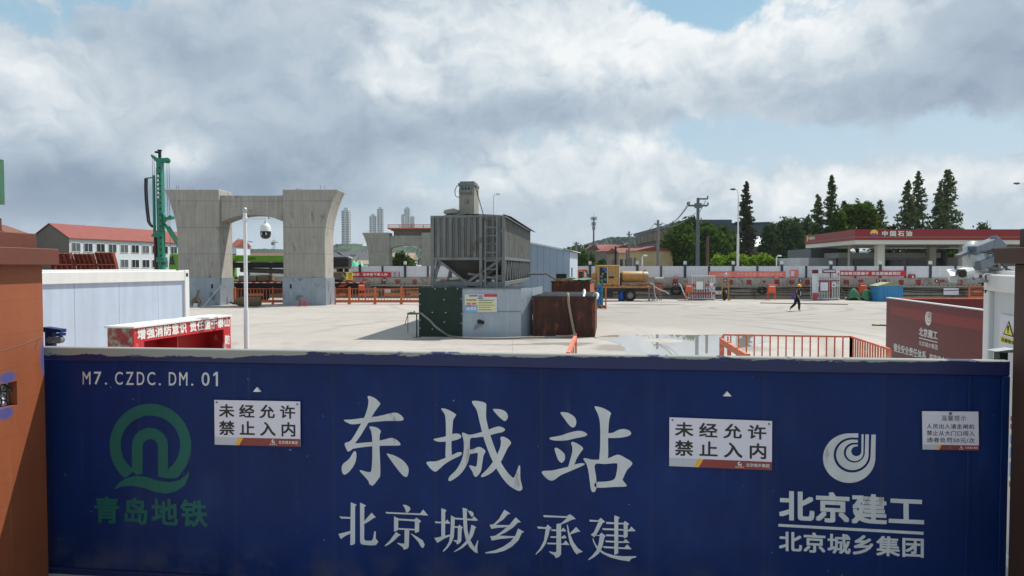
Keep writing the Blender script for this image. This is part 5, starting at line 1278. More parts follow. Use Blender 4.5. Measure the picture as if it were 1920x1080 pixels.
tt = thing('tarp_scrap', 'pale green tarpaulin scrap draped over the rear rusty tank', 'tarpaulin', bt_.location, bt_.rotation_euler.z)
zr = ZA(529, bt_.location.y) + .04
mb = MB()
for j in range(4):
    for i in range(9): mb.v.append((.4 + i * .2, 2.2 + j * .5, zr + .12 * math.sin(i * .8) * math.sin(j + .6) + .1))
for j in range(3):
    for i in range(8): o = j * 9 + i; mb.f.append((o, o + 1, o + 10, o + 9))
mb.build('tarp', M['greentarp'], tt, True)
tt = thing('rope_tangle', 'tangle of rope and sticks on the left rim of the rear rusty tank', 'rope', bt_.location, bt_.rotation_euler.z)
mb = MB(); rnd = random.Random(2)
for k in range(9): mb.tube([(.0 + rnd.uniform(0, 1.2), rnd.uniform(0, .7), zr + rnd.uniform(-.03, .16)) for _ in range(4)], .02, 5)
mb.tube([(-.4, .2, zr + .45), (.3, .2, zr + .05)], .05, 6); mb.build('rope', M['plank'], tt)

# blue-grey shed behind the silo
SY = 45.0
X1 = XA(1068, SY); ang = R(10)
t = thing('site_shed', 'blue-grey ribbed sheet shed with sloping roof behind the silo', 'shed', (X1, SY, 0), -ang)
zR = ZA(470, SY); zL = ZA(452, SY); Wd = 3.1; Dp = 6.4
mb = MB(); mb.prism([(-Wd, 0), (0, 0), (0, zR - .04), (-Wd, zL - .02)], 0, .06); mb.build('front_wall', M['shed'], t)
mb = MB(); mb.box(-.06, 0, .061, Dp, 0, zR - .06); mb.build('side_wall', mat('sunlit_shed_side', S(190, 204, 218), .5, var=.05, streak=.06, extra=seam_lines(.42, .04, S(150, 164, 180), .5, 1)), t)  # paler than the front: sunlight on this side is put into the colour
mb = MB(); mb.box(-Wd, -.061, Dp - .06, Dp, 0, zR - .06); mb.box(-Wd, -Wd + .06, .061, Dp - .061, 0, zR); mb.build('rear_walls', M['shed'], t)
mb = MB(); mb.prism([(-Wd - .1, zL + .04), (.22, zR - .04), (.22, zR + .0), (-Wd - .1, zL + .08)], -.16, Dp + .15); mb.build('roof', M['white'], t)
lx = lambda px, py: (t.matrix_basis.inverted() @ at(px, py, SY + .3))
a, b = lx(1043.5, 525.5), lx(1063, 513.5)
mb = MB(); mb.box(a.x, b.x, -.03, .0, a.z, b.z); mb.build('window_opening', M['black'], t)
mb = MB(); mb.box(0.0, .03, 1.2, 1.8, 2.2, 2.9); mb.build('side_window', M['window'], t)

# ================================================================ far wall, hoarding and what hangs on it
wl = Plane((XA(440, 66.6), 66.6), (XA(1960, 61.6), 61.6))
WL = wl.len
t = thing('boundary_wall', 'long grey concrete boundary wall with red slogan along the back of the yard', 'wall', wl.p, wl.rot)
ZL, ZW = 1.28, 1.92
def formstreak(n, co, c, b): return seam_lines(3.0, .03, S(120, 114, 106), .5)(n, co, c, b)
M['lowwall'] = mat('stained_lower_wall', S(158, 150, 136), .9, var=.12, scale=1.2, streak=.2, stain=S(112, 102, 88), stain_amt=.4, stain_scale=.8, extra=formstreak)
mb = MB(); mb.box(0, WL, 0, .8, 0, ZL - .14); mb.build('lower_wall', M['lowwall'], t)
mb = MB(); mb.box(0, WL, -.1, .8, ZL - .14, ZL); mb.build('wall_ledge', M['concrete_wall'], t)
mb = MB(); mb.box(0, WL, .22, .8, ZL, ZW); mb.build('upper_wall', M['concrete_wall'], t)
mb = MB(); x = .2
while x < WL: mb.poly([(x, -.104, ZL - .05), (x + .17, -.104, ZL - .05), (x + .25, -.104, ZL - .002), (x + .08, -.104, ZL - .002)]); x += .36
mb.build('hazard_stripes', M['darkmetal'], t)
mb = MB()
for ch, px in (('打', 683), ('造', 718), ('安', 745), ('全', 776.5), ('用', 1266), ('地', 1371), ('铁', 1406), ('”', 1434), ('高', 1458), ('标', 1486), ('准', 1515), ('细', 1588), ('节', 1616), ('严', 1660), ('管', 1692), ('理', 1724), ('严', 1768), ('控', 1803), ('“', 1330), ('筑', 830)):
    x, z = wl.at(px, 530); w = .26; mb = MB(); letter(mb, ch, rect(x - w, x + w, ZL + .02, ZL + .5) if ch not in '“”' else rect(x - .14, x + .14, ZL + .16, ZL + .42), .212, .03); mb.build('slogan_character', M['redletter'], t)
# cables along the wall
rnd = random.Random(11)
for k, (z0, amp, r, lab) in enumerate(((1.0, .08, .04, 'black cable bundle draped highest along the lower wall'), (.86, .07, .045, 'black cable draped just under the highest one on the lower wall'), (.66, .14, .03, 'thin black cable in wide loops on the lower wall'), (.36, .03, .035, 'dark pipe lying lowest along the foot of the wall'))):
    c = thing('wall_cable', lab, 'cable', wl.p, wl.rot, 'cables along the boundary wall')
    pts = [(x, -.13 - .05 * (k % 2), z0 + amp * math.sin(x * (.55 + .2 * k)) * math.sin(x * .21 + k) + rnd.uniform(-.02, .02)) for x in np.arange(.5, WL - 1, .8)]
    mb = MB(); mb.tube(pts, r, 5); mb.build('cable', M['black'], c)
# hoarding on top
h = thing('site_hoarding', 'white ribbed hoarding with dark posts standing on the boundary wall', 'hoarding', wl.p, wl.rot)
x1380 = wl.at(1376.5, 510)[0]; step = wl.at(1376.5, 510)[0] - wl.at(1331, 510)[0]
k0 = -int(x1380 / step); ZT = 3.0; k = k0
while x1380 + k * step < WL:
    x = x1380 + k * step; tall = k % 2 == 0; w = .11 if tall else .075
    mb = MB(); mb.box(x - w, x + w, .3, .46, ZW, ZT + (.16 if tall else .02)); p = mb.build('post', M['post'], h)
    if tall:
        mb = MB(); mb.box(x - .14, x + .14, .3, .46, ZT + .16, ZT + .2); mb.prism([(x - .12, ZT + .2), (x + .12, ZT + .2), (x + .14, ZT + .42), (x + .05, ZT + .47), (x - .05, ZT + .47), (x - .14, ZT + .42)], .3, .46); mb.build('post_lamp', mat('lamp_glass', S(206, 214, 206), .3, var=.05) if 'lampg' not in M else M['lampg'], p)
    x2 = x + step
    if x2 < WL:
        mb = MB(); a, b = x + .1, x2 - .1; hh = (ZT - ZW) / 4
        for j in range(4):
            z0 = ZW + j * hh; mb.v += [(a, .40, z0), (b, .40, z0), (b, .40, z0 + hh * .1), (a, .40, z0 + hh * .1), (a, .365, z0 + hh * .2), (b, .365, z0 + hh * .2), (a, .365, z0 + hh), (b, .365, z0 + hh)]
            o = len(mb.v) - 8; mb.f += [(o, o + 1, o + 2, o + 3), (o + 3, o + 2, o + 5, o + 4), (o + 4, o + 5, o + 7, o + 6)]
        mb.build('hoarding_panel', M['hoard'], h)
    k += 1
# banners
def banner(label, x0, x1, y0, y1, m, txts, endm=None, y=.285, tm='letter'):
    a = wl.at(x0, (y0 + y1) / 2)[0]; b = wl.at(x1, (y0 + y1) / 2)[0]; z1 = wl.at((x0 + x1) / 2, y0)[1]; z0 = wl.at((x0 + x1) / 2, y1)[1]
    t = thing('slogan_banner', label, 'banner', wl.p + wl.u * a, wl.rot)
    W = b - a
    mb = MB(); n = 24
    for i in range(n + 1):
        for z in (z0, z1): mb.v.append((W * i / n, y + .006 * math.sin(i * 1.7) , z + .012 * math.sin(i * .9)))
    mb.f = [(2 * i, 2 * i + 2, 2 * i + 3, 2 * i + 1) for i in range(n)]
    mb.build('banner_cloth', m, t)
    H = z1 - z0
    for (s_, f0, f1) in txts: mb = MB(); letter(mb, s_, rect(W * f0, W * f1, z0 + H * .22, z1 - H * .2), y - .012, .03, 1.15); mb.build('slogan', M[tm], t)
    if endm:
        f0, f1 = endm
        mb = MB(); mb.box(W * f0, W * f1, y - .02, y - .008, z0, z1); mb.build('logo_panel', M['noticegrey'], t)
        mb = MB(); c = W * (f0 + f1) / 2; mb.flat([(c + .13 * math.cos(q), z0 + H * .65 + .13 * math.sin(q)) for q in [R(v) for v in range(0, 300, 20)]] + [(c + .07 * math.cos(q), z0 + H * .65 + .07 * math.sin(q)) for q in [R(v) for v in range(290, -1, -20)]], y - .023)
        letter(mb, '北京建工', rect(c - .25, c + .25, z0 + H * .13, z0 + H * .3), y - .023, .02); mb.build('logo', M['blackletter'], t)
    return t
M['bannerred'] = mat('bright_red_banner', S(204, 36, 44), .6, var=.06, scale=2)
M['bannerpink'] = mat('faded_pink_banner', S(226, 126, 116), .7, var=.06, scale=1.2, streak=.06)
M['pinktext'] = mat('faded_banner_text', S(240, 168, 158), .7, var=.05)
banner('bright red banner on the hoarding left of the silo, grey logo end panel', 655, 748, 510.3, 519.2, M['bannerred'], [('杜绝侥幸', -.12, .19), ('违章蛮干要人命', .255, .755)], (.835, .98))
banner('faded pink banner on the hoarding above the yellow trolley', 1330, 1475, 509, 520, M['bannerpink'], [('人人讲安全', .06, .29), ('个个会应急', .36, .62), ('畅通生命通道', .66, .96)], None, .285, 'pinktext')
banner('bright red banner on the hoarding right of the white pen, white slogan', 1573.5, 1702, 507.5, 518.2, M['bannerred'], [('事故教训是镜子', .035, .455), ('安全经验是明灯', .495, .92)], None)
def wthing(name, label, cat, px, py, group=None, y=0.0):
    x, z = wl.at(px, py); p = wl.p + wl.u * x + wl.n * y
    return thing(name, label, cat, (p.x, p.y, 0), wl.rot, group), z
t, z = wthing('notice_board', 'faded pink notice board on the hoarding left of the white pen', 'notice', 1491, 514)
mb = MB(); mb.box(-.38, .38, .27, .29, 2.0, 2.66); mb.build('board', M['bannerpink'], t)
mb = MB(); mb.box(-.3, .0, .262, .267, 2.1, 2.55); mb.build('board_text', M['noticewhite'], t)
t, z = wthing('fire_box', 'small dark red hydrant box on the hoarding right of the red banner', 'fire box', 1712, 515.5)
mb = MB(); mb.box(-.28, .28, .1, .29, ZW + .02, 2.26); mb.build('box_shell', M['red'], t, bevel=.02)
mb = MB(); mb.lathe([(0, 0), (.07, 0), (.07, .16), (.04, .2), (0, .2)], (0, .05, ZW + .02), 10); mb.build('hydrant', M['pole'], t, True)
for px, py, num in ((720, 525.5, '14'), (1361, 526.7, '9'), (1502.5, 525.3, '8'), (1648, 525.5, '7'), (1758.5, 526, '6')):
    t, z = wthing('number_sign', 'round dark red sign reading %s on the boundary wall' % num, 'sign', px, py, 'numbered signs on the boundary wall')
    z = ZW - .24
    mb = MB(); mb.lathe([(0, .2), (.19, .2), (.19, .218), (0, .218)], (0, 0, z), 20, 'y'); mb.build('sign_disc', M['darkred'], t)
    mb = MB(); w = .05 * len(num) + .02; letter(mb, num, rect(-w, w, z - .1, z + .1), .195, .03); mb.build('lettering', M['letter'], t)
t, z = wthing('number_sign', 'square dark red sign reading 11 on the boundary wall', 'sign', 1265.5, 531)
mb = MB(); mb.box(-.22, .22, -.13, -.11, ZL - .12, ZL + .2); mb.build('sign_plate', M['darkred'], t)
mb = MB(); letter(mb, '11', rect(-.12, .12, ZL - .06, ZL + .14), -.134, .03); mb.build('lettering', M['letter'], t)
for px, lab in ((1268.5, 'orange wall lamp above the sign reading 11'), (1456, 'orange wall lamp under the right end of the pink banner'), (806, 'orange wall lamp seen beside the silo frame')):
    t, z = wthing('wall_lamp', lab, 'lamp', px, 520, 'orange wall lamps')
    mb = MB(); mb.prism([(-.2, ZW + .02), (.2, ZW + .02), (.17, ZW + .15), (-.17, ZW + .15)], .1, .3); mb.build('lamp_hood', M['orangebox'], t, bevel=.02)
    mb = MB(); mb.box(-.16, .16, .08, .099, ZW + .03, ZW + .08); mb.build('lamp_lens', M['letter'], t)
def wall_panel(label, px0, px1, py0, py1, m, stripes=None):
    a, z1 = wl.at(px0, py0); b, z0 = wl.at(px1, py1); p = wl.p + wl.u * a
    t = thing('wall_placard', label, 'placard', (p.x, p.y, 0), wl.rot)
    mb = MB(); mb.box(0, b - a, -.2, -.18, z0, z1); mb.build('board', m, t)
    if stripes:
        mb = MB()
        for s0, s1 in stripes: mb.box((b - a) * s0, (b - a) * s1, -.206, -.202, z0 + .03, z1 - .03)
        mb.build('print', M['emblem_purple'] if stripes[0][0] < .2 else M['pinktext'], t)
wall_panel('lilac striped placard on the lower wall left of the green net', 722.5, 733, 541.5, 549, M['noticewhite'], ((.16, .2), (.8, .84)))
wall_panel('pale placard on the lower wall beside the yellow trolley', 1340, 1362, 545, 552, M['noticewhite'], ((.3, .42), (.6, .75)))
wall_panel('lilac patch board on the lower wall behind the bullet camera', 1767, 1795, 540, 553, M['noticewhite'])

# ================================================================ things standing along the back of the yard
def ygp(px, py): p = gp(px, py); return p
def box_stand(label, px, pyb, w, ztop, zbot):
    p = gp(px, pyb)
    t = thing('distribution_box', label, 'electric box', (p.x, p.y, 0), 0, 'orange distribution boxes')
    mb = MB(); mb.box(-w, w, -.16, .16, zbot, ztop); b = mb.build('box_body', M['orangebox'], t, bevel=.015)
    mb = MB(); mb.prism([(-w - .06, ztop), (w + .06, ztop), (w + .02, ztop + .07), (-w - .02, ztop + .07)], -.26, .2); mb.build('rain_roof', M['orangebox'], t)
    mb = MB(); mb.box(-w + .05, w - .05, -.166, -.162, ztop - .16, ztop - .06); mb.build('label_plate', M['letter'], b)
    for sx in (-1, 1):
        for sy in (-.13, .13):
            mb = MB(); mb.bar((sx * (w - .04), sy, zbot), (sx * (w + .02), sy * 1.2, 0), .045); mb.build('leg', M['orangebox'], t)
    return t
box_stand('orange distribution box on legs behind the barriers left of the silo', 679, 566, .27, 1.5, .95)
box_stand('orange distribution box beside the red and white pen', 1291, 563, .27, 1.36, .72)
box_stand('orange distribution box on tall legs left of the walking worker', 1446.5, 562.5, .32, 1.33, .66)
box_stand('orange distribution box on legs behind the green tarpaulin bundles', 1617, 562, .31, 1.4, .8)
# white pens for gas bottles and materials
def pen(name, label, px0, px1, pyb, pyt, side, red):
    a, b = gp(px0, pyb), gp(px1, pyb); W = b.x - a.x; H = ZA(pyt, a.y)
    t = thing(name, label, 'storage pen', (a.x, a.y, 0))
    mb = MB(); n = 13
    for k in range(n + 1):
        x = k * W / n; mb.bar((x, 0, .14), (x, 0, H - .05), .05 if k in (0, n) else .035)
    for z in (.14, H * .5, H - .05): mb.bar((0, 0, z), (W, 0, z), .045)
    for x in (0, W): mb.bar((x, 0, 0), (x, 0, .2), .08)
    mb.build('front_bars', M['pole'], t)
    for x in (0, W):
        mb = MB()
        for k in range(6): mb.bar((x, k * .3, .14), (x, k * .3, H - .1), .03)
        mb.bar((x, 0, H - .1), (x, 1.5, H - .1), .05); mb.bar((x, 0, .14), (x, 1.5, .14), .05)
        mb.build('side_bars', M['pole'], t)
    mb = MB(); mb.prism([(-.08, H), (W + .08, H), (W + .08, H + .05), (-.08, H + .05)], -.12, 1.6); mb.build('pen_roof', M['galv'], t)
    mb = MB(); mb.box(-.02, W + .02, .2, 1.5, 0, .1); mb.build('base_frame', M['steel'], t)
    return t, W, H
t, W, H = pen('gas_bottle_pen', 'white barred pen with red bands, notice and blue round sign', 1298.5, 1340, 563, 517.5, 0, True)
mb = MB()
for z0, z1 in ((1.27, 1.42), (.53, .68)):
    for x0, x1 in ((-.04, .22), (W * .55, W * .8), (W - .24, W + .06)) if z0 > 1 else ((-.04, .2), (.3, W * .78), (W - .26, W + .04)): mb.box(x0, x1, -.045, -.026, z0, z1)
mb.build('red_bands', M['red'], t)
mb = MB(); mb.box(W * .16, W * .47, -.06, -.05, .95, 1.65); mb.box(W * .76, W * .94, -.06, -.05, .8, 1.12); mb.box(W * .76, W * .92, -.06, -.05, 1.25, 1.55); mb.build('notice_sheets', M['letter'], t)
mb = MB(); mb.flat([(W * .85 + .12 * math.cos(R(a)), .95 + .12 * math.sin(R(a))) for a in range(0, 360, 20)], -.064); mb.build('round_sign', M['bluedrum'], t)
mb = MB(); mb.flat([(W * .85 + .05 * math.cos(R(a)), .95 + .05 * math.sin(R(a))) for a in range(0, 360, 40)], -.066); mb.build('round_sign_mark', M['letter'], t)
mb = MB()
for k in range(5): mb.lathe([(0, 0), (.11, 0), (.11, 1.0), (.05, 1.15), (.05, 1.25), (0, 1.25)], (.35 + k * .33, .5, .1), 10)
mb.build('gas_bottles', M['formwork'], t, True)
t, W, H = pen('material_pen', 'tall white barred pen with maroon header and framed notice right of the worker', 1533.5, 1573, 563, 507, 0, False)
mb = MB(); mb.box(W * .17, W * .82, -.08, -.05, H - .22, H + .07); mb.prism([(W * .1, H + .07), (W * .5, H + .16), (W * .86, H + .07)], -.08, -.05); mb.box(-.55, -.02, -.05, .0, H - .26, H + .06); mb.build('header_board', M['darkred'], t)
mb = MB(); mb.box(.0, W * .16, -.085, -.05, H - .26, H + .1); mb.box(W * .83, W, -.085, -.05, H - .2, H + .12); mb.box(W * .24, W * .79, -.086, -.082, H - .12, H - .03); mb.build('header_text', M['noticewhite'], t)
mb = MB(); mb.box(W * .06, W * .52, -.05, -.03, .78, 1.66); mb.box(0, W, -.045, -.028, 1.68, 1.76); mb.box(W * .55, W * .62, -.045, -.028, .2, 1.7); mb.build('notice_frame', M['maroonband'], t)
mb = MB(); mb.box(W * .1, W * .46, -.06, -.052, .84, 1.58); mb.box(W * .65, W * .82, -.06, -.05, 1.16, 1.56); mb.build('notice_sheets', M['noticewhite'], t)
mb = MB(); mb.flat([(W * .735 - .11, 1.26), (W * .735 + .11, 1.26), (W * .735, 1.48)], -.064); mb.build('warning_triangle', M['gold'], t)
mb = MB(); mb.box(-.5, -.02, .02, .05, .05, H - .3); mb.build('side_screen', M['hoard'], t)
p = gp(1527.5, 563.5)
t = thing('fire_bucket_box', 'dusty red bin standing left of the tall white pen', 'bin', (p.x, p.y - .1, 0))
mb = MB(); mb.lathe([(0, 0), (.2, 0), (.24, .56), (.25, .6), (.21, .6), (.19, .1), (0, .1)], (0, 0, 0), 16); mb.build('bin_body', mat('dusty_red', S(172, 76, 84), .7, var=.12), t, True)
mb = MB(); mb.lathe([(0, 0), (.25, 0), (.22, .06), (0, .08)], (0, 0, .6), 16); mb.build('bin_lid', M['red'], t, True)
p = gp(1297, 561.5)
t = thing('extinguisher_stand', 'small purple-red fire bucket at the left foot of the red and white pen', 'bucket', (p.x, p.y, 0))
mb = MB(); mb.lathe([(0, 0), (.15, 0), (.18, .45), (.16, .45), (.14, .05), (0, .05)], (0, 0, 0), 14); mb.build('bucket_body', mat('purple_red', S(150, 60, 90), .6), t, True)
mb = MB(); mb.tube([(-.17, 0, .44), (0, 0, .62), (.17, 0, .44)], .012, 5); mb.build('bucket_handle', M['steel'], t)
# pale hose from wall to floor
p = gp(1292, 561)
t = thing('drain_hose', 'pale hose curving down the wall beside the sign reading 11', 'hose', (p.x, p.y, 0))
mb = MB(); mb.tube(smooth3([at(1273, 532, 63.3) - p, at(1277, 537, 63.0) - p, at(1281, 547, 62.6) - p, at(1285, 555, 62.2) - p, gp(1291, 561.2, .06) - p, gp(1296, 561.8, .06) - p]), .06, 8); mb.build('hose_tube', M['galv'], t, True)
t = thing('cable_coil', 'black coil of cable hung on the wall under the sign reading 11', 'cable coil', (XA(1266, 63.2), 63.2, 0))
mb = MB()
for k in range(6): mb.tube([(.42 * math.cos(a) + .03 * k, -.05 * k + random.uniform(-.02, .02), .78 + .36 * math.sin(a)) for a in [R(v) for v in range(0, 375, 25)]], .035, 6)
mb.build('coil', M['black'], t)
t = thing('cable_coil', 'black coil of cable hung on the wall left of the tall-legged orange box', 'cable coil', (XA(1427, 62.7), 62.7, 0))
mb = MB()
for k in range(5): mb.tube([(.3 * math.cos(a) + .03 * k, -.05 * k, .82 + .32 * math.sin(a)) for a in [R(v) for v in range(0, 375, 25)]], .035, 6)
mb.build('coil', M['black'], t)
# yellow trolley
p = gp(1359.5, 563); H = ZA(513, p.y); x0, x1 = XA(1354, p.y) - p.x, XA(1366, p.y) - p.x
t = thing('tyre_trolley', 'yellow tube trolley with black tyre and round mirror against the wall', 'trolley', (p.x, p.y, 0))
mb = MB()
for x in (x0, x1): mb.bar((x, 0, 0 if x > 0 else .3), (x, 0, 1.9), .09)
for z in (1.15, 1.7): mb.bar((x0, 0, z), (x1, 0, z), .06)
mb.bar((x1, 0, .06), (x1, -.5, .06), .08); mb.build('frame', M['yellow'], t)
mb = MB(); mb.lathe([(.2, -.1), (.4, -.1), (.44, -.04), (.44, .04), (.4, .1), (.2, .1), (.2, -.1)], (x0 + .16, -.16, .44), 20, 'x'); mb.build('wheel', M['black'], t, True)
mb = MB(); mb.lathe([(0, -.03), (.16, -.03), (.18, 0), (0, .02)], (.02, -.1, H - .12), 18, 'y'); mb.build('round_gauge', M['galv'], t, True)
# green tarpaulin bundles
def bundle(label, pxc, pyb, w, h, seed):
    p = gp(pxc, pyb)
    t = thing('tarpaulin_bundle', label, 'tarpaulin', (p.x, p.y, 0), 0, 'bundles under green tarpaulin')
    rnd = random.Random(seed); mb = MB(); n, m = 22, 7
    for j in range(m + 1):
        v = j / m
        for i in range(n):
            a = 2 * math.pi * i / n
            f = 1 + .13 * math.sin(5 * a + seed) * v + rnd.uniform(-.05, .05)
            r = w * (v ** .75) * f
            z = h * (1 - v ** 1.7) + (.16 + .12 * math.sin(3 * a + seed) if j == m else .04 * math.sin(7 * a))
            mb.v.append((r * math.cos(a) , r * math.sin(a) * .8, max(.02, z)))
    for j in range(m):
        for i in range(n): q = (i + 1) % n; mb.f.append((j * n + i, (j + 1) * n + i, (j + 1) * n + q, j * n + q))
    mb.build('tarp', M['greentarp'], t)
    mb = MB(); mb.box(-w * .6, w * .55, -.25, .3, 0, h * .42); mb.build('stacked_goods', M['darkmetal'], t, bevel=.05)
    return t
bundle('left bundle under pleated green tarpaulin by the wall', 1600.5, 563, .62, 1.02, 1)
bundle('right bundle under green tarpaulin next to the blue hut', 1625, 563.5, .60, .95, 4)
p = gp(1582, 563)
t = thing('broom', 'worn broom leaning left of the green tarpaulin bundles', 'broom', (p.x, p.y, 0))
mb = MB(); mb.tube([(.25, 0, .12), (-.15, .25, 1.05)], .018, 5); mb.build('broom_handle', M['plank'], t)
mb = MB(); mb.prism([(.15, 0), (.5, 0), (.32, .2), (.22, .2)], -.06, .06); mb.build('bristles', M['rustlight'], t)
# blue hut
p = gp(1661, 565.5); q = gp(1640.5, 563.5)
t = thing('blue_hut', 'small blue sheet hut with pale green gabled roof by the far wall', 'hut', (p.x - .0, p.y, 0), R(-7))
wl_ = 1.35; wr = 1.05; zE = 1.32; zR = ZA(530.5, p.y)
mb = MB(); mb.box(-.62, wr + .3, 0, 1.7, 0, zE); mb.build('hut_wall', M['bluehut'], t)
mb = MB(); mb.prism([(-.62, zE), (wr + .3, zE), (.28, zR)], .02, 1.68); mb.build('gable_wall', M['hutroof'], t)
mb = MB(); mb.prism([(-.72, zE - .03), (.28, zR - .0), (wr + .4, zE - .03), (wr + .4, zE + .01), (.28, zR + .05), (-.72, zE + .01)], -.1, 1.8); mb.build('roof', M['hutroof'], t)
mb = MB(); mb.box(.1, .12, -.012, -.002, .1, zE - .1); mb.box(-.2, -.18, -.012, -.002, .1, zE - .1); mb.build('hut_trim', M['bluedrum'], t)
# orange barrier fragment at the right
for k, px in enumerate((1817, 1848)):
    c = copy_tree(proto); c.location = (XA(px, 60.9), 60.9, 0); c['label'] = ['orange barrier panel by the far wall behind the bullet camera', 'orange barrier panel by the far wall half hidden by the white cabin at right'][k]; c.scale = (.72, 1, 1)

# ================================================================ yellow pump truck and its neighbours
TY = 59.2
tx = XA(1120, TY)
def tX(px): return XA(px, TY) - tx
def tZ(py): return ZA(py, TY)
tk = thing('pump_truck', 'dusty yellow truck-mounted pump unit with horizontal tank on a flatbed', 'truck', (tx, TY, 0))
mb = MB(); x0, x1 = tX(1120), tX(1160.5); mb.box(x0, x1, -.03, 1.7, tZ(536), tZ(497)); hb = mb.build('engine_housing', M['yellow'], tk, bevel=.05)
mb = MB(); mb.box(tX(1124), tX(1138), -.045, -.02, tZ(531), tZ(501.5)); mb.build('door_opening', M['black'], hb)
mb = MB(); rnd = random.Random(4)
for k in range(9): a = rnd.uniform(tX(1125), tX(1135)); b = rnd.uniform(tZ(529), tZ(507)); mb.box(a, a + rnd.uniform(.06, .2), -.06, -.046, b, b + rnd.uniform(.06, .2))
mb.build('engine_parts', M['steel'], hb)
mb = MB(); mb.box(tX(1130), tX(1137), -.056, -.048, tZ(507), tZ(502)); mb.build('blue_filter', M['bluedrum'], hb)
mb = MB(); mb.box(tX(1141), tX(1151.5), -.038, -.031, tZ(522), tZ(518)); mb.box(tX(1147), tX(1150.5), -.038, -.031, tZ(534.5), tZ(532.5)); mb.build('vent_grilles', M['darkmetal'], hb)
mb = MB(); mb.bar((tX(1138.5), -.035, tZ(531)), (tX(1138.5), -.035, tZ(501)), .03); mb.bar((tX(1161), -.0, tZ(536)), (tX(1161), -.0, tZ(497)), .04); mb.build('housing_trim', M['pole'], hb)
r = (tZ(508.5) - tZ(530)) / 2 ; zc = (tZ(508.5) + tZ(530)) / 2; r = -r if r < 0 else r
mb = MB(); mb.lathe([(0, tX(1167)), (r * .8, tX(1167)), (r, tX(1169)), (r, tX(1214)), (r * .85, tX(1217.5)), (r * .4, tX(1218.5)), (0, tX(1219))], (0, .75, zc), 24, 'x'); tkk = mb.build('tank', M['yellow'], tk, True)
mb = MB(); mb.lathe([(r * 1.0, tX(1207)), (r * 1.04, tX(1207)), (r * 1.04, tX(1209)), (r * 1.0, tX(1209))], (0, .75, zc), 24, 'x'); mb.cyl((tX(1212.5), .75, zc + r * .9), (tX(1212.5), .75, zc + r + .14), .13, n=12); mb.box(tX(1168.5), tX(1172), .75 - r - .01, .75 - r + .05, zc - .25, zc + .05); mb.build('tank_fittings', M['yellow'], tkk)
mb = MB(); mb.box(tX(1118), tX(1220.5), -.15, 1.8, tZ(540), tZ(536.2)); mb.build('flatbed', mat('orange_brown_bed', S(176, 118, 74), .8, var=.2, scale=3, stain=S(120, 94, 72), stain_amt=.4, stain_scale=2), tk)
mb = MB(); rnd = random.Random(8)
for k in range(16): a = rnd.uniform(tX(1166), tX(1212)); mb.tube([(a, -.1, tZ(535.5)), (a + rnd.uniform(.1, .5), -.1, tZ(535.5) + rnd.uniform(.02, .2)), (a + .6, -.05, tZ(535.5))], .035, 5)
mb.build('hose_heap', M['dirt'], tk)
mb = MB(); mb.box(tX(1092), tX(1218), .1, 1.4, tZ(547), tZ(540.2)); mb.box(tX(1096), tX(1150), .2, 1.3, .35, tZ(545)); mb.build('chassis', M['darkmetal'], tk)
mb = MB(); mb.box(tX(1104), tX(1119.5), .5, 1.7, 1.0, 1.5); mb.lathe([(0, tX(1110)), (.28, tX(1110.5)), (.3, tX(1119.5)), (0, tX(1119.8))], (0, .6, tZ(518)), 14, 'x'); mb.build('air_intake', M['yellow'], tk, True)
mb = MB(); mb.cyl((tX(1164.5), .2, tZ(536)), (tX(1164.5), .2, tZ(512)), .07, n=8); mb.box(tX(1161.5), tX(1166.5), .1, .5, tZ(536), tZ(522)); mb.build('pump_block', M['darkmetal'], tk)
for px in (1181.5, 1096):
    w = MB(); c = (tX(px), 0, .50); w.lathe([(.27, -.12), (.46, -.12), (.5, -.07), (.5, .10), (.46, .14), (.27, .14), (.27, -.12)], c, 24, 'y'); wh = w.build('wheel', M['black'], tk, True)
    w = MB(); w.lathe([(0, -.02), (.1, -.08), (.12, -.02), (.24, 0), (.27, -.09), (.27, .1), (0, .1)], c, 20, 'y'); w.build('rim', M['dust'], wh, True)
    w = MB(); c = (tX(px), 1.5, .50); w.lathe([(.27, -.12), (.46, -.12), (.5, -.07), (.5, .10), (.46, .14), (0, .14), (0, -.1), (.27, -.12)], c, 24, 'y'); w.build('wheel', M['black'], tk, True)
mb = MB(); mb.bar((tX(1217), .0, tZ(540)), (tX(1217), .0, .04), .13); mb.box(tX(1213), tX(1221), -.2, .2, 0, .06); mb.bar((tX(1217), 0, tZ(545)), (tX(1206), .5, tZ(542)), .08); mb.build('jack_leg', M['steel'], tk)
mb = MB(); mb.tube(smooth3([(tX(1218), -.1, tZ(530)), (tX(1224), -.25, tZ(533)), (tX(1225), -.4, tZ(545)), (tX(1226), -.5, tZ(553)), (tX(1230), -.6, .06)]), .05, 6); mb.tube(smooth3([(tX(1218), .1, tZ(532)), (tX(1228), -.1, tZ(538)), (tX(1236), -.2, tZ(543)), (tX(1245), -.3, tZ(546)), (tX(1254), -.2, tZ(551))]), .06, 6); mb.build('delivery_hose', M['galv'], tk, True)
p = Vector((XA(1234, 60.5), 60.5, 0))
t = thing('mixer_hopper', 'rusty orange feed hopper of the pump right of the yellow tank', 'hopper', p)
mb = MB(); mb.prism([(-.5, tZ(535)), (.45, tZ(535)), (.15, tZ(550)), (-.35, tZ(550))], -.4, .5); mb.build('feed_box', M['rustlight'], t)
mb = MB()
for x in (-.3, .15):
    for y in (-.3, .4): mb.bar((x, y, tZ(549)), (x * 1.4, y, 0), .07)
mb.build('feed_legs', M['steel'], t)
mb = MB(); mb.lathe([(0, -.4), (.3, -.4), (.34, .4), (0, .4)], (.1, .2, tZ(527)), 14, 'x'); mb.build('feed_drum', M['dust'], t, True)
p = gp(1165.5, 564.2)
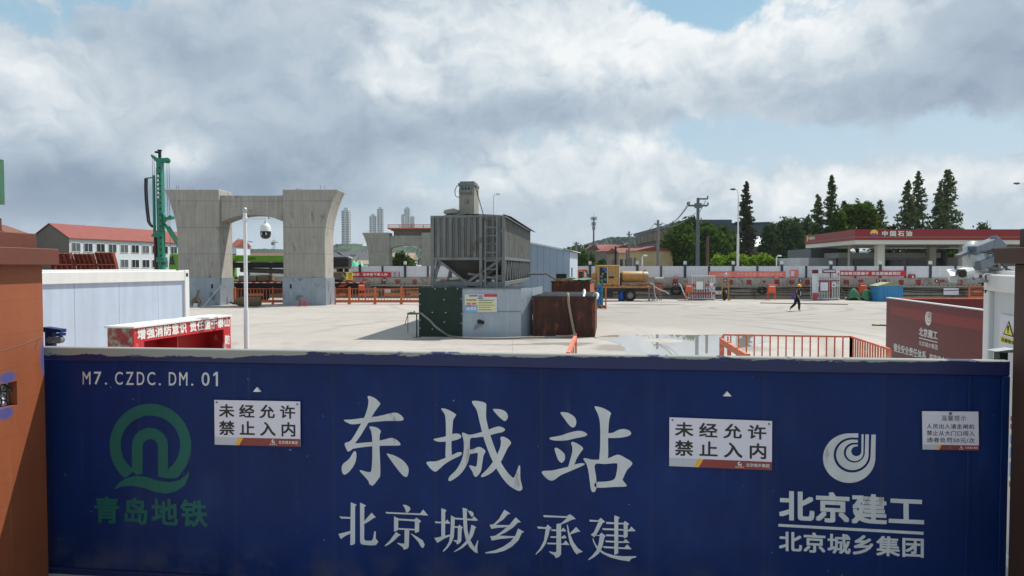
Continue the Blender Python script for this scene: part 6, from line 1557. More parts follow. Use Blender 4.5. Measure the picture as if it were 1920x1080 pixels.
t = thing('plastic_drum', 'blue plastic drum standing by the truck wheel', 'drum', (p.x, p.y, 0))
mb = MB(); mb.lathe([(0, 0), (.26, 0), (.29, .06), (.29, .28), (.305, .32), (.29, .36), (.29, .58), (.305, .62), (.29, .66), (.29, .86), (.25, .93), (0, .93)], (0, 0, 0), 24); mb.build('drum_body', M['bluedrum'], t, True)
mb = MB(); mb.cyl((.12, 0, .93), (.12, 0, .97), .045, n=10); mb.cyl((-.12, .03, .93), (-.12, .03, .96), .03, n=10); mb.build('bung_caps', M['black'], t)
p = gp(1178, 564)
t = thing('paint_pail', 'small pale green pail beside the blue drum', 'pail', (p.x, p.y - .25, 0))
mb = MB(); mb.lathe([(0, 0), (.14, 0), (.17, .36), (.18, .38), (.15, .38), (.13, .04), (0, .04)], (0, 0, 0), 18); mb.build('pail_body', mat('pale_green_pail', S(164, 196, 164), .5, var=.1), t, True)
mb = MB(); mb.tube([(-.17, 0, .36), (-.08, -.1, .3), (.08, -.1, .3), (.17, 0, .36)], .008, 5); mb.build('pail_handle', M['steel'], t)
EY = 61.0
ex = XA(1094, EY)
t = thing('mini_excavator', 'small excavator cab with orange frame and green sun net beside the shed', 'excavator', (ex, EY, 0))
eX = lambda px: XA(px, EY) - ex
eZ = lambda py: ZA(py, EY)
mb = MB()
for px, y in ((1084, 0), (1094.5, 0), (1084, 1), (1103, 1)): mb.bar((eX(px), y, 1.0), (eX(px), y, eZ(507)), .10)
mb.bar((eX(1084), 0, eZ(507)), (eX(1095), 0, eZ(507)), .14); mb.bar((eX(1084), 1, eZ(507)), (eX(1103), 1, eZ(507)), .12); mb.bar((eX(1084), 0, eZ(507)), (eX(1084), 1, eZ(507)), .12); mb.box(eX(1082), eX(1098), -.1, 1.2, .9, 1.6); mb.build('cab_frame', M['orangebox'], t)
mb = MB(); mb.box(eX(1085), eX(1094), .03, .06, 1.5, eZ(509)); mb.build('cab_glass', M['window'], t)
mb = MB(); n = 8
for k in range(n + 1):
    a = k / n; mb.v += [(eX(1093 + 13 * a), -.1, eZ(505) - 1.6 * a * a * .45), (eX(1093 + 13 * a), 1.2, eZ(505) - 1.6 * a * a * .45)]
mb.f = [(2 * k, 2 * k + 2, 2 * k + 3, 2 * k + 1) for k in range(n)]; mb.build('sun_net', M['greentarp'], t)
for y in (-.2, .9):
    mb = MB(); mb.prism([(-.9, .12), (-.75, 0), (.75, 0), (.9, .12), (.9, .38), (.75, .5), (-.75, .5), (-.9, .38)], y, y + .32); mb.build('crawler_track', M['darkmetal'], t)
mb = MB(); mb.box(-.5, .6, -.1, 1.1, .5, .95); mb.build('upper_deck', M['orangebox'], t, bevel=.04)
mb = MB(); mb.tube([(-.4, .5, .9), (-1.0, .5, 1.9), (-1.7, .5, 1.4)], [.11, .1, .08], 8); mb.build('boom_arm', M['orangebox'], t)
# gas cage and orange guard beside the tanks
p = gp(1120, 574)
t = thing('gas_cylinder_cage', 'tall blue cylinders in a green frame beside the rusty tanks', 'gas cage', (p.x, p.y, 0))
w = XA(1130, p.y) - p.x; H = ZA(526.5, p.y)
mb = MB()
for x in (0, w):
    for y in (0, .5): mb.bar((x, y, 0), (x, y, H), .06)
for z in (.1, H * .55, H): mb.bar((0, 0, z), (w, 0, z), .06); mb.bar((w, 0, z), (w, .5, z), .06); mb.bar((0, .5, z), (w, .5, z), .06)
mb.build('cage_frame', M['rig'], t)
for x in (.09, .27):
    mb = MB(); mb.lathe([(0, .05), (.085, .05), (.085, 1.35), (.05, 1.5), (.035, 1.52), (.035, 1.62), (0, 1.62)], (x, .2, 0), 14); mb.build('gas_cylinder', M['bluedrum'], t, True)
p = gp(1120, 580)
t = thing('guard_rail', 'orange guard rail with black hazard kick plate beside the rusty tanks', 'barrier', (p.x, p.y, 0))
w = XA(1136, p.y) - p.x; H = ZA(542, p.y)
mb = MB(); mb.bar((w, 0, 0), (w, 0, H), .09); mb.lathe([(0, 0), (.05, 0), (.02, .07), (0, .08)], (w, 0, H), 8); mb.bar((-.2, 0, 0), (-.2, 0, H), .06); mb.build('guard_posts', M['orange'], t)
mb = MB(); mb.bar((-.2, 0, H - .08), (w, 0, H - .06), .025); mb.bar((-.2, 0, H * .55), (w, 0, H * .55), .02); mb.build('guard_wires', M['steel'], t)
mb = MB(); mb.box(-.2, w - .05, -.02, .0, .05, .27); mb.build('kick_plate', mat('orange_black_hazard', S(214, 100, 42), .6, extra=hazard(.34, S(40, 34, 30)), var=.05), t)

# ================================================================ orange rails in front, right side
p0, p1 = gp(1355.5, 627.8, 1.1), gp(1596, 631.4, 1.1); p2 = gp(1668, 655, 1.1); q0, q1 = gp(1352, 633.6, 1.06), gp(1403, 665, 1.06)
t = thing('pit_railing', 'faded orange railing fencing a pit by the puddle', 'railing', (p0.x, p0.y, 0))
def lo(p, z): return Vector((p.x - p0.x, p.y - p0.y, z))
mb = MB(); mb.bar(lo(p0, 1.1), lo(p1, 1.1), .045); mb.bar(lo(p1, 1.1), lo(p2, 1.1), .045); mb.bar(lo(p0, .16), lo(p1, .16), .04); mb.bar(lo(p1, .16), lo(p2, .16), .04); mb.build('top_rails', M['rail'], t)
mb = MB(); mk = MB()
for a, b, n in ((p0, p1, 16), (p1, p2, 15)):
    for k in range(n + 1):
        c = lo(a.lerp(b, k / n), 0); mb.bar(c + Vector((0, 0, .32)), c + Vector((0, 0, 1.08)), .03 if 0 < k < n else .06); mk.bar(c, c + Vector((0, 0, .318)), .03)
mb.build('uprights', M['rail'], t)
mk.build('upright_feet', M['darkmetal'], t)
mb = MB(); d = lo(q0, 0); e = lo(q1, 0); mb.bar(d + Vector((0, 0, .98)), e + Vector((0, 0, .98)), .07, .16); mb.bar(d + Vector((0, 0, .5)), e + Vector((0, 0, .5)), .05, .12)
for k in range(4): c = d.lerp(e, k / 3); mb.bar(c, c + Vector((0, 0, 1.08)), .07)
mb.bar(d + Vector((.2, .05, 0)), d + Vector((.2, .05, 1.1)), .03); mb.build('side_boards', M['rail'], t)
a = gp(1069, 634, 1.0); b = gp(1078, 629, 1.1)
t = thing('barrier_end', 'end of a faded orange barrier poking above the gate below the dark tank', 'barrier', (a.x, a.y, 0))
mb = MB(); dd = Vector((gp(1079, 628, 1.05) - gp(1066, 655, 1.05))); dd.z = 0; dd = -dd
mb.bar((.16, 0, 0), (.16, 0, 1.12), .05); mb.bar((.14, 0, 1.02), Vector((.14, 0, .98)) + dd * 1.0, .09, .10); mb.bar((.14, 0, .5), Vector((.14, 0, .5)) + dd, .05); 
for k in range(4): c = Vector((.14, 0, 0)) + dd * (k + 1) / 4; mb.bar(c, c + Vector((0, 0, .98)), .035)
mb.build('barrier_frame', M['rail'], t)

# ================================================================ maroon boards, guard cabin, cameras at the right
bw = Plane((gp(1662.4, 557.2, 2.0).x, gp(1662.4, 557.2, 2.0).y), (gp(1846, 580.5, 2.0).x, gp(1846, 580.5, 2.0).y))
t = thing('maroon_board', 'maroon company board with white ring logo and slogan standing left of the white cabin', 'signboard', bw.p, bw.rot)
BL = bw.len + 1.0
mb = MB(); mb.box(0, BL, 0, .08, 0, 1.97); mb.build('board', M['darkred'], t)
mb = MB(); mb.box(-.005, BL, -.01, .10, 1.97, 2.0); mb.build('top_cap', M['pole'], t)
bf = bw.at
mb = MB(); mb.flat([(.35, bf(1668, 573)[1]), (BL - .2, bf(1838, 600)[1] + .03), (BL - .2, bf(1838, 617)[1] - .02), (2.4, bf(1740, 604)[1]), (.4, bf(1672, 588)[1])], -.003); mb.build('board_band', M['maroonband'], t)
mb = MB()
letter(mb, '北京建工', (bf(1723.5, 613), bf(1758.5, 621), bf(1758.5, 637.5), bf(1723.5, 629.5)), -.006, .02)
letter(mb, '北京城乡集团', (bf(1723.5, 638), bf(1758.5, 646.5), bf(1758.5, 656.5), bf(1723.5, 647)), -.006, .01)
mb.flat([bf(1723.5, 632.5), bf(1758.5, 641.3), bf(1758.5, 643), bf(1723.5, 634.2)], -.006)
letter(mb, '健全安全责任体系', (bf(1676, 642.5), bf(1737, 659), bf(1737, 675.5), bf(1676, 658.5)), -.006, .02)
letter(mb, '夯实安全基础', (bf(1743, 662), bf(1790, 674), bf(1790, 690), bf(1743, 677)), -.006, .02)
mb.build('lettering', M['letter'], t)
def bq(p): return bf(1734 + p[0] / 1170 * 15.2 - .6, 579.5 + p[1] / 1080 * 33.5 + p[0] / 1170 * 2.5)
strokes('emblem', hook, bq, M['letter'], t, smooth=False, y0=-.006)
b0 = gp(1683, 558.4, 2.0); b1 = gp(1850, 560, 2.0)
b2 = Plane((bw.p.x + .12, bw.p.y + .05), (bw.p.x + 7.0, bw.p.y - .15))
t = thing('maroon_board', 'plain dark maroon board joining behind the company board', 'signboard', b2.p, b2.rot)
mb = MB(); mb.box(0, b2.len, 0, .08, 0, 1.94); mb.build('board', M['darkred'], t)
mb = MB(); mb.box(0, b2.len, -.01, .10, 1.94, 1.97); mb.build('top_cap', M['rail'], t)

gpn = Plane((884.5 / F * 7.7, 7.7), (941 / F * 6.75, 6.75))
t = thing('guard_cabin', 'white container guard cabin behind the right pillar, cameras on its corner', 'container cabin', gpn.p, gpn.rot)
GL = gpn.len + 0.75; GH = 2.93
mb = MB(); mb.box(.2, GL - .14, .05, 2.3, .1, GH - .2); mb.build('wall_panels', mat('cabin_front_panel', S(200, 204, 204), .5, var=.04, scale=1, extra=seam_lines(1.15, .014, S(150, 156, 160), .6)), t)
mb = MB(); mb.box(0, GL, 0, .2, GH - .2, GH - .02); mb.box(0, GL, 2.2, 2.4, GH - .2, GH - .02); mb.box(0, .16, .2, 2.2, GH - .2, GH - .02); mb.build('roof_beams', M['white'], t, bevel=.012)
mb = MB(); mb.box(.05, GL, .1, 2.3, GH - .019, GH + .02); mb.build('roof', M['white'], t)
for x0, y0, top in ((0, 0, GH), (GL - .14, 0, GH - .201), (0, 2.24, GH - .201)):
    mb = MB(); mb.box(x0, x0 + (.2 if x0 == 0 else .14), y0, y0 + .16, 0, top if x0 or y0 else GH - .202); mb.build('corner_post', M['white'], t, bevel=.012)
mb = MB(); mb.box(.02, GL - .02, .02, 2.3, 0, .098); mb.build('floor_beam', M['white'], t)
mb = MB(); mb.cyl((.08, -.004, GH - .06), (.08, .03, GH - .06), .035, n=10); mb.cyl((.08, -.004, GH - .21), (.08, .03, GH - .21), .02, n=10); mb.build('lifting_slot', M['darkmetal'], t)
def sq(px, py): return gpn.at(px, py)
a = sq(1868.5, 588); b = sq(1900, 661)
ws = thing('warning_sign', 'white warning sign with yellow triangle on the guard cabin wall', 'sign', gpn.p + gpn.u * a[0], gpn.rot)
W = b[0] - a[0]; z1 = a[1]; z0 = b[1]; H = z1 - z0
mb = MB(); mb.box(0, W, .03, .045, z0, z1); mb.build('sign_plate', M['noticewhite'], ws)
def tri(c, w, h, z, y): mb = MB(); mb.flat([(c - w, z), (c + w, z), (c, z + h)], y); return mb
cx = sq(1885, 620)[0] - a[0]
tri(cx, W * .30, H * .44, z0 + H * .41, .026).build('triangle_edge', M['blackletter'], ws)
tri(cx, W * .225, H * .34, z0 + H * .445, .0245).build('triangle_face', M['yellowsign'], ws)
mb = MB(); mb.prism([(cx - .012, z0 + H * .55), (cx + .012, z0 + H * .55), (cx + .022, z0 + H * .7), (cx - .022, z0 + H * .7)], .019, .0235); mb.box(cx - .014, cx + .014, .019, .0235, z0 + H * .49, z0 + H * .525); mb.build('exclamation_mark', M['blackletter'], ws)
mb = MB(); mb.flat([(W * .08, z0 + H * .16), (W * .97, z0 + H * .16), (W * .97, z0 + H * .33), (W * .08, z0 + H * .33)], .026); mb.build('caption_band', M['yellowsign'], ws)
mb = MB(); letter(mb, '注意安全', rect(W * .14, W * .92, z0 + H * .19, z0 + H * .305), .0245, .03); mb.build('lettering', M['blackletter'], ws)
# coloured notice visible in the slit between gate and pillar
a = sq(1888.5, 776); b = sq(1912, 936)
t2 = thing('wall_poster', 'red and blue striped poster on the guard cabin beside the gate end', 'poster', gpn.p + gpn.u * a[0], gpn.rot)
W2 = b[0] - a[0]; z1, z0 = a[1], b[1]
mb = MB(); mb.box(0, W2, .03, .045, z0, z1); mb.build('poster_sheet', M['noticewhite'], t2)
mb = MB(); [mb.flat([(0, z1 - (z1 - z0) * u), (W2, z1 - (z1 - z0) * u), (W2, z1 - (z1 - z0) * v), (0, z1 - (z1 - z0) * v)], .027) for u, v in ((.02, .09), (.13, .2), (.92, 1.))]; mb.build('red_stripes', M['red'], t2)
mb = MB(); [mb.flat([(0, z1 - (z1 - z0) * u), (W2, z1 - (z1 - z0) * u), (W2, z1 - (z1 - z0) * v), (0, z1 - (z1 - z0) * v)], .027) for u, v in ((.28, .4), (.45, .6), (.66, .86))]; mb.build('blue_stripes', mat('poster_blue', S(90, 150, 214), .5), t2)

# bullet camera, its white hood neighbour, bracket, floodlights
VY = 11.6
bc = thing('bullet_camera', 'white bullet camera under a visor on the guard cabin corner', 'camera', (XA(1806, VY), VY, ZA(513, VY)), R(0))
def loc(px, py, dy=0): p = at(px, py, VY + dy); return Vector((p.x, p.y, p.z)) - bc.location
mb = MB(); f0 = loc(1804, 514, -.30); r0 = loc(1822, 509, .12)
d = (r0 - f0).normalized()
def shell(c, d, w, h, L_, up=Vector((0, 0, 1))):
    s_ = d.cross(up).normalized(); u = s_.cross(d); mb = MB()
    prof = [(-w, -h), (w, -h), (w, h * .45), (w * .7, h), (-w * .7, h), (-w, h * .45)]
    for t_ in (0, L_): mb.v += [tuple(c + d * t_ + s_ * p[0] + u * p[1]) for p in prof]
    n = 6; mb.f = [tuple(range(n))[::-1], tuple(n + k for k in range(n))] + [(k, (k + 1) % n, n + (k + 1) % n, n + k) for k in range(n)]
    return mb, s_, u
m1, s_, u_ = shell(f0 + d * .07, d, .075, .075, .36); m1.build('housing', M['camgrey'], bc, bevel=.008)
m2, _, _ = shell(f0 + d * .0 + u_ * .012, d, .082, .072, .43)
mb = MB(); 
pr = [(-.085, -.02), (-.085, .04), (-.06, .085), (.06, .085), (.085, .04), (.085, -.02), (.079, -.02), (.079, .037), (.056, .079), (-.056, .079), (-.079, .037), (-.079, -.02)]
for t_ in (-.04, .44): mb.v += [tuple(f0 + d * t_ + s_ * p[0] + u_ * p[1]) for p in pr]
n = 12; mb.f = [(k, (k + 1) % n, n + (k + 1) % n, n + k) for k in range(n)] + [(0, 1, 10, 11), (1, 2, 9, 10), (2, 3, 8, 9), (3, 4, 7, 8), (4, 5, 6, 7), (12, 23, 22, 13), (13, 22, 21, 14), (14, 21, 20, 15), (15, 20, 19, 16), (16, 19, 18, 17)]
mb.build('visor', M['camgrey'], bc)
mb = MB(); mb.cyl(f0 + d * .045, f0 + d * .075, .06, n=18); mb.build('lens_window', M['glassdark'], bc)
mb = MB(); c = f0 + d * .22 - u_ * .075; mb.cyl(c, c - Vector((0, 0, .07)), .03, n=10); e0 = c - Vector((0, 0, .06)); e1 = loc(1858, 527, .25)
mb.bar(e0, Vector((e0.x, e0.y, e1.z)), .05); mb.bar(Vector((e0.x, e0.y, e1.z)), e1, .045); mb.build('bracket', M['galv'], bc)
mb = MB(); mb.tube(smooth3([r0 + d * .05, r0 + d * .12 - Vector((0, 0, .12)), loc(1836, 531, .2), loc(1846, 527, .22)]), .008, 5); mb.tube([loc(1843, 524, .2), loc(1843, 535, .2)], .018, 6); mb.build('camera_cable', M['black'], bc)
hd = thing('lamp_hood', 'white open flash lamp housing hanging left of the bullet camera', 'lamp', (XA(1783, VY), VY - .05, ZA(517, VY)))
mb = MB()
m3, _, _ = shell(Vector((-.07, -.18, -.055)), Vector((.42, .86, .28)).normalized(), .055, .06, .34); m3.build('lamp_housing', M['camgrey'], hd, bevel=.006)
mb = MB(); mb.poly([(-.14, -.22, -.01), (-.02, -.24, -.0), (.13, .1, .11), (.0, .12, .10)]); mb.poly([(-.14, -.22, -.004), (-.02, -.24, .006), (.13, .1, .116), (.0, .12, .106)]); mb.build('hood_plate', M['camgrey'], hd)
mb = MB(); mb.bar((.05, .1, -.05), (.22, .1, -.11), .03); mb.build('hood_bracket', M['galv'], hd)
FYY = 11.9
fl = thing('floodlight_cluster', 'grey cluster of tilted floodlights and round reflector behind the bullet camera', 'floodlights', (XA(1840, FYY), FYY, ZA(498, FYY)))
def fo(px, py, dy=0): p = at(px, py, FYY + dy); return p - fl.location
def slab(a, b, w, h, y): 
    mb = MB(); mb.bar(a, b, w, h); return mb
mb = MB(); mb.lathe([(0, -.1), (.12, -.12), (.27, -.06), (.30, 0), (.30, .06), (.26, .12), (.0, .16)], (0, 0, 0), 24, 'y')
rot = Matrix.Translation(fo(1835, 482)) @ Matrix.Rotation(R(38), 4, 'Z') @ Matrix.Rotation(R(-20), 4, 'X')
mb.v = [tuple(rot @ Vector(p)) for p in mb.v]; mb.build('round_reflector', M['galv'], fl, True)
slab(fo(1824, 470, -.2), fo(1868, 453, .1), .16, .15, 0).build('lamp_body', M['floodgrey'], fl, bevel=.01)
slab(fo(1830, 499, -.2), fo(1880, 480, .15), .18, .15, 0).build('lamp_body', M['floodgrey'], fl, bevel=.01)
slab(fo(1796, 481, -.25), fo(1826, 467, -.1), .10, .05, 0).build('lamp_fin', M['darkpole'], fl)
slab(fo(1860, 452, .0), fo(1880, 470, .1), .12, .22, 0).build('lamp_box', M['floodgrey'], fl, bevel=.01)
mb = MB(); mb.bar(fo(1868, 490, .1), fo(1872, 516, .15), .09); mb.bar(fo(1852, 508, .1), fo(1898, 512, .2), .12, .07); mb.bar(fo(1838, 497, 0), fo(1870, 505, .1), .06); mb.build('mount', M['steel'], fl)
mb = MB(); mb.tube(smooth3([fo(1842, 473, -.25), fo(1862, 476, -.2), fo(1874, 489, -.15), fo(1886, 502, -.05), fo(1898, 507, .1), fo(1912, 509, .3)]), .014, 6); mb.tube(smooth3([fo(1850, 498, -.2), fo(1862, 507, -.1), fo(1878, 506, .0), fo(1886, 498, .1)]), .008, 5); mb.build('power_cable', M['black'], fl, True)

# the fittings are modelled oversize above; set them at the cabin corner at their real size
for o_, px, py, y_, k_ in ((bc, 1806, 513, 7.45, 7.45 / VY), (hd, 1783, 517, 7.42, 7.42 / VY), (fl, 1840, 498, 7.65, 7.65 / FYY)):
    o_.location = at(px, py, y_); o_.scale = (k_, k_, k_)
# ================================================================ the walking worker
def skin_mesh(name, joints, edges, m, parent, levels=2):
    """one continuous surface grown on joints: {name: (x, y, z, rx, ry)}"""
    keys = list(joints); idx = {k: i for i, k in enumerate(keys)}
    me = bpy.data.meshes.new(name); me.from_pydata([joints[k][:3] for k in keys], [(idx[a], idx[b]) for a, b in edges], [])
    o = bpy.data.objects.new(name, me); COL.objects.link(o)
    o.modifiers.new('skin', 'SKIN')
    lay = me.skin_vertices[0].data if me.skin_vertices else None
    if lay is None:
        bpy.context.view_layer.objects.active = o
        lay = me.skin_vertices.new(name='skin').data if hasattr(me.skin_vertices, 'new') else None
    if lay:
        for k in keys: lay[idx[k]].radius = (joints[k][3], joints[k][4] if len(joints[k]) > 4 else joints[k][3])
        lay[0].use_root = True
    s2 = o.modifiers.new('sub', 'SUBSURF'); s2.levels = s2.render_levels = levels
    bpy.context.view_layer.update()
    me2 = bpy.data.meshes.new_from_object(o.evaluated_get(bpy.context.evaluated_depsgraph_get()))
    bpy.data.objects.remove(o); me2.name = name
    me2.materials.clear(); me2.materials.append(m); me2.shade_smooth()
    r = bpy.data.objects.new(name, me2); COL.objects.link(r); r.parent = parent
    return r
wp = gp(1494, 583.5)
wk = thing('person', 'worker in dark clothes and yellow helmet striding across the yard with a bag', 'person', (wp.x, wp.y, 0))
# walks to the right (+x): front leg planted, rear heel lifting
J = {'pelvis': (0, 0, .90, .13, .11), 'waist': (.02, 0, 1.02, .125, .10), 'chest': (.05, 0, 1.25, .15, .115), 'neck0': (.08, 0, 1.42, .07, .07), 'neck': (.105, 0, 1.48, .052, .052), 'head0': (.125, 0, 1.55, .075, .078), 'head1': (.135, 0, 1.64, .085, .088), 'head2': (.13, 0, 1.70, .065, .065), 'nose': (.225, 0, 1.585, .018, .018),
     'sr': (.05, -.17, 1.37, .062), 'er': (-.07, -.23, 1.10, .046), 'wr': (.06, -.24, .88, .033), 'pr': (.085, -.24, .83, .036), 'sl': (.06, .17, 1.37, .062), 'el': (.02, .24, 1.10, .046), 'wl': (.14, .22, .90, .033), 'pl': (.165, .22, .85, .036),
     'hr': (.02, -.09, .86, .10), 'kr': (.12, -.09, .48, .068), 'ar': (.11, -.09, .10, .045), 'tr': (.24, -.09, .04, .038), 'hl': (-.01, .09, .86, .10), 'kl': (-.09, .09, .47, .068), 'al': (-.40, .09, .20, .045), 'tl': (-.40, .09, .07, .038)}
E_ = [('pelvis', 'waist'), ('waist', 'chest'), ('chest', 'neck0'), ('neck0', 'neck'), ('neck', 'head0'), ('head0', 'head1'), ('head1', 'head2'), ('head0', 'nose'), ('chest', 'sr'), ('sr', 'er'), ('er', 'wr'), ('wr', 'pr'), ('chest', 'sl'), ('sl', 'el'), ('el', 'wl'), ('wl', 'pl'), ('pelvis', 'hr'), ('hr', 'kr'), ('kr', 'ar'), ('ar', 'tr'), ('pelvis', 'hl'), ('hl', 'kl'), ('kl', 'al'), ('al', 'tl')]
for h, sy in (('r', -1), ('l', 1)):
    bx, by, bz = J['p' + h][:3]
    for k, (dx, dz, l_) in enumerate(((.026, -.05, 1.0), (.010, -.058, 1.1), (-.007, -.055, 1.0), (-.022, -.046, .8))):
        a, b = 'f%s%d' % (h, k), 'g%s%d' % (h, k)
        J[a] = (bx + dx, by, bz + dz * .7, .010); J[b] = (bx + dx * 1.1 - .018, by, bz + dz * .7 - .045 * l_, .008); E_ += [('p' + h, a), (a, b)]
    J['t' + h + '1'] = (bx + .045, by, bz - .01, .010); J['t' + h + '2'] = (bx + .05, by, bz - .05, .009); E_ += [('p' + h, 't' + h + '1'), ('t' + h + '1', 't' + h + '2')]
skin_mesh('body', J, E_, M['skin'], wk)
def sub(keys, edges, grow): return {k: (J[k][:3] + tuple(r + grow for r in J[k][3:])) for k in keys}, edges
k1 = ['pelvis', 'waist', 'chest', 'neck0', 'sr', 'er', 'sl', 'el']
jj, ee = sub(k1, [('pelvis', 'waist'), ('waist', 'chest'), ('chest', 'neck0'), ('chest', 'sr'), ('sr', 'er'), ('chest', 'sl'), ('sl', 'el')], .02)
skin_mesh('shirt', jj, ee, M['navy'], wk)
k2 = ['pelvis', 'hr', 'kr', 'ar', 'hl', 'kl', 'al']
jj, ee = sub(k2, [('pelvis', 'hr'), ('hr', 'kr'), ('kr', 'ar'), ('pelvis', 'hl'), ('hl', 'kl'), ('kl', 'al')], .025)
skin_mesh('trousers', jj, ee, M['blackcloth'], wk)
for a, b in (('ar', 'tr'), ('al', 'tl')):
    p, q = Vector(J[a][:3]), Vector(J[b][:3])
    jj = {'h': tuple(p + Vector((-.03, 0, -.04)) if a == 'ar' else p + Vector((-.03, 0, -.02))) + (.05,), 'm': tuple((p + q) / 2 + Vector((0, 0, -.015))) + (.05,), 't': tuple(q) + (.042,)}
    skin_mesh('shoe', jj, [('h', 'm'), ('m', 't')], M['shoe'], wk, 1)
mb = MB(); mb.lathe([(.135, 0), (.133, .03), (.12, .09), (.085, .14), (.03, .165), (0, .167)], (.13, 0, 1.64), 20); mb.lathe([(0, 0), (.165, -.0), (.165, .012), (0, .02)], (.15, 0, 1.635), 20); mb.build('helmet', M['helmet'], wk, True)
mb = MB(); mb.lathe([(.08, -.1), (.093, -.04), (.095, .03), (.085, .06)], (.105, 0, 1.62), 14); mb.build('hair', M['black'], wk, True)
mb = MB(); mb.prism([(.17, 1.03), (.215, 1.05), (.225, 1.30), (.18, 1.32)], -.1, .1); mb.build('chest_patch', M['noticewhite'], wk, bevel=.01)
bg = thing('shoulder_bag', 'blue and pink shoulder bag hanging behind the hip of the worker', 'bag', (wp.x - .27, wp.y - .12, .98))
mb = MB(); mb.prism([(-.17, -.12), (.06, -.22), (.16, -.12), (.08, .12), (-.02, .16), (-.14, .04)], -.09, .09); mb.build('bag_body', mat('bag_cloth', S(70, 66, 130), .8, var=.3, scale=9, stain=S(190, 150, 170), stain_amt=.3, stain_scale=7), bg, bevel=.03)
mb = MB(); mb.tube(smooth3([(-.05, 0, .12), (.1, -.1, .38), (.28, -.06, .52), (.36, .12, .45)]), .015, 5); mb.build('bag_strap', M['navy'], bg)

# ================================================================ petrol station
GY = 84.0
cx0 = XA(1602, GY); ztop = ZA(430, GY); zrd = ZA(450, GY); zbt = ZA(458, GY); zgd = (ZA(443.5, GY), ZA(445.6, GY))
# left end of the side fascia, farther back
def solve_Y(py, z):                                       # depth at which a pixel row sits at height z
    r = ray(960, py); return (z - CAMH) / r.z * r.y
GY2 = solve_Y(442.5, ztop); bx = XA(1509.7, GY2)
ps = thing('petrol_station', 'petrol station with red canopy and white soffit band behind the hoarding', 'petrol station', (cx0, GY, 0))
ax, ay = bx - cx0, GY2 - GY
W = 42.0
out = [(0, 0), (W, 0), (W, ay + 2), (ax, ay)]
def band(z0, z1, grow, m, name):
    mb = MB(); g = grow; mb.prism_z([(-g, -g), (W, -g), (W, ay + 2), (ax - g, ay)], z0, z1); return mb.build(name, m, ps)
band(zrd, ztop, .08, M['canopyred'], 'canopy_fascia')
band(zgd[1], zgd[0], .12, M['gold'], 'gold_stripe')
band(zbt, zrd - .002, .0, M['canopywhite'], 'soffit_band')
ctop = ps
pxs = lambda px: XA(px, GY - .2) - cx0
pzs = lambda py: ZA(py, GY - .2)
mb = MB()
letter(mb, '中国石油', rect(pxs(1652.5), pxs(1709), pzs(443), pzs(432.6)), -.14, .035, 1.42); mb.build('lettering', M['letter'], ps)
ec = (pxs(1637.8) , pzs(437.8)); er = .46
mb = MB(); mb.flat([(ec[0] + er * (1 + .05 * (k % 2)) * math.cos(R(a)), ec[1] + er * (1 + .05 * (k % 2)) * math.sin(R(a))) for k, a in enumerate(range(-15, 196, 10))], -.14); mb.build('emblem', M['emblem_yellow'], ps)
mb = MB(); mb.flat([(ec[0] + er * math.cos(R(a)), ec[1] + er * math.sin(R(a))) for a in range(-165, -14, 10)] + [(ec[0] + er * .5, ec[1] + .06), (ec[0], ec[1] + .0), (ec[0] - er * .5, ec[1] + .06)], -.142); mb.build('emblem', M['emblem_purple'], ps)
# side fascia lettering
sp = Plane((bx, GY2), (cx0, GY)); rotm = Matrix.Translation((ax, ay, 0)) @ Matrix.Rotation(math.atan2(-ay, -ax), 4, 'Z')
tmp = MB(); SL = math.hypot(ax, ay); letter(tmp, '中国石油', rect(SL * .1, SL * .24, zrd + .62, ztop - .22), -.16, .035, 1.2); mb = MB(); mb.add(tmp, rotm); mb.build('lettering', M['letter'], ps)
tmp = MB(); tmp.flat([(SL * .07 + .34 * math.cos(R(a)), (zrd + ztop) / 2 + .2 + .42 * math.sin(R(a))) for a in range(0, 360, 20)], -.16); mb = MB(); mb.add(tmp, rotm); mb.build('emblem', M['emblem_yellow'], ps)
for px, y in ((1648, 2.0), (1806, 2.0), (1650, 13), (1745, 13), (1860, 13)):
    x = XA(px, GY + y) - cx0; mb = MB(); mb.box(x - .45, x + .45, y - .4, y + .4, 0, zbt); mb.build('canopy_column', M['canopywhite'], ps, bevel=.03)
mb = MB(); mb.box(ax + 3.5, W, 19, 27, 0, 3.6 + .7); mb.build('shop_wall', M['stationwall'], ps)
mb = MB(); mb.box(XA(1516, GY + 19) - cx0, XA(1567, GY + 19) - cx0, 18.4, 27, 0, zbt - .1); mb.build('shop_tower', mat('grey_tile', S(98, 104, 108), .6, var=.08, scale=.6), ps)
mb = MB(); mb.box(XA(1498.5, 96) - cx0, XA(1515, 96) - cx0, 96 - GY, 104 - GY, 0, ZA(483.5, 96)); mb.build('side_building', M['hoard'], ps)
mb = MB(); mb.box(XA(1516, 100) - cx0, XA(1567, 100) - cx0, 16, 18.3, 0, ZA(483.5, 100)); mb.build('shop_base', M['stationwall'], ps)
mb = MB(); z0 = ZA(484, 98); mb.box(XA(1568, 98) - cx0, XA(1760, 98) - cx0, 13.6, 18, z0, z0 + .75); mb.build('shop_awning', M['stationwall'], ps)
for px0, px1, py0, py1 in ((1660, 1690, 487, 500), (1700, 1740, 486, 500), (1600, 1640, 487, 500), (1745, 1775, 470, 500)):
    mb = MB(); mb.box(XA(px0, 102.9) - cx0, XA(px1, 102.9) - cx0, 18.85, 18.98, 1.0, ZA(py0, 102.9)); mb.build('shop_window', M['window'], ps)
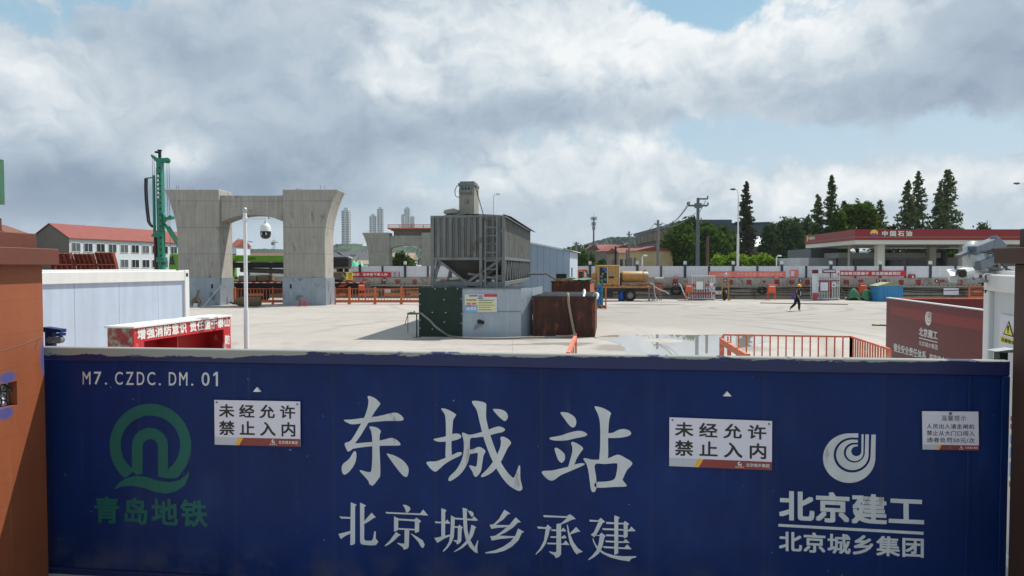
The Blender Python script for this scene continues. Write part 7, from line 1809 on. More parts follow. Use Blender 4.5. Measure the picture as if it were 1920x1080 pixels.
for px in (1592, 1699, 1764):
    x = XA(px, GY + 7) - cx0
    mb = MB(); mb.box(x - .4, x + .4, 6.7, 7.3, 0, 2.3); mb.box(x - .5, x + .5, 6.6, 7.4, 2.3, 2.6); mb.build('fuel_pump', M['canopywhite'], ps, bevel=.03)
    mb = MB(); mb.box(x - .28, x + .28, 6.66, 6.695, 1.5, 2.1); mb.build('pump_screen', M['window'], ps)
mb = MB(); x = XA(1591, GY + 10) - cx0; mb.box(x - .12, x + .12, 9.9, 10.1, 0, zbt); mb.build('drain_pipe', M['canopywhite'], ps)

# ================================================================ buildings beyond the yard
def block(name, label, cat, p0, p1, depth, h, mw, group=None):
    pl_ = Plane(p0, p1); t = thing(name, label, cat, pl_.p, pl_.rot, group)
    mb = MB(); mb.box(0, pl_.len, 0, depth, 0, h); mb.build('wall', mw, t)
    return t, pl_
M['window2'] = mat('curtained_window', S(92, 98, 104), .3, var=.25, scale=1.2)
M['window3'] = mat('sky_window', S(62, 74, 88), .1, var=.2, scale=.8, spec=.8)
def win(t, x, z, w, h, m=None, frame=True, y=0.0, sash=True):
    mb = MB(); mb.box(x, x + w, y - .05, y - .01, z, z + h); f = mb.build('window', m or random.choice((M['window'], M['window'], M['window2'], M['window3'])), t)
    if frame:
        mb = MB(); b = .07
        for a in ((x - b, x, z - b, z + h + b), (x + w, x + w + b, z - b, z + h + b), (x, x + w, z - b, z), (x, x + w, z + h, z + h + b)): mb.box(a[0], a[1], y - .09, y - .001, a[2], a[3])
        if sash: mb.box(x + w * .5 - .03, x + w * .5 + .03, y - .08, y - .051, z, z + h)
        mb.build('frame', M['white'], f)
# white dormitory with red roof
P0, P1 = (-829 / F * 128, 128), (XA(338, 156), 156)
zE = 8.25; dl = Plane(P0, P1)
t = thing('dormitory', 'long white two-storey building with red roof and shade-grey gable end at the left', 'building', dl.p, dl.rot)
D = 8.6; LN = dl.len + 10
mb = MB(); mb.box(0.02, LN, 0.0, D, 0, zE - .05); mb.build('wall', M['wallwhite'], t)
mb = MB(); mb.v = [(0, 0, 0), (0, D, 0), (0, D, zE), (0, D / 2, zE + 2.55), (0, 0, zE)]; mb.f = [(0, 1, 2, 3, 4)]; mb.build('gable_wall', M['wallgrey'], t)  # grey puts the shade of this end wall into its colour
mb = MB(); mb.v = [(LN, 0, zE - .05), (LN, D, zE - .05), (LN, D / 2, zE + 2.5)]; mb.f = [(0, 1, 2)]; mb.build('gable_wall', M['wallwhite'], t)
mb = MB()
for s0, s1 in ((0, D / 2), (D, D / 2)):
    y0 = -.35 if s0 == 0 else D + .35; zz = zE - .2
    mb.v += [(-.25, y0, zz), (LN + .2, y0, zz), (LN + .2, D / 2, zE + 2.6), (-.25, D / 2, zE + 2.6), (-.25, y0, zz + .14), (LN + .2, y0, zz + .14), (LN + .2, D / 2, zE + 2.74), (-.25, D / 2, zE + 2.74)]
    o = len(mb.v) - 8; mb.f += [(o, o + 1, o + 2, o + 3), (o + 7, o + 6, o + 5, o + 4), (o, o + 4, o + 5, o + 1), (o, o + 3, o + 7, o + 4), (o + 1, o + 5, o + 6, o + 2)]
mb.build('roof', M['roofred'], t)
for px in (142, 165, 188.3, 210.5, 232.5, 253, 272.5, 291, 308, 325.5):
    u, z = dl.at(px, 455); win(t, u - .95, 5.75, 1.9, 1.55)
for px in (142, 165, 188.3, 210.5, 233, 253.4, 273, 291, 308, 325.5):
    u, z = dl.at(px, 480); win(t, u - .95, 2.75, 1.9, 1.55)
def house(label, px0, px1, Y, py_e, py_r, mw, mr, depth=7, skew=0.0, wins=0, group=None, ridge='x'):
    X0, X1 = XA(px0, Y), XA(px1, Y + skew)
    pl_ = Plane((X0, Y), (X1, Y + skew)); ze = ZA(py_e, Y); zr = ZA(py_r, Y + depth / 2)
    t = thing('house', label, 'house', pl_.p, pl_.rot, group); L_ = pl_.len
    mb = MB(); mb.box(0, L_, 0, depth, -.2, ze); mb.build('wall', mw, t)
    if ridge == 'x':
        mb = MB(); mb.v = [(-.3, -.4, ze - .1), (L_ + .3, -.4, ze - .1), (L_ + .3, depth / 2, zr), (-.3, depth / 2, zr), (L_ + .3, depth + .4, ze - .1), (-.3, depth + .4, ze - .1)]
        mb.f = [(0, 1, 2, 3), (3, 2, 4, 5), (0, 3, 5), (1, 4, 2)]
    else:
        mb = MB(); mb.v = [(-.4, -.3, ze - .1), (L_ / 2, -.3, zr), (L_ + .4, -.3, ze - .1), (-.4, depth + .3, ze - .1), (L_ / 2, depth + .3, zr), (L_ + .4, depth + .3, ze - .1)]
        mb.f = [(0, 1, 4, 3), (1, 2, 5, 4), (0, 2, 1), (3, 4, 5)]
    mb.build('roof', mr, t)
    for k in range(wins): win(t, L_ * (k + .5) / wins - .6, ze * .45, 1.2, ze * .3, frame=False)
    return t
house('tan-roofed house just above the left pillar cap', 20, 60, 118, 437, 421, M['walltan'], M['rooftile'], 9, 6)
house('white gabled house seen through the portal arch, red roof', 434, 444, 170, 461, 449, M['wallwhite'], M['roofred'], 9, 0, 1)
tl = [('low dark-roofed shed behind the boom in the portal arch', 445, 530, 180, 480, 474.5, M['walltan'], M['rooftile'], 12, 0),
      ('broad dark grey workshop left of the small pale pier', 600, 660, 170, 489, 473, M['factory'], M['darkroof'], 18, 6),
      ('broad dark grey workshop right of the small pale pier', 655, 735, 185, 488, 472, M['factory'], M['darkroof'], 18, 6),
      ('brown earth-roofed shed behind the mint net', 662, 690, 140, 495, 488, M['walltan'], M['walltan'], 8, 0),
      ('blue-grey hip-roofed house framed by the farther portal arch', 732, 772, 200, 486, 474, M['haze_town'], M['walltan'], 12, 0)]
for a in tl: house(*a)
# red-roofed terrace houses at right of the shed
for k, (px0, px1, Y, ye, yr, mw, mr, sk, rg, lab) in enumerate((
    (1101, 1122, 250, 467, 460, 'wallgrey', 'rooftile', 0, 'y', 'grey gabled house with orange roof, leftmost of the terrace right of the shed'),
    (1118, 1142, 215, 471, 461, 'wallgrey', 'roofred', -8, 'x', 'grey house with wide red roof second in the terrace right of the shed'),
    (1122, 1158, 290, 466, 458.5, 'haze_town', 'roofred', 0, 'x', 'pale house with red roof highest in the terrace right of the shed'),
    (1138, 1162, 185, 475, 466, 'walltan', 'rooftile', -6, 'y', 'tan gabled house in the middle of the terrace above the yellow truck'),
    (1160, 1180, 165, 474, 465.5, 'wallbeige', 'roofred', -4, 'x', 'beige two-storey house with red roof above the yellow tank'),
    (1179, 1194, 160, 470, 463, 'wallbeige', 'roofred', -4, 'x', 'beige house with large windows against the grey factory'),
    (1164, 1194, 330, 464, 455, 'haze_town', 'fascia', 0, 'y', 'pale grey gabled block behind the beige houses'))):
    house(lab, px0, px1, Y, ye, yr, M[mw], M[mr], 9, sk, 2 if mw == 'wallbeige' else 1, 'terrace houses right of the shed', rg)
for k, (a, b, c, lab) in enumerate(((1078, 1090, 500, 'small pale roof far left of the phone mast'), (1092, 1101, 520, 'tiny pale house under the phone mast'))):
    house(lab, a, b, c, 470 if k else 466, 464 if k else 461, M['haze_town'], M['roofred'], 12, 0, 0, 'far roofs under the hill')
# grey factory with brown fascia
fa, fb = (XA(1193.5, 264), 264), (XA(1292, 184), 184)
t, pl_ = block('factory', 'blue-grey glazed factory with brown panelled fascia left of the round trees', 'factory', fa, fb, 11, ZA(438.5, 264), M['factory'])
HF = ZA(438.5, 264)
zb = 3 + (499 - 459) / F * 264
mb = MB(); mb.box(2.4, pl_.len - .8, -.9, -.01, zb, HF - 1); mb.build('fascia', M['fascia'], t)
mb = MB(); mb.box(-.5, pl_.len + .2, -1.2, 11.1, HF - 1, HF + .05); mb.build('roof_edge', M['factory'], t)
mb = MB()
for k in range(11): x = 4 + k * (pl_.len - 8) / 10; mb.box(x, x + 1, -1.12, -.91, zb + .2, HF - 1.1)
mb.build('fascia_fins', M['walltan'], t)
for k in range(10): win(t, 2.8 + k * (pl_.len - 4.8) / 10, 4.2, (pl_.len - 4.8) / 10 - 2.4, zb - 6, frame=False)
mb = MB(); mb.box(pl_.len - .01, pl_.len + .3, .2, 10.8, 0, HF - 1.1); mb.build('end_wall', M['darkroof'], t)
# dark warehouse and lower annex
t, pl_ = block('warehouse', 'big dark grey warehouse rising behind the pointed single conifer', 'warehouse', (XA(1349, 240), 240), (XA(1440, 232), 232), 40, ZA(418.5, 236), M['factory'])
mb = MB(); mb.box(-.2, pl_.len + .2, -.5, 40, ZA(420, 236), ZA(417.5, 236)); mb.build('roof_edge', M['darkroof'], t)
house('low shed with pale grey roof in front of the dark warehouse', 1384, 1441, 212, 461.5, 443.5, M['walltan'], M['galv'], 14, 0, 3)
house('brown rendered shed behind the dark trees left of the petrol station', 1430, 1502, 214, 466, 463, M['walltan'], M['darkroof'], 10, 0, 0)
t, pl_ = block('warehouse', 'dark flat roofed block peeping over the round trees', 'warehouse', (XA(1262, 236), 236), (XA(1352, 236), 236), 40, ZA(424, 236), M['darkroof'])
mb = MB(); mb.box(-.3, pl_.len + .3, -.6, 40, ZA(424, 236), ZA(421.5, 236)); mb.build('roof_edge', M['factory'], t)

# ---------------------------------------------------------------- towers on the skyline
def skyscraper(label, px0, px1, Y, ytop, cap=True, seed=0):
    X0, X1 = XA(px0, Y), XA(px1, Y); w = X1 - X0; H = ZA(ytop, Y)
    t = thing('tower_block', label, 'tower block', ((X0 + X1) / 2, Y, 0), 0, 'tower blocks on the skyline')
    n = 20; prof = [(w / 2 * math.copysign(abs(math.cos(a)) ** .7, math.cos(a)), w / 2 * math.copysign(abs(math.sin(a)) ** .7, math.sin(a))) for a in [2 * math.pi * k / n for k in range(n)]]
    inn = [(x * .93, y * .93) for x, y in prof]
    mb = MB(); mb.prism_z(inn, 0, H); mb.build('glazing', M['towerband'], t)
    mb = MB(); fl_ = 5.2; k = 0
    while k * fl_ < H - 2: mb.prism_z(prof, k * fl_, k * fl_ + 2.4); k += 1
    mb.build('balcony_bands', M['tower'], t)
    mb = MB(); mb.box(-w * .12, w * .12, -w * .5, w * .3, 0, H + 1); mb.box(w * .3, w * .42, -w * .45, w * .2, 0, H - 3)
    if cap: mb.box(-w * .2, w * .25, -w * .25, w * .25, H, H + w * .3)
    mb.build('core', M['tower'], t)
skyscraper('tall tower block standing alone right of the nearest portal pier', 641.5, 659, 1500, 395)
skyscraper('lower of the two tower blocks above the farther pier', 693.5, 706.5, 1750, 405.5)
skyscraper('taller of the two tower blocks above the farther pier', 708, 720.5, 1750, 392.5)
skyscraper('left tower block of the cluster of three above the deck railing', 753, 760.5, 1800, 403)
skyscraper('middle, tallest tower block of the cluster of three above the deck railing', 758.5, 770.5, 1850, 391.5)
skyscraper('right, palest tower block of the cluster of three above the deck railing', 769.5, 778.5, 1800, 407.5)
house('white block on the hill between the portal piers', 680, 690, 900, 461, 456, M['haze_town'], M['haze_town'], 20, 0, 0)

def tower_crane(label, pxm, pyb, pyt, Y, j0, j1, pyj):
    X = XA(pxm, Y); H = ZA(pyt, Y); t = thing('tower_crane', label, 'tower crane', (X, Y, 0), 0, 'tower cranes far through the portal arch')
    zj = ZA(pyj, Y); s_ = .9
    mb = MB()
    for a in (-1, 1):
        for b in (-1, 1): mb.bar((a * s_, b * s_, 0), (a * s_, b * s_, H), .16)
    z = 0
    while z < H - 3: mb.bar((-s_, -s_, z), (s_, -s_, z + 3), .14); mb.bar((s_, -s_, z + 3), (-s_, -s_, z + 6), .14); z += 6
    mb.build('mast', M['greypole'], t)
    mb = MB(); mb.bar((XA(j0, Y) - X, 0, zj), (XA(j1, Y) - X, 0, zj), .6); mb.bar((0, 0, H), (XA(j1, Y) - X, 0, zj), .15); mb.bar((0, 0, H), (XA(j0, Y) - X, 0, zj), .15); mb.box(XA(j0, Y) - X, XA(j0, Y) - X + 2.5, -1, 1, zj - 2.5, zj); mb.build('jib', M['greypole'], t)
tower_crane('far tower crane left of the camera mast in the portal arch', 448.5, 470, 447, 600, 441, 475, 453.5)
tower_crane('far tower crane right of the dome camera in the portal arch', 514.5, 470, 450, 640, 510, 522, 454.5)

# ---------------------------------------------------------------- hills
def hill(name, label, Y, pts, depth, m, rough, seed, nx=320):
    rnd = np.random.RandomState(seed); xs = [XA(p[0], Y) for p in pts]; hs = [max(1, ZA(p[1], Y)) for p in pts]
    X = np.linspace(xs[0], xs[-1], nx); Hh = np.interp(X, xs, hs)
    mb = MB(); rows = 15
    for j in range(rows):
        v = j / (rows - 1); k = math.sin(math.pi * (.04 + .94 * v)) ** .7 if v < .5 else 1 - (v - .5) * .6
        jit = rnd.rand(nx)
        for i in range(nx):
            mb.v.append((X[i] + rnd.uniform(-1, 1) * (X[1] - X[0]) * .4, Y - depth * (1 - 2 * v) * .5 + rnd.uniform(-1, 1) * depth * .03, max(-.5, Hh[i] * k - rough * .5 + rough * jit[i] * (0 if j in (0, rows - 1) else 1))))
    for j in range(rows - 1):
        for i in range(nx - 1): o = j * nx + i; mb.f.append((o, o + 1, o + nx + 1, o + nx))
    o = mb.build(name, m, None, True); tag(o, label, 'hill', None, 'structure'); return o
M['hillfar'] = mat('far_hill_woodland', S(68, 86, 74), 1.0, var=.3, scale=.05, stain=S(46, 64, 54), stain_amt=.6, stain_scale=.02)
M['hillnear'] = mat('near_hill_woodland', S(62, 82, 54), 1.0, var=.3, scale=.06, stain=S(52, 74, 52), stain_amt=.6, stain_scale=.05)
hill('hills', 'wooded hill ridge rising right of the phone mast', 950, [(1040, 492), (1075, 470), (1100, 459), (1120, 453), (1140, 447.5), (1160, 447), (1175, 446.5), (1200, 447), (1240, 450), (1300, 470), (1360, 490)], 260, M['hillfar'], 5, 1)
hill('hills', 'low green wooded slope behind the shed', 420, [(1020, 490), (1060, 469), (1085, 463), (1100, 464), (1112, 470), (1130, 484), (1150, 495)], 120, M['hillnear'], 5, 2, 90)
hill('hills', 'wooded rise under the lone tower block', 1000, [(560, 488), (600, 470), (622, 462), (640, 460), (660, 459), (690, 461), (720, 462), (760, 464), (820, 464), (900, 470), (980, 485)], 260, M['hillfar'], 5, 3)
hill('hills', 'far low wooded ridge seen through the portal arch', 1200, [(300, 480), (420, 472), (470, 468), (520, 468.5), (560, 470), (640, 480)], 260, M['hillfar'], 4, 4)
hill('hills', 'distant ridge behind the petrol station', 1400, [(1180, 490), (1300, 478), (1500, 472), (1700, 474), (1900, 470), (2100, 482)], 300, M['hillfar'], 5, 5)

# ---------------------------------------------------------------- poles, masts, wires
def conc_pole(label, px, pyt, Y, arms, w=.16, m='greypole', group=None, braces=False):
    X = XA(px, Y); H = ZA(pyt, Y); t = thing('power_pole', label, 'power pole', (X, Y, 0), 0, group)
    mb = MB(); mb.tube([(0, 0, 0), (0, 0, H)], [w * 1.35, w], 10); mb.build('pole_shaft', M[m], t, True)
    tips = []
    for (x0, x1, z) in arms:
        mb = MB(); mb.bar((x0, 0, z), (x1, 0, z), .14 * w / .16); mb.build('cross_arm', M['darkpole'], t)
        mb = MB()
        for x in (x0, x1) if x0 < -.1 else (x1,): mb.lathe([(0, 0), (.07, 0), (.05, .12), (.08, .16), (.05, .26), (0, .3)], (x, 0, z + .05), 8); tips.append((X + x, Y, z + .3))
        mb.build('insulators', M['darkpole'], t)
    return t, tips
Y1 = 75.0; X1 = XA(1307.5, Y1)
ax_ = lambda px: XA(px, Y1) - X1
t, _ = conc_pole('stout dark power pole with stepped steel arms above the round trees', 1307.5, 371, Y1, [], .16, 'darkpole')
mb = MB(); z1 = ZA(385.5, Y1); z2 = ZA(373, Y1)
mb.bar((ax_(1289), 0, z1), (ax_(1325), 0, z1), .16, .2); mb.bar((0, 0, z2), (ax_(1325), 0, z2), .13, .16); mb.bar((.2, 0, ZA(397, Y1)), (ax_(1322), 0, ZA(376, Y1)), .06); mb.box(-.35, .35, -.2, .2, z1 - .25, z1 + .25); mb.build('cross_arms', M['darkpole'], t)
mb = MB()
for px, py in ((1288, 383), (1326, 383.5), (1325.5, 371.5), (1291, 382)): mb.lathe([(0, 0), (.1, 0), (.06, .15), (.11, .2), (.05, .35), (0, .38)], (ax_(px), 0, ZA(py, Y1) - .1), 8)
mb.bar((.35, 0, ZA(408, Y1)), (.35, 0, ZA(420, Y1)), .1); mb.build('insulators', M['darkpole'], t)
Y2, Y3 = 112.0, 160.0
t, tip2 = conc_pole('grey power pole in front of the glazed factory', 1233, 412.5, Y2, [(XA(1227.5, Y2) - XA(1233, Y2), XA(1240, Y2) - XA(1233, Y2), ZA(421, Y2))], .2)
t, tip3 = conc_pole('far grey power pole above the beige houses', 1179, 434, Y3, [(XA(1175, Y3) - XA(1179, Y3), XA(1184, Y3) - XA(1179, Y3), ZA(440, Y3))], .2)
t, _ = conc_pole('short dark pole above the yellow truck housing', 1154, 462, 110, [], .16, 'black')
t, _ = conc_pole('thin dark pole in front of the beige houses', 1175, 468, 105, [], .13, 'darkpole')
t, _ = conc_pole('grey pole rising behind the right end of the shed', 1080.5, 453.5, 140, [(-.5, .5, ZA(457, 140))], .2, 'greypole')
t, _ = conc_pole('brown timber pole with small lamp in front of the round trees', 1326, 443, 72, [], .13, 'bark')
def sag(a, b, s_, n=12): return [Vector(a).lerp(Vector(b), k / n) + Vector((0, 0, -4 * s_ * (k / n) * (1 - k / n))) for k in range(n + 1)]
for k, (a, b, s_, lab) in enumerate(((at(1289, 384, Y1), tip2[1] if len(tip2) > 1 else tip2[0], 1.0, 'upper power line from the stout pole to the grey pole'), (at(1291, 385, Y1), tip2[0], 1.3, 'lower power line from the stout pole to the grey pole'), (at(1304, 400, Y1), Vector((XA(1233, Y2), Y2, ZA(422, Y2))), .8, 'lowest power line reaching the grey pole'),
                           (tip2[0], tip3[1] if len(tip3) > 1 else tip3[0], 1.2, 'power line between the grey pole and the far pole, upper'), (Vector((XA(1233, Y2), Y2, ZA(424, Y2))), tip3[0], 1.4, 'power line between the grey pole and the far pole, lower'))):
    c = thing('power_line', lab, 'power line', a, 0, 'power lines at right'); mb = MB(); mb.tube([p - Vector(a) for p in sag(a, b, s_)], .045, 4); mb.build('wire', M['darkpole'], c)
# phone mast
Y = 300.0; X = XA(1112.8, Y); H = ZA(407, Y)
t = thing('phone_mast', 'slender phone mast with ringed antennas above the hill', 'phone mast', (X, Y, 0))
mb = MB(); mb.tube([(0, 0, 0), (0, 0, H)], [.5, .28], 10); mb.cyl((0, 0, H), (0, 0, ZA(398, Y)), .05, n=5); mb.build('mast_tube', M['darkpole'], t, True)
for z, r in ((ZA(410, Y), 1.25), (ZA(420, Y), .85), (ZA(428, Y), .55)):
    mb = MB(); mb.lathe([(.2, -.1), (r, -.1), (r, .1), (.2, .1)], (0, 0, z), 12); mb.build('platform', M['darkpole'], t)
    mb = MB()
    for k in range(6): a = k * math.pi / 3; mb.box(r * math.cos(a) - .12, r * math.cos(a) + .12, r * math.sin(a) - .12, r * math.sin(a) + .12, z - .7, z + .9)
    mb.build('antennas', M['galv'], t)
# street lamps
def street_lamp(label, px, Y, pyt, pxa, pya, hm='darkpole'):
    X = XA(px, Y); t = thing('street_lamp', label, 'street lamp', (X, Y, 0), 0, 'tall street lamps'); zt = ZA(pyt, Y); dx = XA(pxa, Y) - X; za = ZA(pya, Y)
    mb = MB(); mb.tube([(0, 0, 0), (0, 0, zt * .62), (0, 0, zt * .621), (0, 0, zt)], [.15, .13, .09, .07], 10); mb.tube(smooth3([(0, 0, zt - .02), (dx * .1, 0, zt + (za - zt) * .55), (dx * .5, 0, za - .1 * abs(dx) * .3), (dx * .86, 0, za)]), .05, 7); mb.build('lamp_pole', M['pole'], t, True)
    mb = MB(); s_ = 1 if dx > 0 else -1; mb.prism([(dx * .8, za - .05), (dx * .8 + s_ * .1, za + .12), (dx * .8 + s_ * .55, za + .10), (dx * .8 + s_ * .62, za - .04), (dx * .8 + s_ * .2, za - .12)], -.16, .16); mb.build('lamp_head', M[hm], t, bevel=.02)
street_lamp('tall street lamp beside the pointed single conifer', 1382.8, 80, 372, 1376, 355)
street_lamp('street lamp peeping over the silo roof', 925.6, 88, 373, 930.5, 364, 'pole')
street_lamp('street lamp at the right border, only its head in the picture', 1934, 80, 366, 1900, 344)
for k, (px, Y, pyt, lab) in enumerate(((1204, 70, 482, 'small white lamp on a post before the grey factory'), (1455.5, 72, 482.5, 'small white lamp on a post left of the petrol station'))):
    X = XA(px, Y); t = thing('yard_lamp', lab, 'lamp', (X, Y, 0)); z = ZA(pyt, Y)
    mb = MB(); mb.cyl((0, 0, 0), (0, 0, z), .06, n=8); mb.tube([(0, 0, z), (.05, 0, z + .12), (.25, 0, z + .14)], .04, 6); mb.build('lamp_post', M['pole'], t, True)
    mb = MB(); mb.prism([(.1, z + .1), (.48, z + .08), (.48, z + .2), (.15, z + .24)], -.12, .12); mb.build('lamp_head', M['letter'], t, bevel=.02)

# ================================================================ trees
RS = np.random.RandomState(3)
def leaf_mesh(name, C, size, m, parent, flat=0.0):
    n = len(C)
    a = RS.normal(size=(n, 3)); a /= np.linalg.norm(a, axis=1)[:, None]
    b = RS.normal(size=(n, 3)); b -= (a * b).sum(1)[:, None] * a; b /= np.linalg.norm(b, axis=1)[:, None]
    s = size * RS.uniform(.6, 1.3, size=(n, 1))
    v = np.stack([C - a * s, C + b * s * .55, C + a * s, C - b * s * .55], 1).reshape(-1, 3)
    f = np.arange(n * 4).reshape(n, 4)
    me = bpy.data.meshes.new(name); me.from_pydata(v.tolist(), [], f.tolist()); me.materials.append(m)
    o = bpy.data.objects.new(name, me); COL.objects.link(o); o.parent = parent
    return o
def trunk_mesh(parent, H, r, limbs):
    mb = MB(); mb.tube([(0, 0, 0), (r * .3, 0, H * .35), (0, r * .3, H * .7), (0, 0, H)], [r * 1.3, r, r * .7, r * .25], 8)
    for (z, az, L_, up) in limbs: mb.tube([(0, 0, z), (math.cos(az) * L_ * .5, math.sin(az) * L_ * .5, z + up * .6), (math.cos(az) * L_, math.sin(az) * L_, z + up)], [r * .55, r * .35, r * .12], 6)
    return mb.build('trunk', M['bark'], parent, True)
def broadleaf(label, px, Y, pyt, halfw_px, m, zlow, group, n=5200, size=.3, seed=0, K=46):
    X = XA(px, Y); H = ZA(pyt, Y); w = halfw_px / F * Y
    t = thing('broadleaf_tree', label, 'tree', (X, Y, 0), 0, group)
    trunk_mesh(t, H * .8, .07 + .012 * H, [(H * .35 + RS.uniform(0, H * .2), a, w * .6, H * .25) for a in np.arange(0, 6.2, 1.1)])
    zc = (H + zlow) / 2; hz_ = (H - zlow) / 2
    cl = []
    while len(cl) < K:
        p = RS.uniform(-1, 1, 3); r = np.linalg.norm(p)
        if .45 < r < 1: cl.append(p * (.86 if p[2] > 0 else .95))
    cl = np.array(cl) * [w, w, hz_] + [0, 0, zc]
    per = n // K
    C = (cl[:, None, :] + RS.normal(size=(K, per, 3)) * [w * .15, w * .15, hz_ * .13]).reshape(-1, 3)
    leaf_mesh('crown', C, size, m, t)
    return t
def conifer(label, px, Y, pyt, halfw_px, m, group, n=4200, size=.26, zlow=1.0, gap=.35, taper=.62):
    X = XA(px, Y); H = ZA(pyt, Y); w = halfw_px / F * Y * (1.35 if Y > 150 else 1.75); sc = Y / 112
    t = thing('conifer_tree', label, 'tree', (X, Y, 0), 0, group)
    mb = MB(); mb.tube([(0, 0, 0), (0, 0, H * .5), (0, 0, H)], [.28, .16, .03], 8); mb.build('trunk', M['bark'], t, True)
    nb = int(H * 15 / sc); C = []
    per = max(8, int(n * 1.7) // nb)
    for k in range(nb):
        u = k / nb; z = zlow + u * (H - zlow)
        L_ = w * (1 - u) ** taper * RS.uniform(.45, 1.15) + .05 * sc
        if RS.rand() < gap * .25: continue
        az = RS.rand() * 6.283; q = int(per * (.25 + 1.0 * (1 - u)))
        tt = RS.rand(q) ** .75
        sp = (.05 + .10 * (1 - u)) * sc
        c = np.stack([np.cos(az) * tt * L_, np.sin(az) * tt * L_, z + tt * L_ * .22 - tt ** 2 * L_ * .10], 1) + RS.normal(size=(q, 3)) * [sp, sp, sp * 1.2]
        C.append(c)
    leaf_mesh('crown', np.concatenate(C), size, m, t)
    return t
g1 = 'trees at right beyond the hoarding'
broadleaf('big round green tree in front of the glazed factory', 1276, 160, 418, 36, M['leaf_mid'], 3.0, g1, 7500, .5)
broadleaf('big round green tree behind the brown timber pole', 1330, 164, 424, 44, M['leaf_mid'], 2.5, g1, 8500, .5)
broadleaf('dark crown topping the round trees left of the warehouse', 1300, 172, 412, 40, M['leaf_dark'], 6.0, g1, 5500, .62)
broadleaf('dark crown between the round trees and the single conifer', 1358, 178, 424, 24, M['leaf_dark'], 5.0, g1, 3500, .62)
broadleaf('dark leafy tree right of the single conifer', 1447, 200, 418, 26, M['leaf_dark'], 3.0, g1, 4500, .58)
broadleaf('dark leafy tree left of the canopy corner', 1480, 202, 411, 30, M['leaf_dark'], 3.0, g1, 5200, .58)
broadleaf('dark leafy tree peeping behind the canopy corner', 1513, 206, 408, 24, M['leaf_dark'], 3.0, g1, 4200, .58)
broadleaf('sunlit broad tree above the station emblem', 1607, 112, 373, 34, M['leaf_mid'], 6.0, g1, 6500, .32)
broadleaf('lower green tree between the conifers behind the canopy', 1572, 110, 392, 22, M['leaf_mid'], 4.0, g1, 3600, .32)
broadleaf('small green tree left of the rightmost conifer pair', 1668, 116, 420, 22, M['leaf_dark'], 3.0, g1, 2600, .3)
broadleaf('low tree behind the canopy near the right border', 1838, 116, 416, 26, M['leaf_dark'], 3.0, g1, 2800, .3)
broadleaf('green tree seen under the canopy near the floodlights', 1792, 112, 462, 30, M['leaf_mid'], 1.0, g1, 3000, .3)
g2 = 'pointed conifers at right'
conifer('single pointed conifer beside the tall street lamp', 1397.5, 188, 341, 19, M['leaf_brown'], g2, 7500, .36, 1.0, .05, .6)
conifer('pointed conifer at the left of the group behind the canopy', 1531, 112, 366, 15, M['leaf_conifer'], g2, 4200, .25, 2)
conifer('tallest thin conifer left of the sunlit broad tree', 1556.5, 113, 329, 15, M['leaf_conifer'], g2, 4800, .25, 2)
conifer('short conifer just left of the sunlit broad tree', 1580, 116, 377, 13, M['leaf_conifer'], g2, 3000, .25, 2)
conifer('short conifer right of the sunlit broad tree', 1648, 114, 376, 15, M['leaf_conifer'], g2, 3600, .25, 2)
conifer('left conifer of the pair right of the station lettering', 1699.5, 114, 339, 18, M['leaf_conifer'], g2, 4600, .25, 2)
conifer('right conifer of the pair right of the station lettering', 1719, 116, 322, 19, M['leaf_conifer'], g2, 5000, .25, 2)
conifer('broad tall conifer, rightmost above the red canopy', 1773, 116, 319, 25, M['leaf_conifer'], g2, 6200, .25, 2, .2, .55)
conifer('shorter conifer leaning into the rightmost tall conifer', 1760, 114, 343, 17, M['leaf_conifer'], g2, 3600, .25, 2)
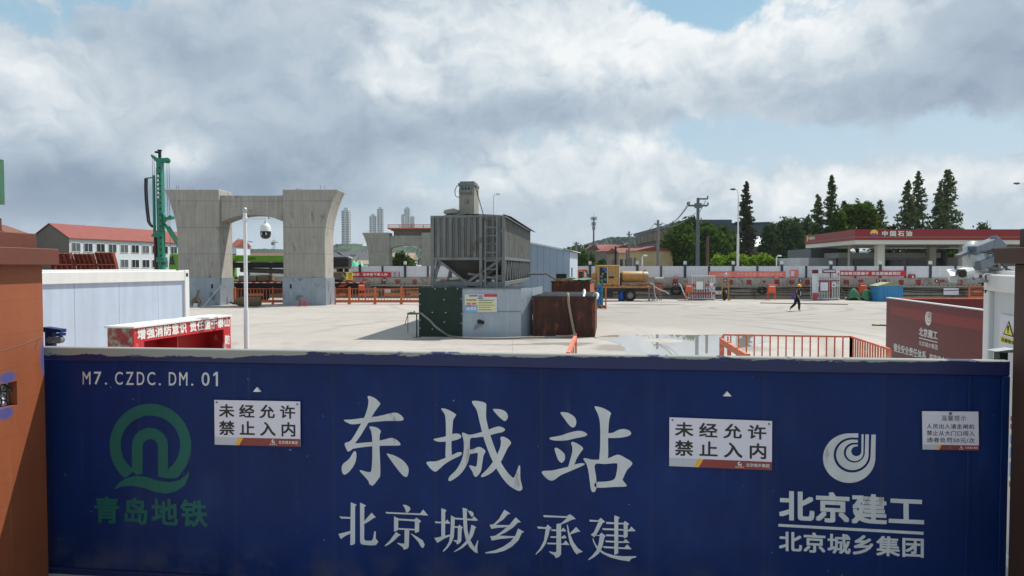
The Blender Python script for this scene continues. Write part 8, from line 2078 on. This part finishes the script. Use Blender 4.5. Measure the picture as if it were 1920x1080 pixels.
# bright shrubs right behind the hoarding
def shrub(label, px, Y, pyt, hw, group, m, n=1500):
    X = XA(px, Y); H = ZA(pyt, Y); w = hw / F * Y
    t = thing('shrub', label, 'shrub', (X, Y, 0), 0, group)
    mb = MB()
    for k in range(7): a = RS.rand() * 6.28; mb.tube([(0, 0, 0), (math.cos(a) * w * .4, math.sin(a) * w * .4, H * .6), (math.cos(a) * w * .7, math.sin(a) * w * .7, H * .95)], [.04, .03, .01], 5)
    mb.build('stems', M['bark'], t)
    K = 26; cl = np.stack([RS.uniform(-1, 1, K) * w * .85, RS.uniform(-1, 1, K) * w * .7, RS.uniform(.35, .93, K) * H], 1)
    cl[:, 2] *= 1 - .25 * (np.abs(cl[:, 0]) / w) ** 2
    C = (cl[:, None] + RS.normal(size=(K, n // K, 3)) * [.33, .33, .36]).reshape(-1, 3); leaf_mesh('foliage', C, .3, m, t)
g3 = 'bright shrubs behind the hoarding'
for px, pyt, lab in ((1350, 482, 'bright green shrub leftmost, under the round trees'), (1374, 478, 'bright green shrub left of the tall street lamp'), (1402, 477, 'bright green shrub at the foot of the single conifer'), (1424, 479, 'bright green shrub right of the single conifer'), (1446, 482, 'bright green shrub rightmost, by the small white lamp')):
    shrub(lab, px, 105, pyt, 17, g3, M['leaf_bright'])
g4 = 'trees beyond the farther portal pier'
broadleaf('dark green tree framed in the farther portal arch', 752, 150, 472, 14, M['leaf_dark'], 1.0, g4, 2600, .4)
broadleaf('green tree at the right of the farther portal arch', 766, 165, 478, 12, M['leaf_mid'], 1.0, g4, 2000, .4)
broadleaf('green tree at the left of the farther portal arch', 738, 175, 481, 9, M['leaf_mid'], 1.0, g4, 1600, .4)
g5 = 'trees at the right of the shed'
for px, Y, pyt, hw, lab in ((1092, 190, 470, 12, 'green tree right beside the shed roof end'), (1104, 230, 474, 12, 'green tree under the terrace houses'), (1078, 260, 466, 12, 'green tree behind the grey pole at the shed'), (1128, 150, 488, 10, 'low dark tree above the excavator')):
    broadleaf(lab, px, Y, pyt, hw, M['leaf_mid'], .8, g5, 1800, .5)

# ================================================================ humid air
hzm = bpy.data.materials.new('humid_air'); hzm.use_nodes = True
_n = NT(hzm.node_tree); _n.n.clear(); _o = _n.new('ShaderNodeOutputMaterial'); _v = _n.new('ShaderNodeVolumePrincipled')
_v.inputs['Color'].default_value = S(214, 226, 236); _v.inputs['Density'].default_value = 0.00011; _v.inputs['Anisotropy'].default_value = 0.2
_n.l.new(_v.outputs[0], _o.inputs['Volume'])
mb = MB(); mb.box(-2620, 2620, -220, 2420, -1.03, 150); tag(mb.build('haze', hzm), 'thin pale humid air over the whole site', 'haze', None, 'stuff')
